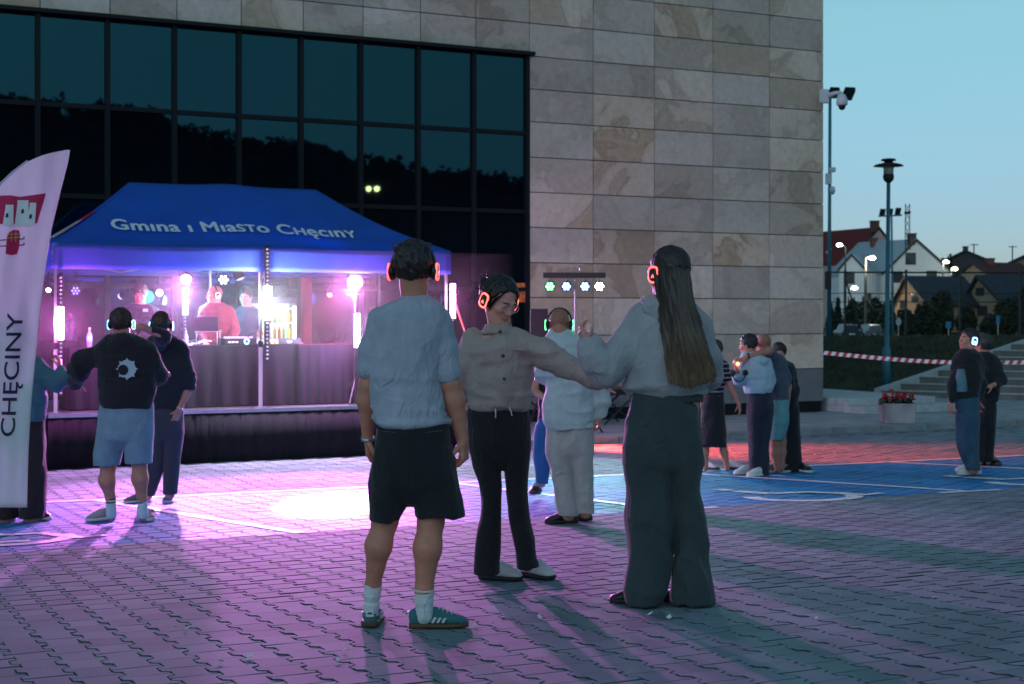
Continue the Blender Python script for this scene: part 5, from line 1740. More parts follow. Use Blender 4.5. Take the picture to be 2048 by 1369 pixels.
class Person:
    def __init__(self, feet, label, h=.008, Y=None, z=None, cat='person', skin='fair', name='person', group=None):
        g = ground(*feet)
        self.Y = g.y if Y is None else Y
        self.gz = g.z if z is None else z
        self.h = h
        x = (feet[0] - CX) / F * self.Y
        self.root = thing(name, Vector((x, self.Y, self.gz)), label, cat, group)
        self.skin = np.array(SKIN[skin])
        self.prims = []               # (prim, k, op)
        self.S = F / self.Y

    def pt(self, px, py, dy=0.0):
        return np.array(at(px, py, self.Y + dy))

    def rows(self, secs, dy=0.0):
        """(py, xl, xr, depth[, dy]) -> z, cx, cy, a, b"""
        out = []
        for s in secs:
            d_ = dy + (s[4] if len(s) > 4 else 0.0)
            p = self.pt((s[1] + s[2]) / 2, s[0], d_)
            out.append((p[2], p[0], p[1], (s[2] - s[1]) / 2 / F * (self.Y + d_), s[3]))
        return out

    # -------------------------------------------------- head
    def head(self, c, face, hs=1.0, up=(0, 0, 1), dy=0.0, neck=None, hairless=False):
        self.hc = self.pt(c[0], c[1], dy); self.hs = hs
        f = Vector(face).normalized(); u = Vector(up)
        u = (u - f * u.dot(f)).normalized(); r = f.cross(u)
        self.HR = np.array([r, f, u]); R = self.HR
        L = lambda x, y, z: self.hc + (R.T @ np.array([x, y, z])) * hs
        self.L = L
        A = self.prims.append
        E = lambda c_, rr: ellip(L(*c_), np.array(rr) * hs, R)
        C = lambda a, b, ra, rb: capsule(L(*a), L(*b), ra * hs, rb * hs)
        A((E((0, -.014, .028), (.076, .096, .090)), .0, 'u'))
        A((E((0, .030, -.035), (.060, .064, .074)), .03, 'u'))
        A((E((0, .066, -.092), (.026, .022, .020)), .025, 'u'))
        A((C((-.045, .005, -.07), (-.012, .062, -.095), .022, .016), .02, 'u'))
        A((C((.045, .005, -.07), (.012, .062, -.095), .022, .016), .02, 'u'))
        for e in (-1, 1):
            A((E((.031 * e, .097, .002), (.017, .014, .011)), .012, 's'))
            A((C((.014 * e, .091, .020), (.046 * e, .078, .020), .008, .007), .012, 'u'))
            A((E((.040 * e, .066, -.028), (.022, .022, .018)), .02, 'u'))
            A((E((.078 * e, -.006, -.012), (.010, .019, .031)), .008, 'u'))
        A((C((0, .092, .012), (0, .110, -.030), .0075, .0105), .010, 'u'))
        A((C((0, .110, -.034), (0, .098, -.040), .0095, .008), .006, 'u'))
        for e in (-1, 1):
            A((E((.0115 * e, .099, -.036), (.0075, .010, .0065)), .006, 'u'))
        A((E((0, .091, -.0625), (.022, .009, .0055)), .006, 'u'))
        A((E((0, .089, -.0725), (.019, .009, .0060)), .006, 'u'))
        if neck is not None:
            nb = np.array(neck)
            A((capsule(L(0, -.022, -.05), nb, .052 * hs, .058 * hs), .025, 'u'))
            A((capsule(L(0, -.035, .0), nb + np.array([0, .0, 0]), .045 * hs, .055 * hs), .03, 'u'))
        return self

    def limb(self, joints, k=.03):
        P = [(self.pt(*j[:3]), j[3]) for j in joints]
        for (a, ra), (b, rb) in zip(P, P[1:]):
            self.prims.append((capsule(a, b, ra, rb), k, 'u'))
        return [p for p, _ in P]

    def torso(self, secs, grow=-.032):
        self.prims.append((loft(self.rows(secs), grow), .0, 'u'))

    # -------------------------------------------------- hand
    def hand(self, wrist, dirv, palm, curl=.5, size=1.0, thumb=1, spread=.06, fist=None):
        w = Vector(wrist); d = Vector(dirv).normalized(); n = Vector(palm); n = (n - d * n.dot(d)).normalized()
        s = d.cross(n) * thumb                 # thumb side
        fr = max(.0085 * size, self.h * .85)
        A = lambda a, b, ra, rb, k: self.prims.append((capsule(tuple(a), tuple(b), ra, rb), k, 'u'))
        for t in (-.026, -.009, .009, .026):
            A(w + d * .012 * size + s * t * .55 * size, w + d * .083 * size + s * t * size, .0155 * size, .0125 * size, .010)
        for i, (t, ln) in enumerate(((.029, .070), (.010, .078), (-.010, .073), (-.028, .058))):
            p = w + d * .085 * size + s * t * size
            v = d + s * t * spread * 10
            v.normalize()
            cu = curl * (1 + .12 * i); nf = (n - v * n.dot(v)).normalized()
            for j, fl in enumerate((.45, .32, .23)):
                an = cu * (.7, 1.0, .8)[j]
                v, nf = v * math.cos(an) + nf * math.sin(an), nf * math.cos(an) - v * math.sin(an)
                q = p + v * ln * fl * size
                A(p, q, fr * (1.0, .95, .88)[j], fr * (.96, .9, .8)[j], .003)
                p = q
        p = w + d * .022 * size + s * .026 * size + n * .006 * size
        v = (d * .72 + s * .62 + n * .30 * (1 + curl)).normalized()
        for j, (ln, rr) in enumerate(((.042, 1.35), (.030, 1.1), (.024, .95))):
            q = p + v * ln * size
            A(p, q, fr * rr * 1.1, fr * rr * .95, .006)
            p = q
            v = (v * .9 + d * .35 * (1 - curl) + n * .35 * curl - s * .25 * curl).normalized()

    # -------------------------------------------------- meshes
    def _mesh(self, prims, h):
        lo = np.min([p[0][1] for p in prims], 0) - .02; hi = np.max([p[0][2] for p in prims], 0) + .02
        fl = Field(lo, hi, h)
        for (pr, k, op) in prims: fl.add(pr, k, op)
        return fl

    def body(self, lips=True, stubble=None):
        V, Q = self._mesh(self.prims, self.h).mesh()
        col = np.tile(self.skin, (len(V), 1))
        lo = (V - self.hc) @ self.HR.T / self.hs
        x, y, z = lo.T
        near = np.abs(lo).max(1) < .16
        red = near & (np.abs(x) < .024) & (z < -.056) & (z > -.079) & (y > .075)
        col[red] = self.skin * np.array([.95, .62, .62])
        cheek = near & (y > .05) & (np.abs(z + .03) < .03)
        col[cheek] *= np.array([1.04, .95, .95])
        brow = near & (z > .015) & (z < .026) & (np.abs(x) > .012) & (np.abs(x) < .050) & (y > .068)
        col[brow] = self.skin * .22
        if stubble is not None:
            st = near & ((y * .8 - z * .6 - .030) < 0) & (z > -.055 - .3 * y)
            f = np.clip(.5 + vnoise(V * 60, 3) * .5, 0, 1)[:, None]
            col = np.where(st[:, None], col * (1 - stubble * (.75 + .25 * f)) , col)
        self.body_o = np_mesh(V, Q, 'body', M_skin, self.root, col)
        return self.body_o

    def eyes(self):
        for e in (-1, 1):
            MB().lathe(self.L(.031 * e, .078, .002), [(0, -.012), (.009, -.008), (.012, 0), (.009, .008), (0, .012)], 12, axis=self.HR[1]).build('eye', mat('eye_white', (.7, .68, .66), .2), self.root, smooth=True)
            MB().lathe(self.L(.031 * e, .0895, .001), [(.0055, 0), (.005, .001), (0, .0016)], 10, axis=self.HR[1]).build('iris', mat('iris', (.03, .02, .015), .1), self.root)

    def garment(self, name, prims, m, folds=(), h=None, cuts=(), hollow=None, label=None, parent=None, colors=None):
        """prims: list of (prim, k, op); folds: list of (scale xyz, amplitude, seed, mask fn)"""
        fl = self._mesh(prims, h or self.h)
        for c in cuts: fl.cut(c)
        V, Q = fl.mesh()
        if folds:
            N = normals(V, Q)
            disp = np.zeros(len(V))
            for (sc_, amp, seed, mask) in folds:
                wob = .25 * vnoise(V * 5 + seed * 3.1, seed + 9)
                W_ = V.copy(); W_[:, 0] += (.35 if seed % 2 else -.3) * V[:, 2]
                P = W_ * np.array(sc_) + wob[:, None]
                v = vnoise(P, seed)
                v = .55 * v + .60 * (1 - 2.4 * np.abs(v))
                disp += 1.9 * amp * v * (mask(V) if mask else 1)
            V = V + N * disp[:, None]
        col = colors(V) if colors else None
        o = np_mesh(V, Q, name, m, parent or self.root, col)
        if label: o['label'] = label
        return o

    def leg(self, secs):
        s = secs[0]; w = s[2] - s[1]
        return loft(self.rows([(s[0] - .13 * self.S, s[1] + w * .10, s[2] - w * .10, s[3] * .80)] + list(secs)))

    def chain(self, joints, k=.03):
        P = [(self.pt(*j[:3]), j[3]) for j in joints]
        return [(capsule(a, b, ra, rb), k, 'u') for (a, ra), (b, rb) in zip(P, P[1:])]

    def hollow(self, secs, depth=.05, wall=.012):
        """opens the lower end of a lofted garment"""
        R = sorted(self.rows(secs))
        z0 = R[0][0]
        lo = [(z0 - .03,) + tuple(R[0][1:]), ] + [r for r in R if r[0] < z0 + depth]
        top = [np.interp(z0 + depth, [r[0] for r in R], [r[i] for r in R]) for i in range(5)]
        lo = [lo[0]] + [r for r in lo[1:]] + [tuple(top)]
        return (loft(lo, -wall), 0.0, 's')

    def hips(self, secs):
        s = secs[-1]; w = (s[2] - s[1]); e = .22 * self.S * .5
        return loft(self.rows(list(secs) + [(s[0] + .05 * self.S, s[1] + w * .12, s[2] - w * .12, s[3] * .72), (s[0] + .10 * self.S, s[1] + w * .30, s[2] - w * .30, s[3] * .35)]))

    # -------------------------------------------------- hair
    def hair(self, col, back=-.062, thick=1.0, front=.022, lump=1.0, name='hair', extra=(), rough=.5, h=None):
        L, R, hs = self.L, self.HR, self.hs
        pr = [(ellip(L(0, -.018, .032), np.array([.0865, .108, .100]) * hs * thick, R), 0, 'u')]
        pr += [(ellip(L(*c), np.array(r) * hs, R), k, 'u') for c, r, k in extra]
        hc = self.hc
        def cutf(X, Y, Z):
            px, py, pz = X - hc[0], Y - hc[1], Z - hc[2]
            y = (px * R[1, 0] + py * R[1, 1] + pz * R[1, 2]) / hs
            z = (px * R[2, 0] + py * R[2, 1] + pz * R[2, 2]) / hs
            return np.maximum((y * .8 - z * .6 - front) * hs, np.where(y > -.02, -1, back - z) * hs)
        m = mat('hair_%s' % name + str(col), col, rough, var=.35, vscale=40, stretch=(1, 1, .15), bump=.5, bscale=120)
        rm = R
        fo = [((55, 55, 16), .005 * hs * lump, 3, None), ((110, 110, 30), .003 * hs * lump, 5, None)]
        return self.garment('hair', pr, m, fo, h=h or min(self.h, .007), cuts=[cutf])

    def ribbons(self, col, strands, name='hair', w=.008, rough=.45, tip=None, face=False):
        """strands: lists of points; flat tapering locks"""
        mb = MB(); tints = []
        for pts in strands:
            pts = [Vector(p) for p in pts]
            o = len(mb.v); n_ = len(pts)
            side = Vector((1, rng.uniform(-.35, .35), 0)).normalized() if face else Vector((rng.uniform(-1, 1), rng.uniform(-1, 1), 0)).normalized()
            tone = rng.uniform(.65, 1.35)
            for i, p in enumerate(pts):
                k = w * (1 - .75 * (i / (n_ - 1)) ** 2)
                mb.v += [tuple(p - side * k), tuple(p + side * k)]
                if tip is not None:
                    f_ = max(0, (i / (n_ - 1) - .35) / .65) ** 1.3
                    cc_ = [(a_ + (b_ - a_) * f_) * tone for a_, b_ in zip(col, tip)]
                    tints += [cc_, cc_]
            mb.f += [(o + 2 * i, o + 2 * i + 1, o + 2 * i + 3, o + 2 * i + 2) for i in range(n_ - 1)]
        m = mat('locks_grad', col, rough, var=.25, vscale=30, stretch=(1, 1, .1), attr=True) if tip is not None else mat('locks_' + str(col), col, rough, var=.4, vscale=30, stretch=(1, 1, .1))
        o = mb.build('hair_strands', m, self.root, smooth=True); o['kind'] = 'stuff'
        if tints:
            at_ = o.data.attributes.new('Col', 'FLOAT_COLOR', 'POINT')
            at_.data.foreach_set('color', np.concatenate([np.array(tints), np.ones((len(tints), 1))], 1).astype(np.float32).ravel())
        return o

    # -------------------------------------------------- worn things
    def headphones(self, glowc, estr=3.0, name='worn', tilt=0.0, grow=1.0, bandz=.135):
        L, hs, R = self.L, self.hs, self.HR
        g = grow
        arc = [L(.094 * g * math.cos(a), -.005 + tilt * math.sin(a), -.004 + bandz * g * math.sin(a)) for a in [i * PI / 16 for i in range(17)]]
        hp = MB().tube(arc, .008 * hs, 8).build('headphones', M_black, self.root, smooth=True)
        mb = MB()
        fwd = Vector(R[1])
        ins = [Vector(p) for p in arc[3:14]]
        for p in ins: pass
        MB().tube([Vector(p) - Vector(R[2]) * .010 * hs for p in arc[4:13]], .013 * hs, 8).build('pad', M_black, hp, smooth=True)
        for e in (-1, 1):
            c = Vector(L(.094 * g * e, -.004, -.012)); ax = Vector(R[0]) * e
            MB().lathe(c, [(.028 * hs, -.022 * hs), (.038 * hs, -.014 * hs), (.038 * hs, .004 * hs), (.030 * hs, .012 * hs), (0, .013 * hs)], 18, axis=ax).build('ear_cup', M_black, hp, smooth=True)
            ring = []
            for i in range(24):
                a = 2 * PI * i / 24
                cx_, sx_ = math.cos(a), math.sin(a)
                q = (abs(cx_) ** 4 + abs(sx_) ** 4) ** -.25
                ring.append(Vector(L(.094 * g * e + .008 * e, -.004 + .028 * cx_ * q, -.012 + .036 * sx_ * q)))
            ring.append(ring[0])
            MB().tube(ring, .0055 * hs, 6, cap=False).build('light_ring', glow('ring_' + name, glowc, estr), hp, smooth=True)
            lg = [(-.012, -.012), (.0, .004), (.012, -.012), (.006, -.016), (0, -.008), (-.006, -.016)]
            MB().add([L((.094 * g + .0135) * e, -.004 + y_, -.012 + z_ * 1.1) for y_, z_ in lg], [(0, 1, 4, 5), (1, 2, 3, 4)]).build('logo', glow('ring_' + name, glowc, estr), hp)
        return hp

    def glasses(self):
        L = self.L
        fr = None
        for e in (-1, 1):
            ring = [L(.033 * e + .025 * math.cos(a), .105 - .004 * abs(math.cos(a)), -.002 + .022 * math.sin(a)) for a in [i * PI / 10 for i in range(21)]]
            o = MB().tube(ring, .0016, 5, cap=False).build('glasses' if e < 0 else 'rim', M_alu, self.root if e < 0 else fr)
            fr = fr or o
            MB().add([L(.033 * e + .024 * math.cos(a), .1045 - .004 * abs(math.cos(a)), -.002 + .021 * math.sin(a)) for a in [i * PI / 10 for i in range(20)]], [tuple(range(20))]).build('lens', GLS(), fr)
            MB().tube([L(.058 * e, .100, .002), L(.082 * e, .0, .004)], .0016, 5).build('temple', M_alu, fr)
        MB().tube([L(-.008, .106, .0), L(0, .109, .003), L(.008, .106, .0)], .0016, 5).build('bridge', M_alu, fr)

    def watch(self, p, d, r=.030, m=None):
        d = Vector(d).normalized()
        c = Vector(p)
        o = MB().lathe(c - d * .009, [(r, 0), (r + .004, .004), (r + .004, .015), (r, .018)], 18, axis=d).build('watch', m or M_alu, self.root, smooth=True)
        n = d.cross(Vector((0, 1, 0))).normalized()
        f = -n if n.x > 0 else n
        MB().lathe(c + f * (r + .001) , [(.017, 0), (.016, .006), (0, .0065)], 14, axis=f).build('dial', M_black, o)

    def shoe(self, heel, toe, upper, sole, L_=.285, w=1.0, heel_up=0.0, chunk=1.0, stripes=None, laces=True, tab=None, high=1.0, gum=None):
        p0 = Vector(((heel[0] - CX) / F * self.Y, self.Y, 0)) if self.stage else ground(*heel)
        p0.z = 0
        d = Vector((toe[0], toe[1], 0)).normalized(); s = Vector((-d.y, d.x, 0))
        zb = self.gz if self.stage else None
        def gnd(p): return zb if zb is not None else gz(sd(p)[1])
        T = [0, .03, .09, .18, .30, .42, .55, .68, .80, .90, .97, 1.0]
        HW = [.016, .028, .034, .0365, .036, .0365, .041, .046, .0455, .038, .022, .008]
        HT = [.070, .082, .090, .094, .093, .092, .082, .066, .055, .047, .038, .026]
        def ring(t, hw, zb_, zt, nn=14, flat=False):
            p = p0 + d * (t * L_) + s * (.010 * math.sin(t * 2.6))
            z = gnd(p) + heel_up * (1 - t) + .004
            out = []
            for k in range(nn):
                a = 2 * PI * k / nn
                c_, s_ = math.cos(a), math.sin(a)
                ex = .55 if flat else .8
                x_ = math.copysign(abs(c_) ** ex, c_) * hw * w
                y_ = math.copysign(abs(s_) ** (.55 if flat else .75), s_)
                mid, hf = (zb_ + zt) / 2, (zt - zb_) / 2
                taper = 1 - .30 * max(y_, 0) if not flat else 1
                out.append(p + s * x_ * taper + Vector((0, 0, z + mid + y_ * hf)))
            return out
        def shell(rings):
            mb = MB(); nn = len(rings[0])
            for r_ in rings: mb.v += [tuple(x) for x in r_]
            for i in range(len(rings) - 1):
                mb.f += [(i * nn + k, i * nn + (k + 1) % nn, (i + 1) * nn + (k + 1) % nn, (i + 1) * nn + k) for k in range(nn)]
            mb.f += [tuple(range(nn)), tuple(range((len(rings) - 1) * nn, len(rings) * nn))]
            return mb
        o = shell([ring(t, hw, .014, ht * high) for t, hw, ht in zip(T, HW, HT)]).build('shoe', upper, self.root, smooth=True)
        md = o.modifiers.new('subdivision', 'SUBSURF'); md.levels = 1; md.render_levels = 1
        shell([ring(min(max(t, .0), 1), hw + .0045, 0, (.026 + .006 * (t < .4)) * chunk, flat=True) for t, hw in zip(T, HW)]).build('sole', sole, o, smooth=True)
        if stripes:
            for side_ in (-1, 1):
                for k in range(3):
                    t = .44 + .085 * k
                    hw = np.interp(t, T, HW)
                    pts = []
                    for (tt, zz, out_) in ((t - .05, .03, .0022), (t - .015, .048, .0012), (t + .03, .064 - .005 * k, -.008 - .002 * k)):
                        p = p0 + d * (tt * L_) + s * (.010 * math.sin(tt * 2.6))
                        pts.append(p + s * side_ * (np.interp(tt, T, HW) * w + out_) + Vector((0, 0, gnd(p) + .004 + zz)))
                    mb = MB(); wv = d * .0065
                    mb.v = [tuple(x) for q in pts for x in (q - wv, q + wv)]; mb.f = [(0, 1, 3, 2), (2, 3, 5, 4)]
                    so = mb.build('stripe', stripes, o); solid(so, .003)
        if laces:
            for k in range(4):
                t = .50 + .07 * k
                p = p0 + d * (t * L_) + s * (.010 * math.sin(t * 2.6))
                z = gnd(p) + .004 + np.interp(t, T, HT) * high + .001
                hw = np.interp(t, T, HW) * .55 * w
                MB().tube([p - s * hw + Vector((0, 0, z - .006)), p + Vector((0, 0, z + .002)), p + s * hw + Vector((0, 0, z - .006))], .0032, 5).build('lace', mat('lace_white', (.6, .62, .62), .7), o)
        if tab:
            c = p0 - d * .003 + Vector((0, 0, gnd(p0) + .072))
            MB().obox(c, s * .019, d * .004, Vector((0, 0, .015))).build('heel_tab', tab, o, bevel=.003)
            for (dx, dz, rr) in ((0, .004, .0055), (-.007, .002, .005), (.007, .002, .005)):
                MB().lathe(c - d * .0046 + s * dx + Vector((0, 0, dz)), [(rr, 0), (rr * .8, .001), (0, .0012)], 10, axis=-d).build('heel_mark', mat('heel_green', (.01, .09, .10), .6), o)
        return o
    stage = False


_G = {}
def GLS():
    if 'm' not in _G:
        m = bpy.data.materials.new('clear_lens'); m.use_nodes = True
        n, l = m.node_tree.nodes, m.node_tree.links
        tr = n.new('ShaderNodeBsdfTransparent'); gl = n.new('ShaderNodeBsdfGlossy'); gl.inputs['Roughness'].default_value = .02
        mx = n.new('ShaderNodeMixShader'); mx.inputs[0].default_value = .16
        l.new(tr.outputs[0], mx.inputs[1]); l.new(gl.outputs[0], mx.inputs[2]); l.new(mx.outputs[0], n['Material Output'].inputs[0])
        _G['m'] = m
    return _G['m']


def cloth(name, col, var=.10, rough=.85, bump=.35, bscale=260, sheen=.15, stretch=None, vscale=10):
    return mat(name, col, rough, var=var, vscale=vscale, bump=bump, bscale=bscale, sheen=sheen, stretch=stretch, wrinkle=.75)
def zmask(z0, z1, inv=False):          # fades in between z0 and z1
    def f(V):
        t = np.clip((V[:, 2] - z0) / (z1 - z0), 0, 1)
        return 1 - t if inv else t
    return f
U = lambda pr, k=.0: (pr, k, 'u')
# ================================================================== the crowd
M_tee = cloth('pale_grey_tee', (.40, .43, .53))
M_shortsb = cloth('black_shorts', (.010, .011, .016), var=.2)
M_sock = cloth('white_sock', (.68, .72, .74), bump=.5, bscale=160, stretch=(1, 1, .1))
M_teal_shoe = cloth('teal_suede', (.035, .16, .19), rough=.8)
M_gum = mat('gum_sole', (.10, .055, .028), .6)
M_whitel = mat('white_leather', (.66, .68, .66), .5, var=.05)
M_blackl = mat('black_leather', (.012, .012, .014), .4, bump=.2, bscale=90)
M_wsole = mat('white_sole', (.62, .64, .62), .6)
M_darksole = mat('dark_sole', (.02, .02, .022), .7)

# ---------------------------------------------------------------- man with the grey tee, back to the camera
p = Person((790, 1260), 'man in a pale grey tee and black shorts with his back to the camera', .0065, skin='fair')
top = [(594, 806, 853, .062), (602, 793, 864, .078), (612, 768, 882, .095), (628, 747, 890, .112), (652, 741, 894, .122), (700, 742, 884, .128), (750, 743, 877, .125), (800, 746, 884, .128), (832, 748, 896, .138), (846, 748, 899, .138)]
p.head((827, 539), (.12, 1, -.02), 1.04, neck=p.pt(829, 605))
p.torso(top)
la = p.limb([(757, 640, 0, .052), (737, 770, .02, .042), (733, 800, .04, .043), (735, 872, .10, .027)])
ra = p.limb([(884, 645, 0, .052), (901, 765, .0, .046), (909, 800, .01, .046), (925, 880, .03, .029)])
p.hand(la[-1], (.02, .35, -1), (1, 0, 0), .45, 1.0, thumb=1)
p.hand(ra[-1], (.10, .05, -1), (-1, .35, .1), .95, 1.08, thumb=-1)
p.prims.append(U(loft(p.rows([(846, 755, 890, .11), (900, 750, 895, .12), (960, 755, 900, .12)])), .02))
p.limb([(785, 930, 0, .085), (771, 1040, 0, .058), (757, 1092, -.015, .061), (746, 1172, .06, .034), (741, 1236, .08, .030)])
p.limb([(868, 930, 0, .085), (862, 1040, 0, .060), (855, 1096, -.015, .065), (848, 1180, .0, .040), (849, 1236, .0, .030)])
p.body()
fo = [((7, 7, 2.2), .009, 1, None), ((3, 9, 20), .012, 2, zmask(p.pt(0, 846)[2], p.pt(0, 740)[2], True)), ((13, 13, 6), .004, 4, None)]
p.garment('t_shirt', [U(loft(p.rows(top), ex=2.3))] + p.chain([(764, 642, 0, .056), (741, 700, 0, .053), (737, 738, .01, .052)], .022) + p.chain([(876, 646, 0, .060), (890, 700, 0, .056), (896, 745, 0, .057)], .022) + [p.hollow(top)], M_tee, fo)
p.garment('shirt_collar', [U(loft(p.rows([(588, 806, 852, .058), (600, 801, 857, .066)])))], M_tee, h=.005)
hip = [(838, 751, 896, .130), (870, 747, 899, .142), (930, 744, 907, .145), (968, 742, 913, .140)]
ll = [(950, 742, 828, .125), (1000, 739, 813, .115), (1040, 739, 801, .112)]
rl = [(950, 824, 912, .125), (1000, 828, 924, .118), (1033, 832, 930, .115)]
p.garment('shorts', [U(p.hips(hip)), U(p.leg(ll), .02), U(p.leg(rl), .02), p.hollow(ll), p.hollow(rl)], M_shortsb, [((9, 9, 3), .008, 7, None)])
p.garment('waistband', [U(loft(p.rows([(838, 751, 896, .134), (855, 748, 898, .140)], ), .006))], M_shortsb, h=.005)
MB().tube([p.pt(762, 862, -.145), p.pt(792, 866, -.158)], .0022, 4).build('pocket_seam', cloth('grey_thread', (.06, .06, .065)), p.root)
MB().tube([p.pt(852, 866, -.158), p.pt(884, 862, -.145)], .0022, 4).build('pocket_seam', cloth('grey_thread', (.06, .06, .065)), p.root)
for (xa, ya, xb, yb, ra_, rb_, dy) in ((746, 1171, 741, 1232, .0405, .035, .075), (848, 1178, 849, 1234, .0465, .037, .0)):
    p.garment('sock', p.chain([(xa, ya, dy * .8, ra_ + .001), (xb, yb, dy * 1.05, rb_ + .001)]), M_sock, [((6, 6, 70), .0025, 3, None)], h=.005, cuts=[lambda X, Y, Z, q=p.pt(xa, ya)[2]: Z - q + 0 * X + 0 * Y])
p.shoe((740, 1258), (.02, 1), M_teal_shoe, M_gum, .29, 1.15, stripes=M_whitel, tab=M_whitel, high=1.12)
p.shoe((818, 1259), (1, .06), M_teal_shoe, M_gum, .285, 1.12, stripes=M_whitel, tab=M_whitel, high=1.12)
p.watch(p.pt(735, 877, .10), (.02, .4, -1), .030)
p.hair((.030, .020, .022), back=-.085, front=.040, extra=(((-.01, .03, .085), (.07, .07, .045), .03),))
lk = []
for k in range(260):
    a, b = rng.uniform(-1.2, 1.2), rng.uniform(.1, 1.0)
    r0 = (.080 * math.sin(a), -.02 + .09 * math.cos(a * .6) * rng.uniform(-1, 1), .055 + .06 * b)
    q0 = p.L(*r0); up = p.L(r0[0] * 1.12 + rng.uniform(-.02, .01), r0[1] + .02 + rng.uniform(0, .03), r0[2] + rng.uniform(.0, .022)) 
    lk.append([q0, (np.array(q0) + up) / 2 + np.array([0, 0, .006]), up])
p.ribbons((.035, .024, .024), lk, w=.004)
p.headphones((1.0, .055, .03), 2.6, 'red', grow=1.10, bandz=.122)

# ---------------------------------------------------------------- woman with the beige jacket
M_jacket = cloth('beige_jacket', (.36, .31, .27), rough=.75)
M_flare = cloth('black_flares', (.008, .008, .011), var=.2)
p = Person((985, 1171), 'woman with glasses in a beige jacket and black flared trousers looking down', .0065, skin='pink')
top = [(660, 974, 1024, .074), (666, 962, 1040, .090), (674, 945, 1053, .106), (690, 930, 1062, .125), (740, 930, 1063, .140), (785, 932, 1060, .148), (804, 934, 1058, .145), (817, 941, 1053, .125)]
p.head((1000, 601), (.58, -.70, -.44), 1.06, up=(.10, 0, 1), neck=p.pt(1000, 654, .025))
for e in (-1, 1):
    p.prims.append((ellip(p.L(.031 * e, .080, .001), np.array([.0145, .0125, .0105]) * 1.06, p.HR), .004, 'u'))
p.torso(top)
la = p.limb([(946, 686, 0, .036), (922, 745, -.02, .036), (926, 800, .05, .029)])
ra = p.limb([(1044, 688, 0, .036), (1115, 724, -.08, .036), (1196, 766, -.16, .028)])
p.hand(la[-1], (.1, .2, -1), (1, 0, 0), .4, .95, thumb=1)
p.hand(ra[-1], (1, -.05, .1), (0, .3, -1), .4, .95, thumb=-1)
p.prims.append(U(loft(p.rows([(817, 945, 1050, .10), (860, 940, 1055, .11), (900, 945, 1055, .11)])), .02))
p.limb([(975, 880, 0, .065), (983, 1000, 0, .036), (978, 1140, .02, .033)])
p.limb([(1030, 880, 0, .065), (1033, 1000, .0, .036), (1055, 1132, .0, .033)])
p.body()
fo = [((8, 8, 3.2), .010, 11, None), ((5, 7, 16), .007, 12, None), ((16, 16, 9), .003, 14, None)]
p.garment('jacket', [U(loft(p.rows(top), ex=2.2))] + p.chain([(946, 682, 0, .066), (924, 728, -.02, .070), (916, 762, .0, .064), (920, 782, .02, .05)], .035) + p.chain([(1042, 684, 0, .070), (1092, 710, -.06, .070), (1140, 736, -.10, .058), (1180, 755, -.15, .046), (1196, 763, -.16, .040)], .035) + [p.hollow(top, .04)], M_jacket, fo)
p.garment('jacket_collar', [U(loft([(z_, x_, y_ , a_, b_) for z_, x_, y_, a_, b_ in p.rows([(650, 972, 1020, .070), (657, 968, 1026, .078), (668, 962, 1034, .090)])])), (loft(p.rows([(646, 976, 1016, .058), (662, 975, 1018, .064)])), 0, 's')], M_jacket, [((12, 12, 20), .004, 4, None)], h=.005)
mb = MB()
pk = [p.pt(1010, 655, -.105), p.pt(1008, 690, -.128), p.pt(1010, 740, -.142), p.pt(1014, 790, -.150), p.pt(1014, 812, -.135)]
MB().tube(pk, .005, 5).build('placket', M_jacket, p.root)
for (x, y, dd) in ((1006, 712, -.142), (1008, 759, -.152), (1000, 664, -.120), (1010, 808, -.146)):
    c = p.pt(x, y, dd)
    MB().lathe(c, [(.011, -.002), (.011, .004), (.006, .006), (0, .006)], 12, axis=(0, -1, 0)).build('button', mat('brown_button', (.05, .035, .03), .3), p.root)
MB().obox(p.pt(1037, 700, -.128), (.035, .008, -.004), (0, .006, 0), (0, 0, .006)).build('pocket_flap', M_jacket, p.root, bevel=.003)
for (x0, y0, x1, y1) in ((990, 815, 991, 836), (1018, 814, 1024, 832)):
    MB().tube([p.pt(x0, y0, -.14), p.pt((x0 + x1) / 2 + 1, (y0 + y1) / 2, -.15), p.pt(x1, y1, -.145)], .0035, 5).build('drawstring', M_whitel, p.root)
hip = [(808, 938, 1056, .118), (850, 935, 1060, .130), (890, 938, 1060, .125), (905, 942, 1058, .11)]
ll = [(880, 938, 1000, .105), (925, 945, 1001, .090), (985, 962, 1002, .068), (1020, 961, 1001, .068), (1100, 951, 1000, .078), (1147, 948, 1000, .082)]
rl = [(880, 1001, 1060, .105), (930, 1009, 1058, .090), (985, 1014, 1055, .068), (1030, 1018, 1058, .068), (1100, 1032, 1072, .076), (1136, 1035, 1079, .080)]
p.garment('trousers', [U(p.hips(hip)), U(p.leg(ll), .01), U(p.leg(rl), .006), p.hollow(ll, .04), p.hollow(rl, .04)], M_flare, [((10, 10, 4), .006, 21, None)])
p.shoe((960, 1159), (.80, -.42), M_whitel, M_darksole, .275, 1.22, chunk=1.0, high=1.25)
p.shoe((1045, 1153), (.50, -.62), M_whitel, M_darksole, .27, 1.22, chunk=1.0, high=1.25)
p.hair((.014, .010, .010), back=-.075, front=.006, thick=1.02, lump=.6, extra=(((-.01, -.118, .020), (.060, .052, .058), .015), ((-.02, -.135, -.03), (.038, .034, .045), .03)))
lk = []
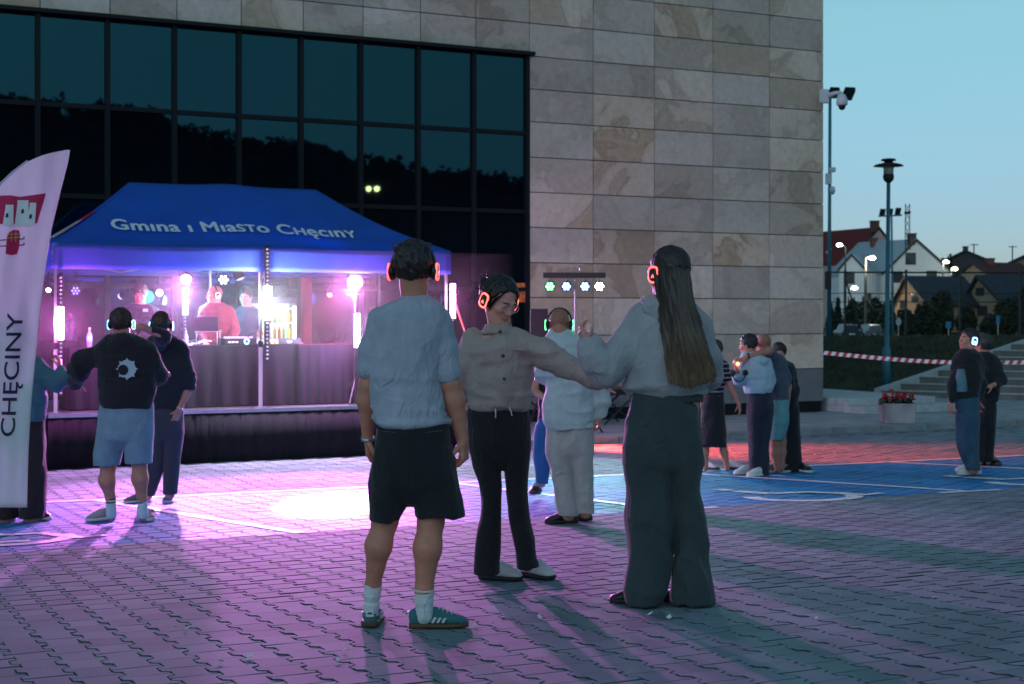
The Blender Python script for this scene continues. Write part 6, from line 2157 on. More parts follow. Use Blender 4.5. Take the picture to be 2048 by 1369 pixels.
for k in range(170):
    a, b = rng.uniform(0, 2 * PI), rng.uniform(.3, 1)
    c = np.array([-.01, -.12, .01]); r0 = np.array([.065 * math.cos(a) * b, -.05 * b * rng.random(), .075 * math.sin(a) * b])
    q0 = p.L(*(c + r0)); q1 = p.L(*(c + r0 * 1.30 + np.array([rng.uniform(-.03, .03), -.02, rng.uniform(-.05, .02)])))
    lk.append([q0, (np.array(q0) + q1) / 2 + np.array([0, 0, .012]), q1])
for e in (-1, 1):
    for k in range(16):
        lk.append([p.L(.05 * e, .072, .075), p.L(.074 * e, .045 + rng.uniform(-.01, .01), .02), p.L(.076 * e, .022 + rng.uniform(-.01, .01), -.04 - rng.uniform(0, .03))])
p.ribbons((.016, .011, .011), lk, w=.004)
p.headphones((1.0, .09, .03), 2.6, 'orange', grow=1.06, bandz=.128)
p.glasses()
MB().tube([p.L(-.085, .01, -.05), p.L(-.07, .07, -.085), p.L(-.02, .118, -.095)], .0022, 5).build('microphone_boom', M_black, p.root)

# ---------------------------------------------------------------- long haired woman at the right
M_sweat = cloth('grey_sweatshirt', (.37, .38, .41), rough=.9)
M_wide = cloth('charcoal_wide_trousers', (.036, .056, .063), rough=.85)
p = Person((1300, 1213), 'woman with very long brown hair in a grey sweatshirt and wide charcoal trousers', .007, skin='pink')
top = [(594, 1300, 1372, .082), (606, 1284, 1388, .105), (625, 1268, 1404, .128), (660, 1259, 1415, .150), (710, 1257, 1419, .165), (755, 1254, 1418, .168), (772, 1251, 1417, .165), (789, 1262, 1407, .140)]
p.head((1336, 546), (-.66, .74, -.04), 1.06, neck=p.pt(1334, 612))
p.torso(top)
la = p.limb([(1275, 642, 0, .050), (1206, 748, -.06, .040), (1176, 692, -.07, .027)])
ra = p.limb([(1402, 650, 0, .050), (1418, 745, .04, .040), (1380, 748, .24, .028)])
p.hand(la[-1], (-.38, .10, .75), (.55, .25, .45), .62, .95, thumb=-1)
p.hand(ra[-1], (-.6, .6, .1), (0, .3, -1), .4, .95, thumb=1)
p.prims.append(U(loft(p.rows([(788, 1270, 1398, .11), (850, 1262, 1398, .12), (900, 1265, 1396, .12)])), .02))
p.limb([(1300, 900, 0, .08), (1303, 1050, 0, .05), (1292, 1195, .02, .036)])
p.limb([(1372, 900, 0, .08), (1378, 1050, 0, .05), (1385, 1190, .02, .036)])
p.body()
fo = [((6, 6, 2.6), .013, 31, None), ((4, 7, 15), .010, 32, zmask(p.pt(0, 790)[2], p.pt(0, 700)[2], True)), ((14, 14, 8), .003, 34, None)]
p.garment('sweatshirt', [U(loft(p.rows(top), ex=2.2))] + p.chain([(1282, 642, 0, .078), (1248, 700, -.03, .084), (1212, 742, -.06, .076), (1194, 722, -.07, .068), (1183, 697, -.07, .056), (1178, 689, -.07, .042)], .035) + p.chain([(1396, 650, 0, .074), (1414, 712, .03, .074), (1409, 752, .07, .068), (1386, 750, .2, .052)], .035) + [p.hollow(top, .03)], M_sweat, fo)
p.garment('hood', [(ellip(p.pt(1316, 616, -.105), (.075, .030, .045)), 0, 'u'), (ellip(p.pt(1340, 632, -.125), (.075, .028, .055)), .03, 'u'), (ellip(p.pt(1304, 602, -.05), (.06, .07, .026)), .04, 'u')], M_sweat, [((14, 14, 10), .007, 5, None)], h=.006)
hip = [(783, 1264, 1402, .125), (830, 1255, 1405, .145), (880, 1251, 1404, .145), (925, 1250, 1402, .135)]
ll = [(890, 1250, 1348, .130), (950, 1250, 1353, .120), (1045, 1254, 1353, .110), (1110, 1259, 1346, .100), (1190, 1252, 1329, .105), (1207, 1252, 1326, .105)]
rl = [(890, 1325, 1402, .130), (950, 1338, 1400, .120), (1045, 1351, 1408, .105), (1100, 1351, 1415, .100), (1185, 1346, 1422, .105), (1204, 1346, 1425, .105)]
p.garment('wide_trousers', [U(p.hips(hip)), U(p.leg(ll), .02), U(p.leg(rl), .02), p.hollow(ll, .04), p.hollow(rl, .04)], M_wide, [((9, 9, 1.2), .012, 41, None), ((5, 5, 5), .006, 42, None)])
p.garment('waistband', [U(loft(p.rows([(786, 1264, 1402, .132), (803, 1260, 1403, .140)]), .006))], M_wide, [((30, 30, 2), .004, 44, None)], h=.006)
p.shoe((1318, 1203), (-.96, -.12), M_blackl, M_darksole, .265, 1.0, laces=False)
p.shoe((1418, 1203), (-.95, .10), M_blackl, M_darksole, .265, 1.0, laces=False)
# hair: a closed cap and several hundred long locks falling to the waist
p.hair((.030, .020, .017), back=-.12, front=.020, thick=1.0, lump=.35)
lk = []
def smooth_path(P4, n=3):
    pts = []
    for i in range(len(P4) - 1):
        for j in range(n):
            t_ = j / n
            A_, B_, C_, D_ = P4[max(i - 1, 0)], P4[i], P4[i + 1], P4[min(i + 2, len(P4) - 1)]
            pts.append(.5 * (2 * B_ + (C_ - A_) * t_ + (2 * A_ - 5 * B_ + 4 * C_ - D_) * t_ ** 2 + (3 * B_ - A_ - 3 * C_ + D_) * t_ ** 3))
    return pts + [P4[-1]]
for k in range(1300):
    u = rng.random()                        # 0 left (face side) .. 1 right edge of the hair
    tp = p.pt(1322 + 30 * u + rng.uniform(-4, 4), 500 + 10 * abs(u - .45), -.02 + rng.uniform(-.03, .03))
    cr = p.pt(1312 + 62 * u + rng.uniform(-2, 2), 540 + rng.uniform(-6, 6), -.085 - .035 * math.sin(PI * u) + rng.uniform(-.006, .004))
    nk = p.pt(1318 + 66 * u + rng.uniform(-3, 3), 600, -.115 - .035 * math.sin(PI * u) - .012 * rng.random())
    m2 = p.pt(1327 + 76 * u + rng.uniform(-4, 4), 665, -.190 - .020 * math.sin(PI * u) - .015 * rng.random())
    m3 = p.pt(1334 + 88 * u + rng.uniform(-5, 5), 720, -.205 - .015 * math.sin(PI * u) - .015 * rng.random())
    ln = rng.random() ** .8
    e_ = p.pt(1340 + 90 * u + rng.uniform(-7, 7), 738 + 40 * ln - 22 * abs(u - .45), -.205 - .02 * rng.random())
    lk.append(smooth_path([tp, cr, nk, m2, m3, e_]))
rng.shuffle(lk)
p.ribbons((.036, .020, .013), lk, w=.0075, tip=(.15, .085, .048), face=True, rough=.4)
vol = [(530, 1306, 1374, .09, -.02), (575, 1310, 1382, .075, -.05), (605, 1314, 1386, .060, -.085), (650, 1322, 1402, .045, -.150), (700, 1331, 1416, .034, -.178), (738, 1340, 1424, .022, -.188), (752, 1350, 1420, .010, -.192)]
p.garment('hair', [U(loft(p.rows(vol)))], mat('hair_mass', (.045, .030, .023), .45, var=.5, vscale=26, stretch=(1, 1, .06), bump=.6, bscale=90), [((40, 40, 2.0), .008, 51, None), ((80, 80, 3), .004, 52, None)], h=.006)
p.headphones((1.0, .045, .025), 2.8, 'red2', grow=1.08, bandz=.120)

# ---------------------------------------------------------------- helpers for the smaller figures
def figure(feet, label, head, face, top, hip, legs, arms, mats, shoes, h=.010, hs=1.0, hair=None, hp=None, stub=None, skin='fair', neck=None, up=(0, 0, 1), bare_legs=None, Y=None, z=None, hdy=0.0, seed=1, top_name='shirt', low_name='trousers', skirt=None, group=None, hairkw=None, eyes=False, fold=.008, colors=None):
    p = Person(feet, label, h, skin=skin, Y=Y, z=z, group=group)
    p.stage = z is not None
    nb = neck or (top[0][1] * .5 + top[0][2] * .5, top[0][0] + 4)
    p.head(head, face, hs, up=up, dy=hdy, neck=p.pt(*nb))
    p.torso(top)
    sl = []
    for A in arms:
        J = A['j']; rs = A['r']
        jj = [(*J[i], rs[i]) for i in range(len(J))]
        q = p.limb(jj)
        if 'hand' in A: p.hand(q[-1], *A['hand'], size=A.get('size', 1.0), thumb=A.get('thumb', 1))
        sl += p.chain([(*s[:3], s[3]) for s in A['sleeve']], .04)
    p.prims.append(U(loft(p.rows([(r_[0], r_[1] + 4, r_[2] - 4, max(r_[3] - .025, .05)) for r_ in hip])), .02))
    for i, Lg in enumerate(legs):
        ex_ = bare_legs[i] if bare_legs else [((s_[1] + s_[2]) / 2, s_[0], s_[4] if len(s_) > 4 else 0, min((s_[2] - s_[1]) / 2 / p.S * .75, .075, s_[3] * .7)) for s_ in Lg]
        p.limb(ex_)
    p.body(stubble=stub)
    if eyes: p.eyes()
    fo_ = [((8, 8, 3), fold, seed, None), ((5, 6, 15), fold * .7, seed + 1, None)]
    p.garment(top_name, [U(loft(p.rows(top), ex=2.2))] + sl + [p.hollow(top, .03)], mats[0], fo_, colors=colors)
    pr = [U(p.hips(hip))]
    if skirt: pr = [U(loft(p.rows(skirt))), p.hollow(skirt, .04)]
    else:
        for Lg in legs: pr += [U(p.leg(Lg), .02)]
        for Lg in legs: pr += [p.hollow(Lg, .04)]
    p.garment(low_name, pr, mats[1], [((9, 9, 3), fold * .8, seed + 3, None)])
    for s in shoes: p.shoe(*s[:2], s[2], s[3], (s[4] if len(s) > 4 else .28) * .95, s[5] if len(s) > 5 else 1.12, chunk=1.25, high=1.2)
    if hair: p.hair(hair, **(hairkw or {}), h=min(h, .008))
    if hp: p.headphones(hp[0], hp[1], hp[2], grow=1.08, bandz=.122)
    return p

# ---------------------------------------------------------------- man in the white shirt
M_wshirt = cloth('white_shirt', (.52, .58, .60), rough=.75)
M_cream = cloth('cream_trousers', (.46, .43, .41), rough=.8)
top = [(664, 1099, 1143, .070), (674, 1094, 1154, .090), (688, 1089, 1176, .110), (730, 1089, 1186, .128), (790, 1089, 1188, .132), (838, 1087, 1189, .145), (857, 1096, 1186, .145)]
hip = [(846, 1094, 1187, .12), (880, 1093, 1186, .13), (905, 1093, 1185, .12)]
ll = [(895, 1093, 1143, .11), (950, 1101, 1146, .09), (1000, 1112, 1153, .075), (1030, 1117, 1158, .075)]
rl = [(895, 1138, 1185, .11), (950, 1146, 1185, .09), (1000, 1152, 1186, .075), (1026, 1154, 1187, .075)]
p = figure((1135, 1051), 'shaven headed man in a loose white shirt and cream trousers', (1119, 648), (.12, 1, -.30), top, hip, [ll, rl],
    [dict(j=[(1100, 700, 0), (1087, 752, .10), (1098, 676, .16)], r=[.05, .042, .028], hand=((.2, -.1, 1), (1, 0, 0), .5), thumb=-1, sleeve=[(1102, 700, 0, .068), (1090, 748, .08, .075), (1092, 735, .15, .062), (1095, 715, .18, .05)]),
     dict(j=[(1180, 702, 0), (1200, 765, .0), (1199, 832, .04)], r=[.05, .042, .028], hand=((-.05, .1, -1), (-1, 0, .2), .8), thumb=-1, sleeve=[(1176, 700, 0, .070), (1198, 762, 0, .066), (1203, 800, .02, .058), (1202, 826, .03, .052)])],
    (M_wshirt, M_cream), [((1156, 1047), (-1, -.06), M_blackl, M_darksole, .285), ((1181, 1043), (-.55, .6), M_blackl, M_darksole, .285)], .0085, 1.0, stub=.45, hp=((.1, 1.0, .35), 2.5, 'green'), seed=61, fold=.010)
p.garment('shirt_collar', [U(loft(p.rows([(658, 1100, 1141, .066), (668, 1095, 1146, .078)])))], M_wshirt, h=.006)

# ---------------------------------------------------------------- person with blue trousers behind him
M_btop = cloth('black_top', (.010, .010, .013)); M_bluet = cloth('blue_trousers', (.03, .12, .30))
top = [(716, 1098, 1126, .065), (728, 1086, 1138, .09), (780, 1080, 1142, .11), (836, 1077, 1146, .12)]
hip = [(830, 1076, 1148, .11), (870, 1071, 1150, .12), (885, 1070, 1150, .11)]
ll = [(875, 1068, 1108, .10), (920, 1067, 1101, .08), (967, 1071, 1095, .065)]
rl = [(875, 1106, 1150, .10), (920, 1112, 1148, .08), (967, 1118, 1144, .065)]
figure((1090, 994), 'person in blue trousers and a black top half hidden behind the white shirt', (1113, 692), (.3, -1, -.1), top, hip, [ll, rl],
    [dict(j=[(1084, 742, 0), (1067, 782, -.06), (1094, 800, -.2)], r=[.045, .040, .028], hand=((1, -.4, 0), (0, 1, 0), .4), sleeve=[(1086, 742, 0, .055), (1076, 766, -.03, .052)]),
     dict(j=[(1138, 742, 0), (1148, 790, 0), (1146, 830, .0)], r=[.045, .04, .028], hand=((0, 0, -1), (-1, 0, 0), .4), sleeve=[(1136, 742, 0, .055), (1143, 768, 0, .052)])],
    (M_btop, M_bluet), [((1077, 985), (-.3, -1), M_blackl, M_gum, .27), ((1128, 985), (.3, -1), M_blackl, M_gum, .27)], .011, .98, hair=(.02, .014, .012), seed=71)

# ---------------------------------------------------------------- man in denim shorts, left
M_hood = cloth('black_hoodie', (.010, .010, .014)); M_denim = cloth('light_denim', (.22, .34, .42), bump=.5, bscale=180)
top = [(668, 224, 265, .085), (678, 208, 285, .115), (696, 194, 303, .138), (750, 197, 311, .152), (798, 201, 309, .155), (815, 204, 306, .148)]
hip = [(806, 202, 306, .140), (850, 195, 306, .152), (876, 192, 305, .145)]
ll = [(862, 191, 252, .135), (900, 189, 245, .125), (931, 189, 239, .118)]
rl = [(862, 246, 305, .135), (900, 250, 304, .125), (926, 252, 303, .118)]
p = figure((250, 1050), 'man in a black hoodie with a pale crescent print and light denim shorts', (243, 647), (.15, 1, 0), top, hip, [ll, rl],
    [dict(j=[(208, 704, 0), (158, 730, .06), (150, 768, .32)], r=[.06, .05, .03], hand=((0, 1, -.3), (0, 0, -1), .4), thumb=-1, sleeve=[(210, 706, 0, .085), (166, 724, .03, .082), (156, 742, .08, .082), (150, 768, .28, .055)]),
     dict(j=[(298, 706, 0), (316, 752, .10), (322, 748, .45)], r=[.06, .05, .03], hand=((.2, 1, .1), (0, 0, -1), .4), thumb=1, sleeve=[(294, 706, 0, .086), (314, 750, .08, .075), (321, 750, .40, .05)])],
    (M_hood, M_denim), [((229, 1040), (-.72, -.60), cloth('sage_shoe', (.30, .36, .34)), M_wsole, .28), ((280, 1040), (.55, -.75), cloth('sage_shoe', (.30, .36, .34)), M_wsole, .28)], .009, 1.0, hair=(.045, .028, .018), hp=((.15, .65, 1.0), 4, 'blue'), skin='fair', seed=81, low_name='denim_shorts', top_name='hoodie',
    bare_legs=[[(222, 870, 0, .085), (217, 930, 0, .062), (214, 962, -.01, .068), (221, 996, .01, .038), (223, 1035, .01, .036)], [(278, 870, 0, .085), (279, 925, 0, .062), (280, 958, -.01, .068), (284, 998, .01, .038), (286, 1035, .01, .036)]], hairkw=dict(back=-.07, front=.03))
for (xa, xb) in ((221, 223), (283, 286)):
    sk = p.garment('sock', p.chain([(xa, 991, .01, .042), (xb, 1030, .01, .045)]), M_sock, h=.007)
    for y in (998, 1005):
        MB().lathe(p.pt(xa + .5, y, .01), [(.0435, -.006), (.0455, 0), (.0435, .006)], 18).build('sock_stripe', M_btop, sk, smooth=True)
p.garment('hood', [(ellip(p.pt(246, 684, -.10), (.105, .05, .055)), 0, 'u'), (ellip(p.pt(246, 672, -.05), (.085, .07, .03)), .03, 'u')], M_hood, [((12, 12, 10), .006, 5, None)], h=.008)
# crescent print: a disc with a bite and thin rays, laid on the cloth
M_pr = mat('crescent_print', (.42, .58, .64), .7)
pc_, bk = p.pt(262, 737), p.Y - .165
def print_pt(dx, dz): return (pc_[0] + dx, bk - .0 + .35 * dx * dx + .02 * abs(dx), pc_[2] + dz)
ring, N_ = [], 40
mb = MB()
for i in range(N_):
    a = 2 * PI * i / N_
    r0 = .072 + (.022 if i % 5 == 0 else .008 * rng.random())
    ring.append((r0 * math.cos(a) + .008, r0 * math.sin(a)))
mb.v = [print_pt(.02, 0)] + [print_pt(*q_) for q_ in ring]; mb.f = [(0, 1 + i, 1 + (i + 1) % N_) for i in range(N_)]
solid(mb.build('crescent_print', M_pr, p.root), .002)
mb = MB(); mb.v = [print_pt(-.022 + .044 * math.cos(2 * PI * i / 24), -.008 + .044 * math.sin(2 * PI * i / 24)) for i in range(24)]
mb.v = [(x, y - .006, z) for x, y, z in mb.v]; mb.f = [tuple(range(24))]
solid(mb.build('crescent_bite', M_hood, p.root), .002)

# ---------------------------------------------------------------- man beside him
M_dkj = cloth('dark_jacket', (.014, .015, .018)); M_dkt = cloth('dark_grey_trousers', (.050, .052, .060))
top = [(672, 302, 344, .08), (684, 292, 362, .11), (718, 288, 374, .132), (770, 292, 374, .138), (803, 300, 368, .138), (818, 302, 366, .13)]
hip = [(810, 302, 366, .12), (850, 302, 366, .13), (868, 301, 366, .12)]
ll = [(860, 300, 336, .10), (920, 294, 330, .08), (992, 282, 308, .07)]
rl = [(860, 329, 366, .10), (920, 328, 361, .085), (988, 327, 354, .07)]
p = figure((335, 1014), 'man in a dark jacket with rolled sleeves and a wrist watch', (323, 650), (-.15, 1, 0), top, hip, [ll, rl],
    [dict(j=[(304, 702, 0), (326, 672, -.30), (284, 654, -.42)], r=[.052, .042, .028], hand=((-1, .1, -.1), (0, 1, -.2), .5), thumb=1, sleeve=[(308, 702, 0, .075), (326, 674, -.28, .062), (306, 662, -.36, .05)]),
     dict(j=[(364, 704, 0), (379, 772, .0), (357, 822, -.10)], r=[.052, .042, .028], hand=((-.35, -.1, -1), (-.6, .8, 0), .7), thumb=-1, sleeve=[(360, 702, 0, .078), (376, 755, .0, .066), (378, 772, -.01, .060)])],
    (M_dkj, M_dkt), [((302, 1007), (-1, .05), cloth('grey_shoe', (.14, .16, .16)), M_wsole, .29), ((341, 1004), (.05, -1), cloth('grey_shoe', (.14, .16, .16)), M_wsole, .28)], .0095, 1.0, hair=(.05, .03, .02), hp=((.2, .7, 1.0), 4, 'blue'), seed=91, top_name='jacket')
p.watch(p.pt(359, 817, -.09), (-.35, -.1, -1), .031, M_alu)

# ---------------------------------------------------------------- woman behind the flag
M_djk = cloth('denim_jacket', (.055, .16, .21), bump=.5, bscale=160); M_dkw = cloth('dark_brown_trousers', (.022, .012, .014))
top = [(712, 32, 66, .08), (724, 18, 84, .11), (760, 6, 94, .14), (800, 4, 92, .15), (842, 4, 90, .14)]
hip = [(836, 6, 89, .13), (880, 3, 91, .14), (900, 2, 91, .13)]
ll = [(890, -4, 50, .13), (960, -8, 44, .12), (1036, -12, 36, .12)]
rl = [(890, 42, 92, .13), (960, 44, 92, .12), (1036, 40, 88, .12)]
p = figure((45, 1044), 'woman in a denim jacket partly hidden behind the white flag', (50, 678), (.5, .85, 0), top, hip, [ll, rl],
    [dict(j=[(84, 742, 0), (118, 768, -.02), (120, 738, .10)], r=[.05, .042, .028], hand=((-.1, .3, 1), (-1, 0, 0), .7), thumb=1, sleeve=[(82, 742, 0, .075), (112, 768, -.01, .072), (126, 758, .02, .065), (122, 740, .08, .045)]),
     dict(j=[(18, 742, 0), (8, 790, 0), (10, 840, .0)], r=[.05, .042, .028], hand=((0, 0, -1), (1, 0, 0), .5), sleeve=[(20, 742, 0, .075), (10, 790, 0, .06), (10, 830, 0, .05)])],
    (M_djk, M_dkw), [((20, 1040), (.3, -1), M_whitel, M_wsole, .26), ((62, 1040), (.75, -.5), M_blackl, M_wsole, .26)], .0095, .98, hair=(.09, .035, .02), seed=101, top_name='denim_jacket')
lk = []
for k in range(120):
    a = rng.uniform(-1.5, 1.7)
    q0 = p.L(.09 * math.sin(a), -.03 - .07 * math.cos(a), .03)
    lk.append([q0, np.array(q0) + np.array([.01, -.02, -.08]), np.array(q0) + np.array([.02 + rng.uniform(-.01, .03), -.02, -.17 - rng.uniform(0, .06)])])
p.ribbons((.10, .040, .022), lk, w=.008)

# ---------------------------------------------------------------- performers on the stage
def performer(px, dd, **kw):
    Yp = y_at(px, dd)
    pyf = HY + F * (CH - ST_Z) / Yp
    return Yp, pyf
Y1, f1 = performer(281, 20.45)
top = [(608, 262, 299, .085), (618, 250, 311, .12), (640, 239, 320, .14), (690, 243, 317, .15), (722, 246, 314, .14)]
hip = [(718, 246, 314, .13), (745, 247, 313, .13)]
p = figure((281, f1), 'performer in a black hoodie with a white chest print looking down', (280, 588), (.15, -1, -.42), top, hip, [[(740, 247, 282, .11), (f1 - 6, 252, 275, .08)], [(740, 279, 313, .11), (f1 - 6, 285, 308, .08)]],
    [dict(j=[(252, 626, 0), (242, 672, -.05), (266, 690, -.32)], r=[.05, .04, .028], hand=((.4, -1, -.2), (0, 0, -1), .4), sleeve=[(256, 626, 0, .078), (243, 670, -.05, .07), (262, 688, -.26, .048)]),
     dict(j=[(309, 626, 0), (318, 672, -.05), (300, 690, -.32)], r=[.05, .04, .028], hand=((-.4, -1, -.2), (0, 0, -1), .4), thumb=-1, sleeve=[(305, 626, 0, .078), (317, 670, -.05, .07), (302, 688, -.26, .048)])],
    (M_hood, M_dkt), [((264, f1), (0, -1), M_blackl, M_darksole), ((296, f1), (0, -1), M_blackl, M_darksole)], .012, 1.12, hair=(.07, .04, .025), Y=Y1, z=ST_Z, seed=111, top_name='hoodie', eyes=True, hairkw=dict(front=.038))
MB().obox(p.pt(291, 618 + 3, -.155), (.035, .004, 0), (0, .002, 0), (0, .003, .022)).build('chest_print', M_pr, p.root)
Y2, f2 = performer(435, 20.35)
M_redsh = cloth('dark_red_shirt', (.20, .035, .05))
top = [(607, 415, 447, .08), (616, 404, 462, .115), (640, 398, 472, .135), (690, 402, 468, .14), (722, 404, 466, .135)]
p = figure((435, f2), 'bearded performer with headphones in a dark red shirt', (429, 590), (-.85, -.55, -.1), top, [(718, 404, 466, .13), (745, 404, 466, .13)], [[(740, 404, 436, .11), (f2 - 6, 410, 432, .08)], [(740, 433, 466, .11), (f2 - 6, 440, 462, .08)]],
    [dict(j=[(406, 624, 0), (398, 668, -.05), (412, 686, -.30)], r=[.05, .04, .028], hand=((.2, -1, -.2), (0, 0, -1), .4), sleeve=[(410, 624, 0, .072), (400, 664, -.04, .06), (408, 682, -.22, .045)]),
     dict(j=[(462, 624, 0), (472, 665, -.05), (458, 688, -.25)], r=[.05, .04, .028], hand=((-.3, -1, -.4), (0, 0, -1), .4), thumb=-1, sleeve=[(458, 624, 0, .072), (470, 660, -.04, .06), (464, 676, -.15, .045)])],
    (M_redsh, M_dkt), [((420, f2), (0, -1), M_blackl, M_darksole), ((450, f2), (0, -1), M_blackl, M_darksole)], .012, 1.08, stub=.5, Y=Y2, z=ST_Z, seed=121, eyes=True, hp=((.1, .9, .8), 1.5, 'stagehp'))
Y3, f3 = performer(493, 20.6)
top = [(612, 480, 508, .075), (622, 470, 516, .105), (650, 466, 518, .13), (690, 468, 518, .135), (722, 470, 516, .13)]
p = figure((493, f3), 'performer in a loose dark tee beside the white batten', (491, 594), (-.1, -1, -.25), top, [(718, 470, 516, .12), (745, 470, 516, .12)], [[(740, 470, 495, .10), (f3 - 6, 474, 492, .08)], [(740, 492, 516, .10), (f3 - 6, 496, 514, .08)]],
    [dict(j=[(473, 630, 0), (466, 672, -.05), (474, 692, -.25)], r=[.048, .04, .028], hand=((.2, -1, -.2), (0, 0, -1), .4), sleeve=[(476, 630, 0, .066), (468, 656, -.03, .06)]),
     dict(j=[(513, 630, 0), (520, 668, -.05), (512, 692, -.25)], r=[.048, .04, .028], hand=((-.2, -1, -.2), (0, 0, -1), .4), thumb=-1, sleeve=[(510, 630, 0, .066), (517, 656, -.03, .06)])],
    (cloth('dark_violet_tee', (.06, .05, .09)), M_dkt), [((482, f3), (0, -1), M_blackl, M_darksole), ((504, f3), (0, -1), M_blackl, M_darksole)], .012, 1.08, hair=(.03, .02, .018), Y=Y3, z=ST_Z, seed=131, eyes=True)

# ---------------------------------------------------------------- group at the right of the bays
def stripes(V):
    k = (np.floor(V[:, 2] / .028) % 2 == 0) & (np.mod(V[:, 2], .028) < .012) | (np.mod(V[:, 2], .056) < .014)
    c = np.tile(np.array([.012, .010, .016]), (len(V), 1)); c[k] = (.45, .42, .45)
    return c
M_striped = mat('striped_jersey', (.1, .1, .1), .85, attr=True, bump=.3, bscale=200)
top = [(718, 1418, 1442, .07), (728, 1406, 1454, .10), (760, 1404, 1452, .12), (792, 1404, 1446, .12)]
skirt = [(788, 1404, 1446, .12), (830, 1400, 1450, .15), (893, 1398, 1453, .16)]
figure((1440, 944), 'woman in a striped tee and black midi skirt behind the long haired woman', (1430, 700), (-.3, .9, 0), top, [(788, 1406, 1444, .11), (830, 1404, 1448, .12)], [[(860, 1402, 1424, .08), (935, 1404, 1416, .05)], [(860, 1428, 1450, .08), (935, 1449, 1460, .05)]],
    [dict(j=[(1450, 738, 0), (1460, 772, 0), (1478, 808, -.05)], r=[.042, .037, .026], hand=((.15, 0, -1), (-1, 0, 0), .4), thumb=1, sleeve=[(1448, 738, 0, .055), (1455, 758, 0, .055)]),
     dict(j=[(1408, 738, 0), (1402, 772, 0), (1404, 808, 0)], r=[.042, .037, .026], hand=((0, 0, -1), (1, 0, 0), .4), sleeve=[(1410, 738, 0, .055), (1405, 760, 0, .055)])],
    (M_striped, M_btop), [((1452, 940), (.85, -.35), M_whitel, M_darksole, .25), ((1404, 940), (.6, -.5), M_whitel, M_darksole, .25)], .011, .95, hair=(.06, .035, .022), seed=141, low_name='skirt', skirt=skirt, colors=stripes,
    bare_legs=[[(1415, 850, 0, .06), (1410, 905, 0, .045), (1411, 938, 0, .032)], [(1438, 850, 0, .06), (1448, 905, 0, .045), (1455, 938, 0, .032)]])
M_lhood = cloth('pale_blue_hoodie', (.40, .52, .58), rough=.9); M_navyt = cloth('navy_track_trousers', (.016, .016, .032))
top = [(706, 1484, 1512, .075), (716, 1482, 1530, .10), (740, 1486, 1543, .13), (772, 1488, 1545, .14), (786, 1491, 1542, .125)]
hip = [(780, 1496, 1543, .12), (815, 1495, 1546, .13), (830, 1495, 1546, .12)]
p = figure((1515, 953), 'teenager in a pale blue hoodie hugged by the man in teal shorts', (1496, 690), (-.85, .45, -.1), top, hip, [[(822, 1495, 1524, .11), (900, 1498, 1520, .09), (947, 1499, 1520, .09)], [(822, 1518, 1546, .11), (900, 1515, 1539, .09), (950, 1512, 1537, .09)]],
    [dict(j=[(1488, 726, 0), (1482, 762, -.08), (1473, 740, -.25)], r=[.045, .04, .027], hand=((-.3, -.2, .8), (1, 0, 0), .7), thumb=1, sleeve=[(1490, 726, 0, .068), (1480, 758, -.07, .068), (1476, 750, -.18, .052)]),
     dict(j=[(1536, 728, 0), (1540, 765, .05), (1520, 770, .2)], r=[.045, .04, .027], hand=((-1, .3, 0), (0, 0, -1), .5), sleeve=[(1533, 728, 0, .068), (1539, 762, .05, .062), (1528, 768, .15, .05)])],
    (M_lhood, M_navyt), [((1506, 949), (-.85, -.25), M_whitel, M_wsole, .26), ((1530, 953), (-.75, -.35), M_whitel, M_wsole, .26)], .011, .95, hair=(.02, .014, .016), seed=151, top_name='hoodie')
p.garment('hood', [(ellip(p.pt(1520, 722, -.08), (.10, .06, .055)), 0, 'u'), (ellip(p.pt(1512, 712, -.03), (.09, .07, .03)), .03, 'u')], M_lhood, [((12, 12, 10), .006, 5, None)], h=.009)
# the headphones it holds, with a red light
hp = thing('headphones', Vector(p.pt(1478, 730, -.28)), 'red glowing headphones held in the hand of the teenager', 'headphones')
c = Vector(p.pt(1478, 730, -.31))
MB().tube([c + Vector((.07 * math.cos(a), .0, .09 * math.sin(a) - .1)) for a in [i * PI / 8 + PI for i in range(9)]], .008, 6).build('headband', M_black, hp)
for e in (-1, 1):
    MB().lathe(c + Vector((.07 * e, 0, -.09)), [(.03, -.018), (.036, 0), (.03, .018), (0, .019)], 14, axis=(e * .4, -1, 0)).build('ear_cup', M_black, hp)
MB().lathe(c + Vector((-.02, -.03, .01)), [(.018, -.006), (.022, 0), (.0, .012)], 12, axis=(0, -1, 0)).build('light_ring', glow('ring_held', (1, .12, .03), 8), hp)

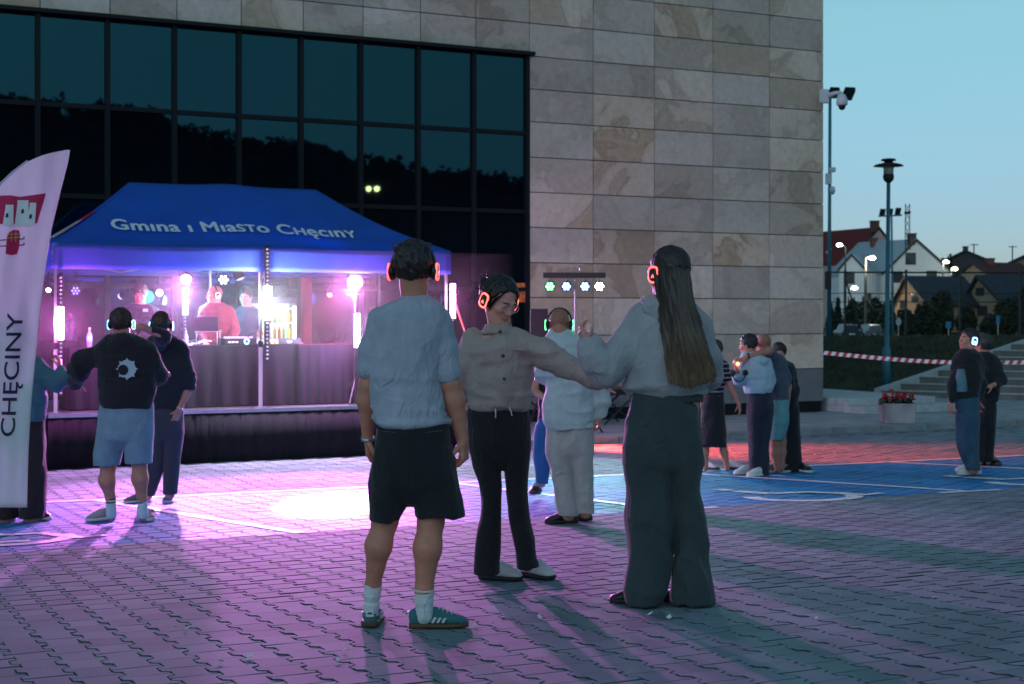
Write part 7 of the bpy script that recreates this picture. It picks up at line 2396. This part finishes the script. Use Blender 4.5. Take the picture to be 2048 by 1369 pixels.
M_gtee = cloth('slate_tee', (.065, .080, .115)); M_tshort = cloth('teal_shorts', (.13, .34, .35))
top = [(702, 1522, 1552, .08), (714, 1522, 1566, .11), (745, 1528, 1572, .13), (780, 1534, 1575, .14), (800, 1536, 1576, .135)]
hip = [(792, 1537, 1576, .12), (825, 1536, 1577, .13), (845, 1536, 1577, .12)]
p = figure((1557, 949), 'bald man in a slate tee and teal shorts with his arm round the teenager', (1526, 688), (-.55, .8, -.1), top, hip, [[(838, 1535, 1562, .11), (880, 1536, 1562, .10)], [(838, 1548, 1577, .11), (880, 1540, 1568, .10)]],
    [dict(j=[(1534, 716, -.05), (1538, 702, -.30), (1492, 716, -.34)], r=[.05, .044, .030], hand=((-1, 0, -.35), (0, .4, -1), .5), thumb=1, sleeve=[(1536, 718, 0, .072), (1540, 708, -.18, .066)]),
     dict(j=[(1566, 730, 0), (1576, 775, .05), (1574, 812, .0)], r=[.05, .042, .028], hand=((0, 0, -1), (-1, 0, 0), .5), thumb=-1, sleeve=[(1562, 728, 0, .07), (1572, 762, .03, .062)])],
    (M_gtee, M_tshort), [((1560, 946), (-.85, -.3), cloth('mauve_shoe', (.20, .16, .19)), M_wsole, .29), ((1566, 944), (-.7, -.2), cloth('mauve_shoe', (.20, .16, .19)), M_wsole, .29)], .011, 1.0, stub=.35, skin='tan', seed=161, low_name='shorts', top_name='t_shirt',
    bare_legs=[[(1550, 850, 0, .08), (1551, 885, 0, .06), (1551, 905, 0, .06), (1555, 938, 0, .036)], [(1560, 850, .08, .08), (1562, 885, .08, .06), (1562, 905, .08, .06), (1563, 938, .06, .036)]], hdy=-.02)
p.watch(p.pt(1497, 713, -.34), (-1, 0, -.3), .032, M_black)
top = [(722, 1548, 1574, .075), (732, 1548, 1586, .10), (765, 1556, 1590, .12), (795, 1560, 1590, .12)]
p = figure((1585, 946), 'person in a black top and wide black trousers behind the bald man', (1556, 706), (-.6, .75, -.2), top, [(790, 1560, 1594, .12), (840, 1562, 1597, .13)], [[(830, 1560, 1586, .11), (946, 1560, 1588, .12)], [(830, 1574, 1598, .11), (946, 1574, 1604, .12)]],
    [dict(j=[(1580, 740, 0), (1588, 785, 0), (1580, 822, -.08)], r=[.045, .04, .027], hand=((-.1, -.1, -1), (-1, 0, 0), .5), thumb=-1, sleeve=[(1578, 740, 0, .062), (1588, 780, 0, .055), (1583, 812, -.05, .048)])],
    (M_btop, M_flare), [((1585, 945), (-.6, -.5), M_blackl, M_wsole, .26), ((1596, 945), (.3, -.6), M_blackl, M_wsole, .26)], .011, .93, hair=(.02, .015, .015), seed=171, hdy=.30, Y=ground(1585, 946).y + .1)

# ---------------------------------------------------------------- couple at the far right
M_jeans = cloth('blue_jeans', (.030, .085, .14), bump=.5, bscale=160); M_tealsh = cloth('teal_shirt', (.10, .22, .26))
top = [(700, 1920, 1948, .08), (712, 1912, 1960, .11), (745, 1908, 1966, .135), (775, 1906, 1962, .14), (795, 1908, 1958, .135)]
p = figure((1938, 952), 'woman in blue jeans and a black top with glowing headphones at the far right', (1937, 680), (-.75, -.25, .15), top, [(788, 1911, 1957, .12), (830, 1912, 1958, .13), (850, 1912, 1957, .12)],
    [[(840, 1912, 1940, .11), (890, 1914, 1942, .09), (940, 1934, 1956, .075)], [(840, 1930, 1957, .11), (890, 1930, 1956, .09), (940, 1937, 1960, .075)]],
    [dict(j=[(1914, 726, 0), (1905, 772, -.05), (1900, 806, -.08)], r=[.045, .04, .027], hand=((-.05, 0, -1), (1, 0, 0), .6), thumb=1, sleeve=[(1917, 726, 0, .068), (1907, 770, -.05, .058), (1902, 798, -.07, .05)]),
     dict(j=[(1955, 726, 0), (1962, 770, .05), (1955, 800, .1)], r=[.045, .04, .027], hand=((0, 0, -1), (1, 0, 0), .5), sleeve=[(1953, 726, 0, .068), (1961, 768, .05, .06), (1956, 792, .08, .05)])],
    (M_btop, M_jeans), [((1962, 950), (-1, -.08), M_whitel, M_wsole, .29), ((1958, 944), (-.95, .1), M_whitel, M_wsole, .28)], .011, 1.0, hair=(.025, .018, .02), seed=181, hp=((.25, .6, 1.0), 7, 'farblue'), low_name='jeans')
p.garment('shirt_panel', [U(loft(p.rows([(738, 1910, 1930, .10), (765, 1905, 1934, .125), (784, 1906, 1934, .125)], dy=-.035)))], M_tealsh, h=.010)
top = [(706, 1954, 1980, .08), (716, 1952, 1994, .11), (745, 1954, 2000, .13), (790, 1954, 1996, .135), (802, 1955, 1994, .13)]
p = figure((1968, 932), 'person in a black jacket and black trousers holding the woman in jeans', (1964, 690), (-.75, .55, 0), top, [(798, 1952, 1992, .12), (835, 1950, 1991, .13), (850, 1950, 1990, .12)],
    [[(840, 1946, 1972, .11), (890, 1948, 1970, .09), (924, 1950, 1968, .075)], [(840, 1966, 1991, .11), (890, 1966, 1988, .09), (924, 1968, 1985, .075)]],
    [dict(j=[(1992, 726, 0), (2003, 764, -.05), (1984, 772, -.22)], r=[.048, .04, .028], hand=((-1, -.3, -.1), (0, .4, -1), .5), thumb=1, sleeve=[(1988, 726, 0, .072), (2001, 760, -.04, .064), (1992, 768, -.14, .05)]),
     dict(j=[(1956, 726, 0), (1950, 760, -.1), (1935, 770, -.3)], r=[.048, .04, .028], hand=((-1, -.3, 0), (0, 0, -1), .5), sleeve=[(1958, 726, 0, .07), (1951, 758, -.1, .06), (1940, 768, -.24, .05)])],
    (M_btop, M_flare), [((1972, 930), (-.55, -.5), M_blackl, M_gum, .27), ((1978, 930), (.1, -.7), M_blackl, M_gum, .27)], .011, .98, hair=(.05, .045, .045), seed=191, hairkw=dict(back=-.11, thick=1.06))
# ================================================================== added thin volume on stage standing in for lens bloom round the lamps
def bloom():
    m = bpy.data.materials.new('bloom_volume'); m.use_nodes = True
    n, l = m.node_tree.nodes, m.node_tree.links
    n.remove(n['Principled BSDF'])
    v = n.new('ShaderNodeVolumePrincipled')
    v.inputs['Color'].default_value = (.95, .95, .97, 1)
    v.inputs['Density'].default_value = .025
    v.inputs['Anisotropy'].default_value = .0
    l.new(v.outputs[0], n['Material Output'].inputs['Volume'])
    o = MB().wbox(S0 - 1.2, S1 + .6, 18.5, 22.15,   .71, 2.80).build('bloom_volume', m)
    tag(o, 'added thin volume that gives the lamps under the tent their halos', 'bloom', kind='stuff')
bloom()

adopt()
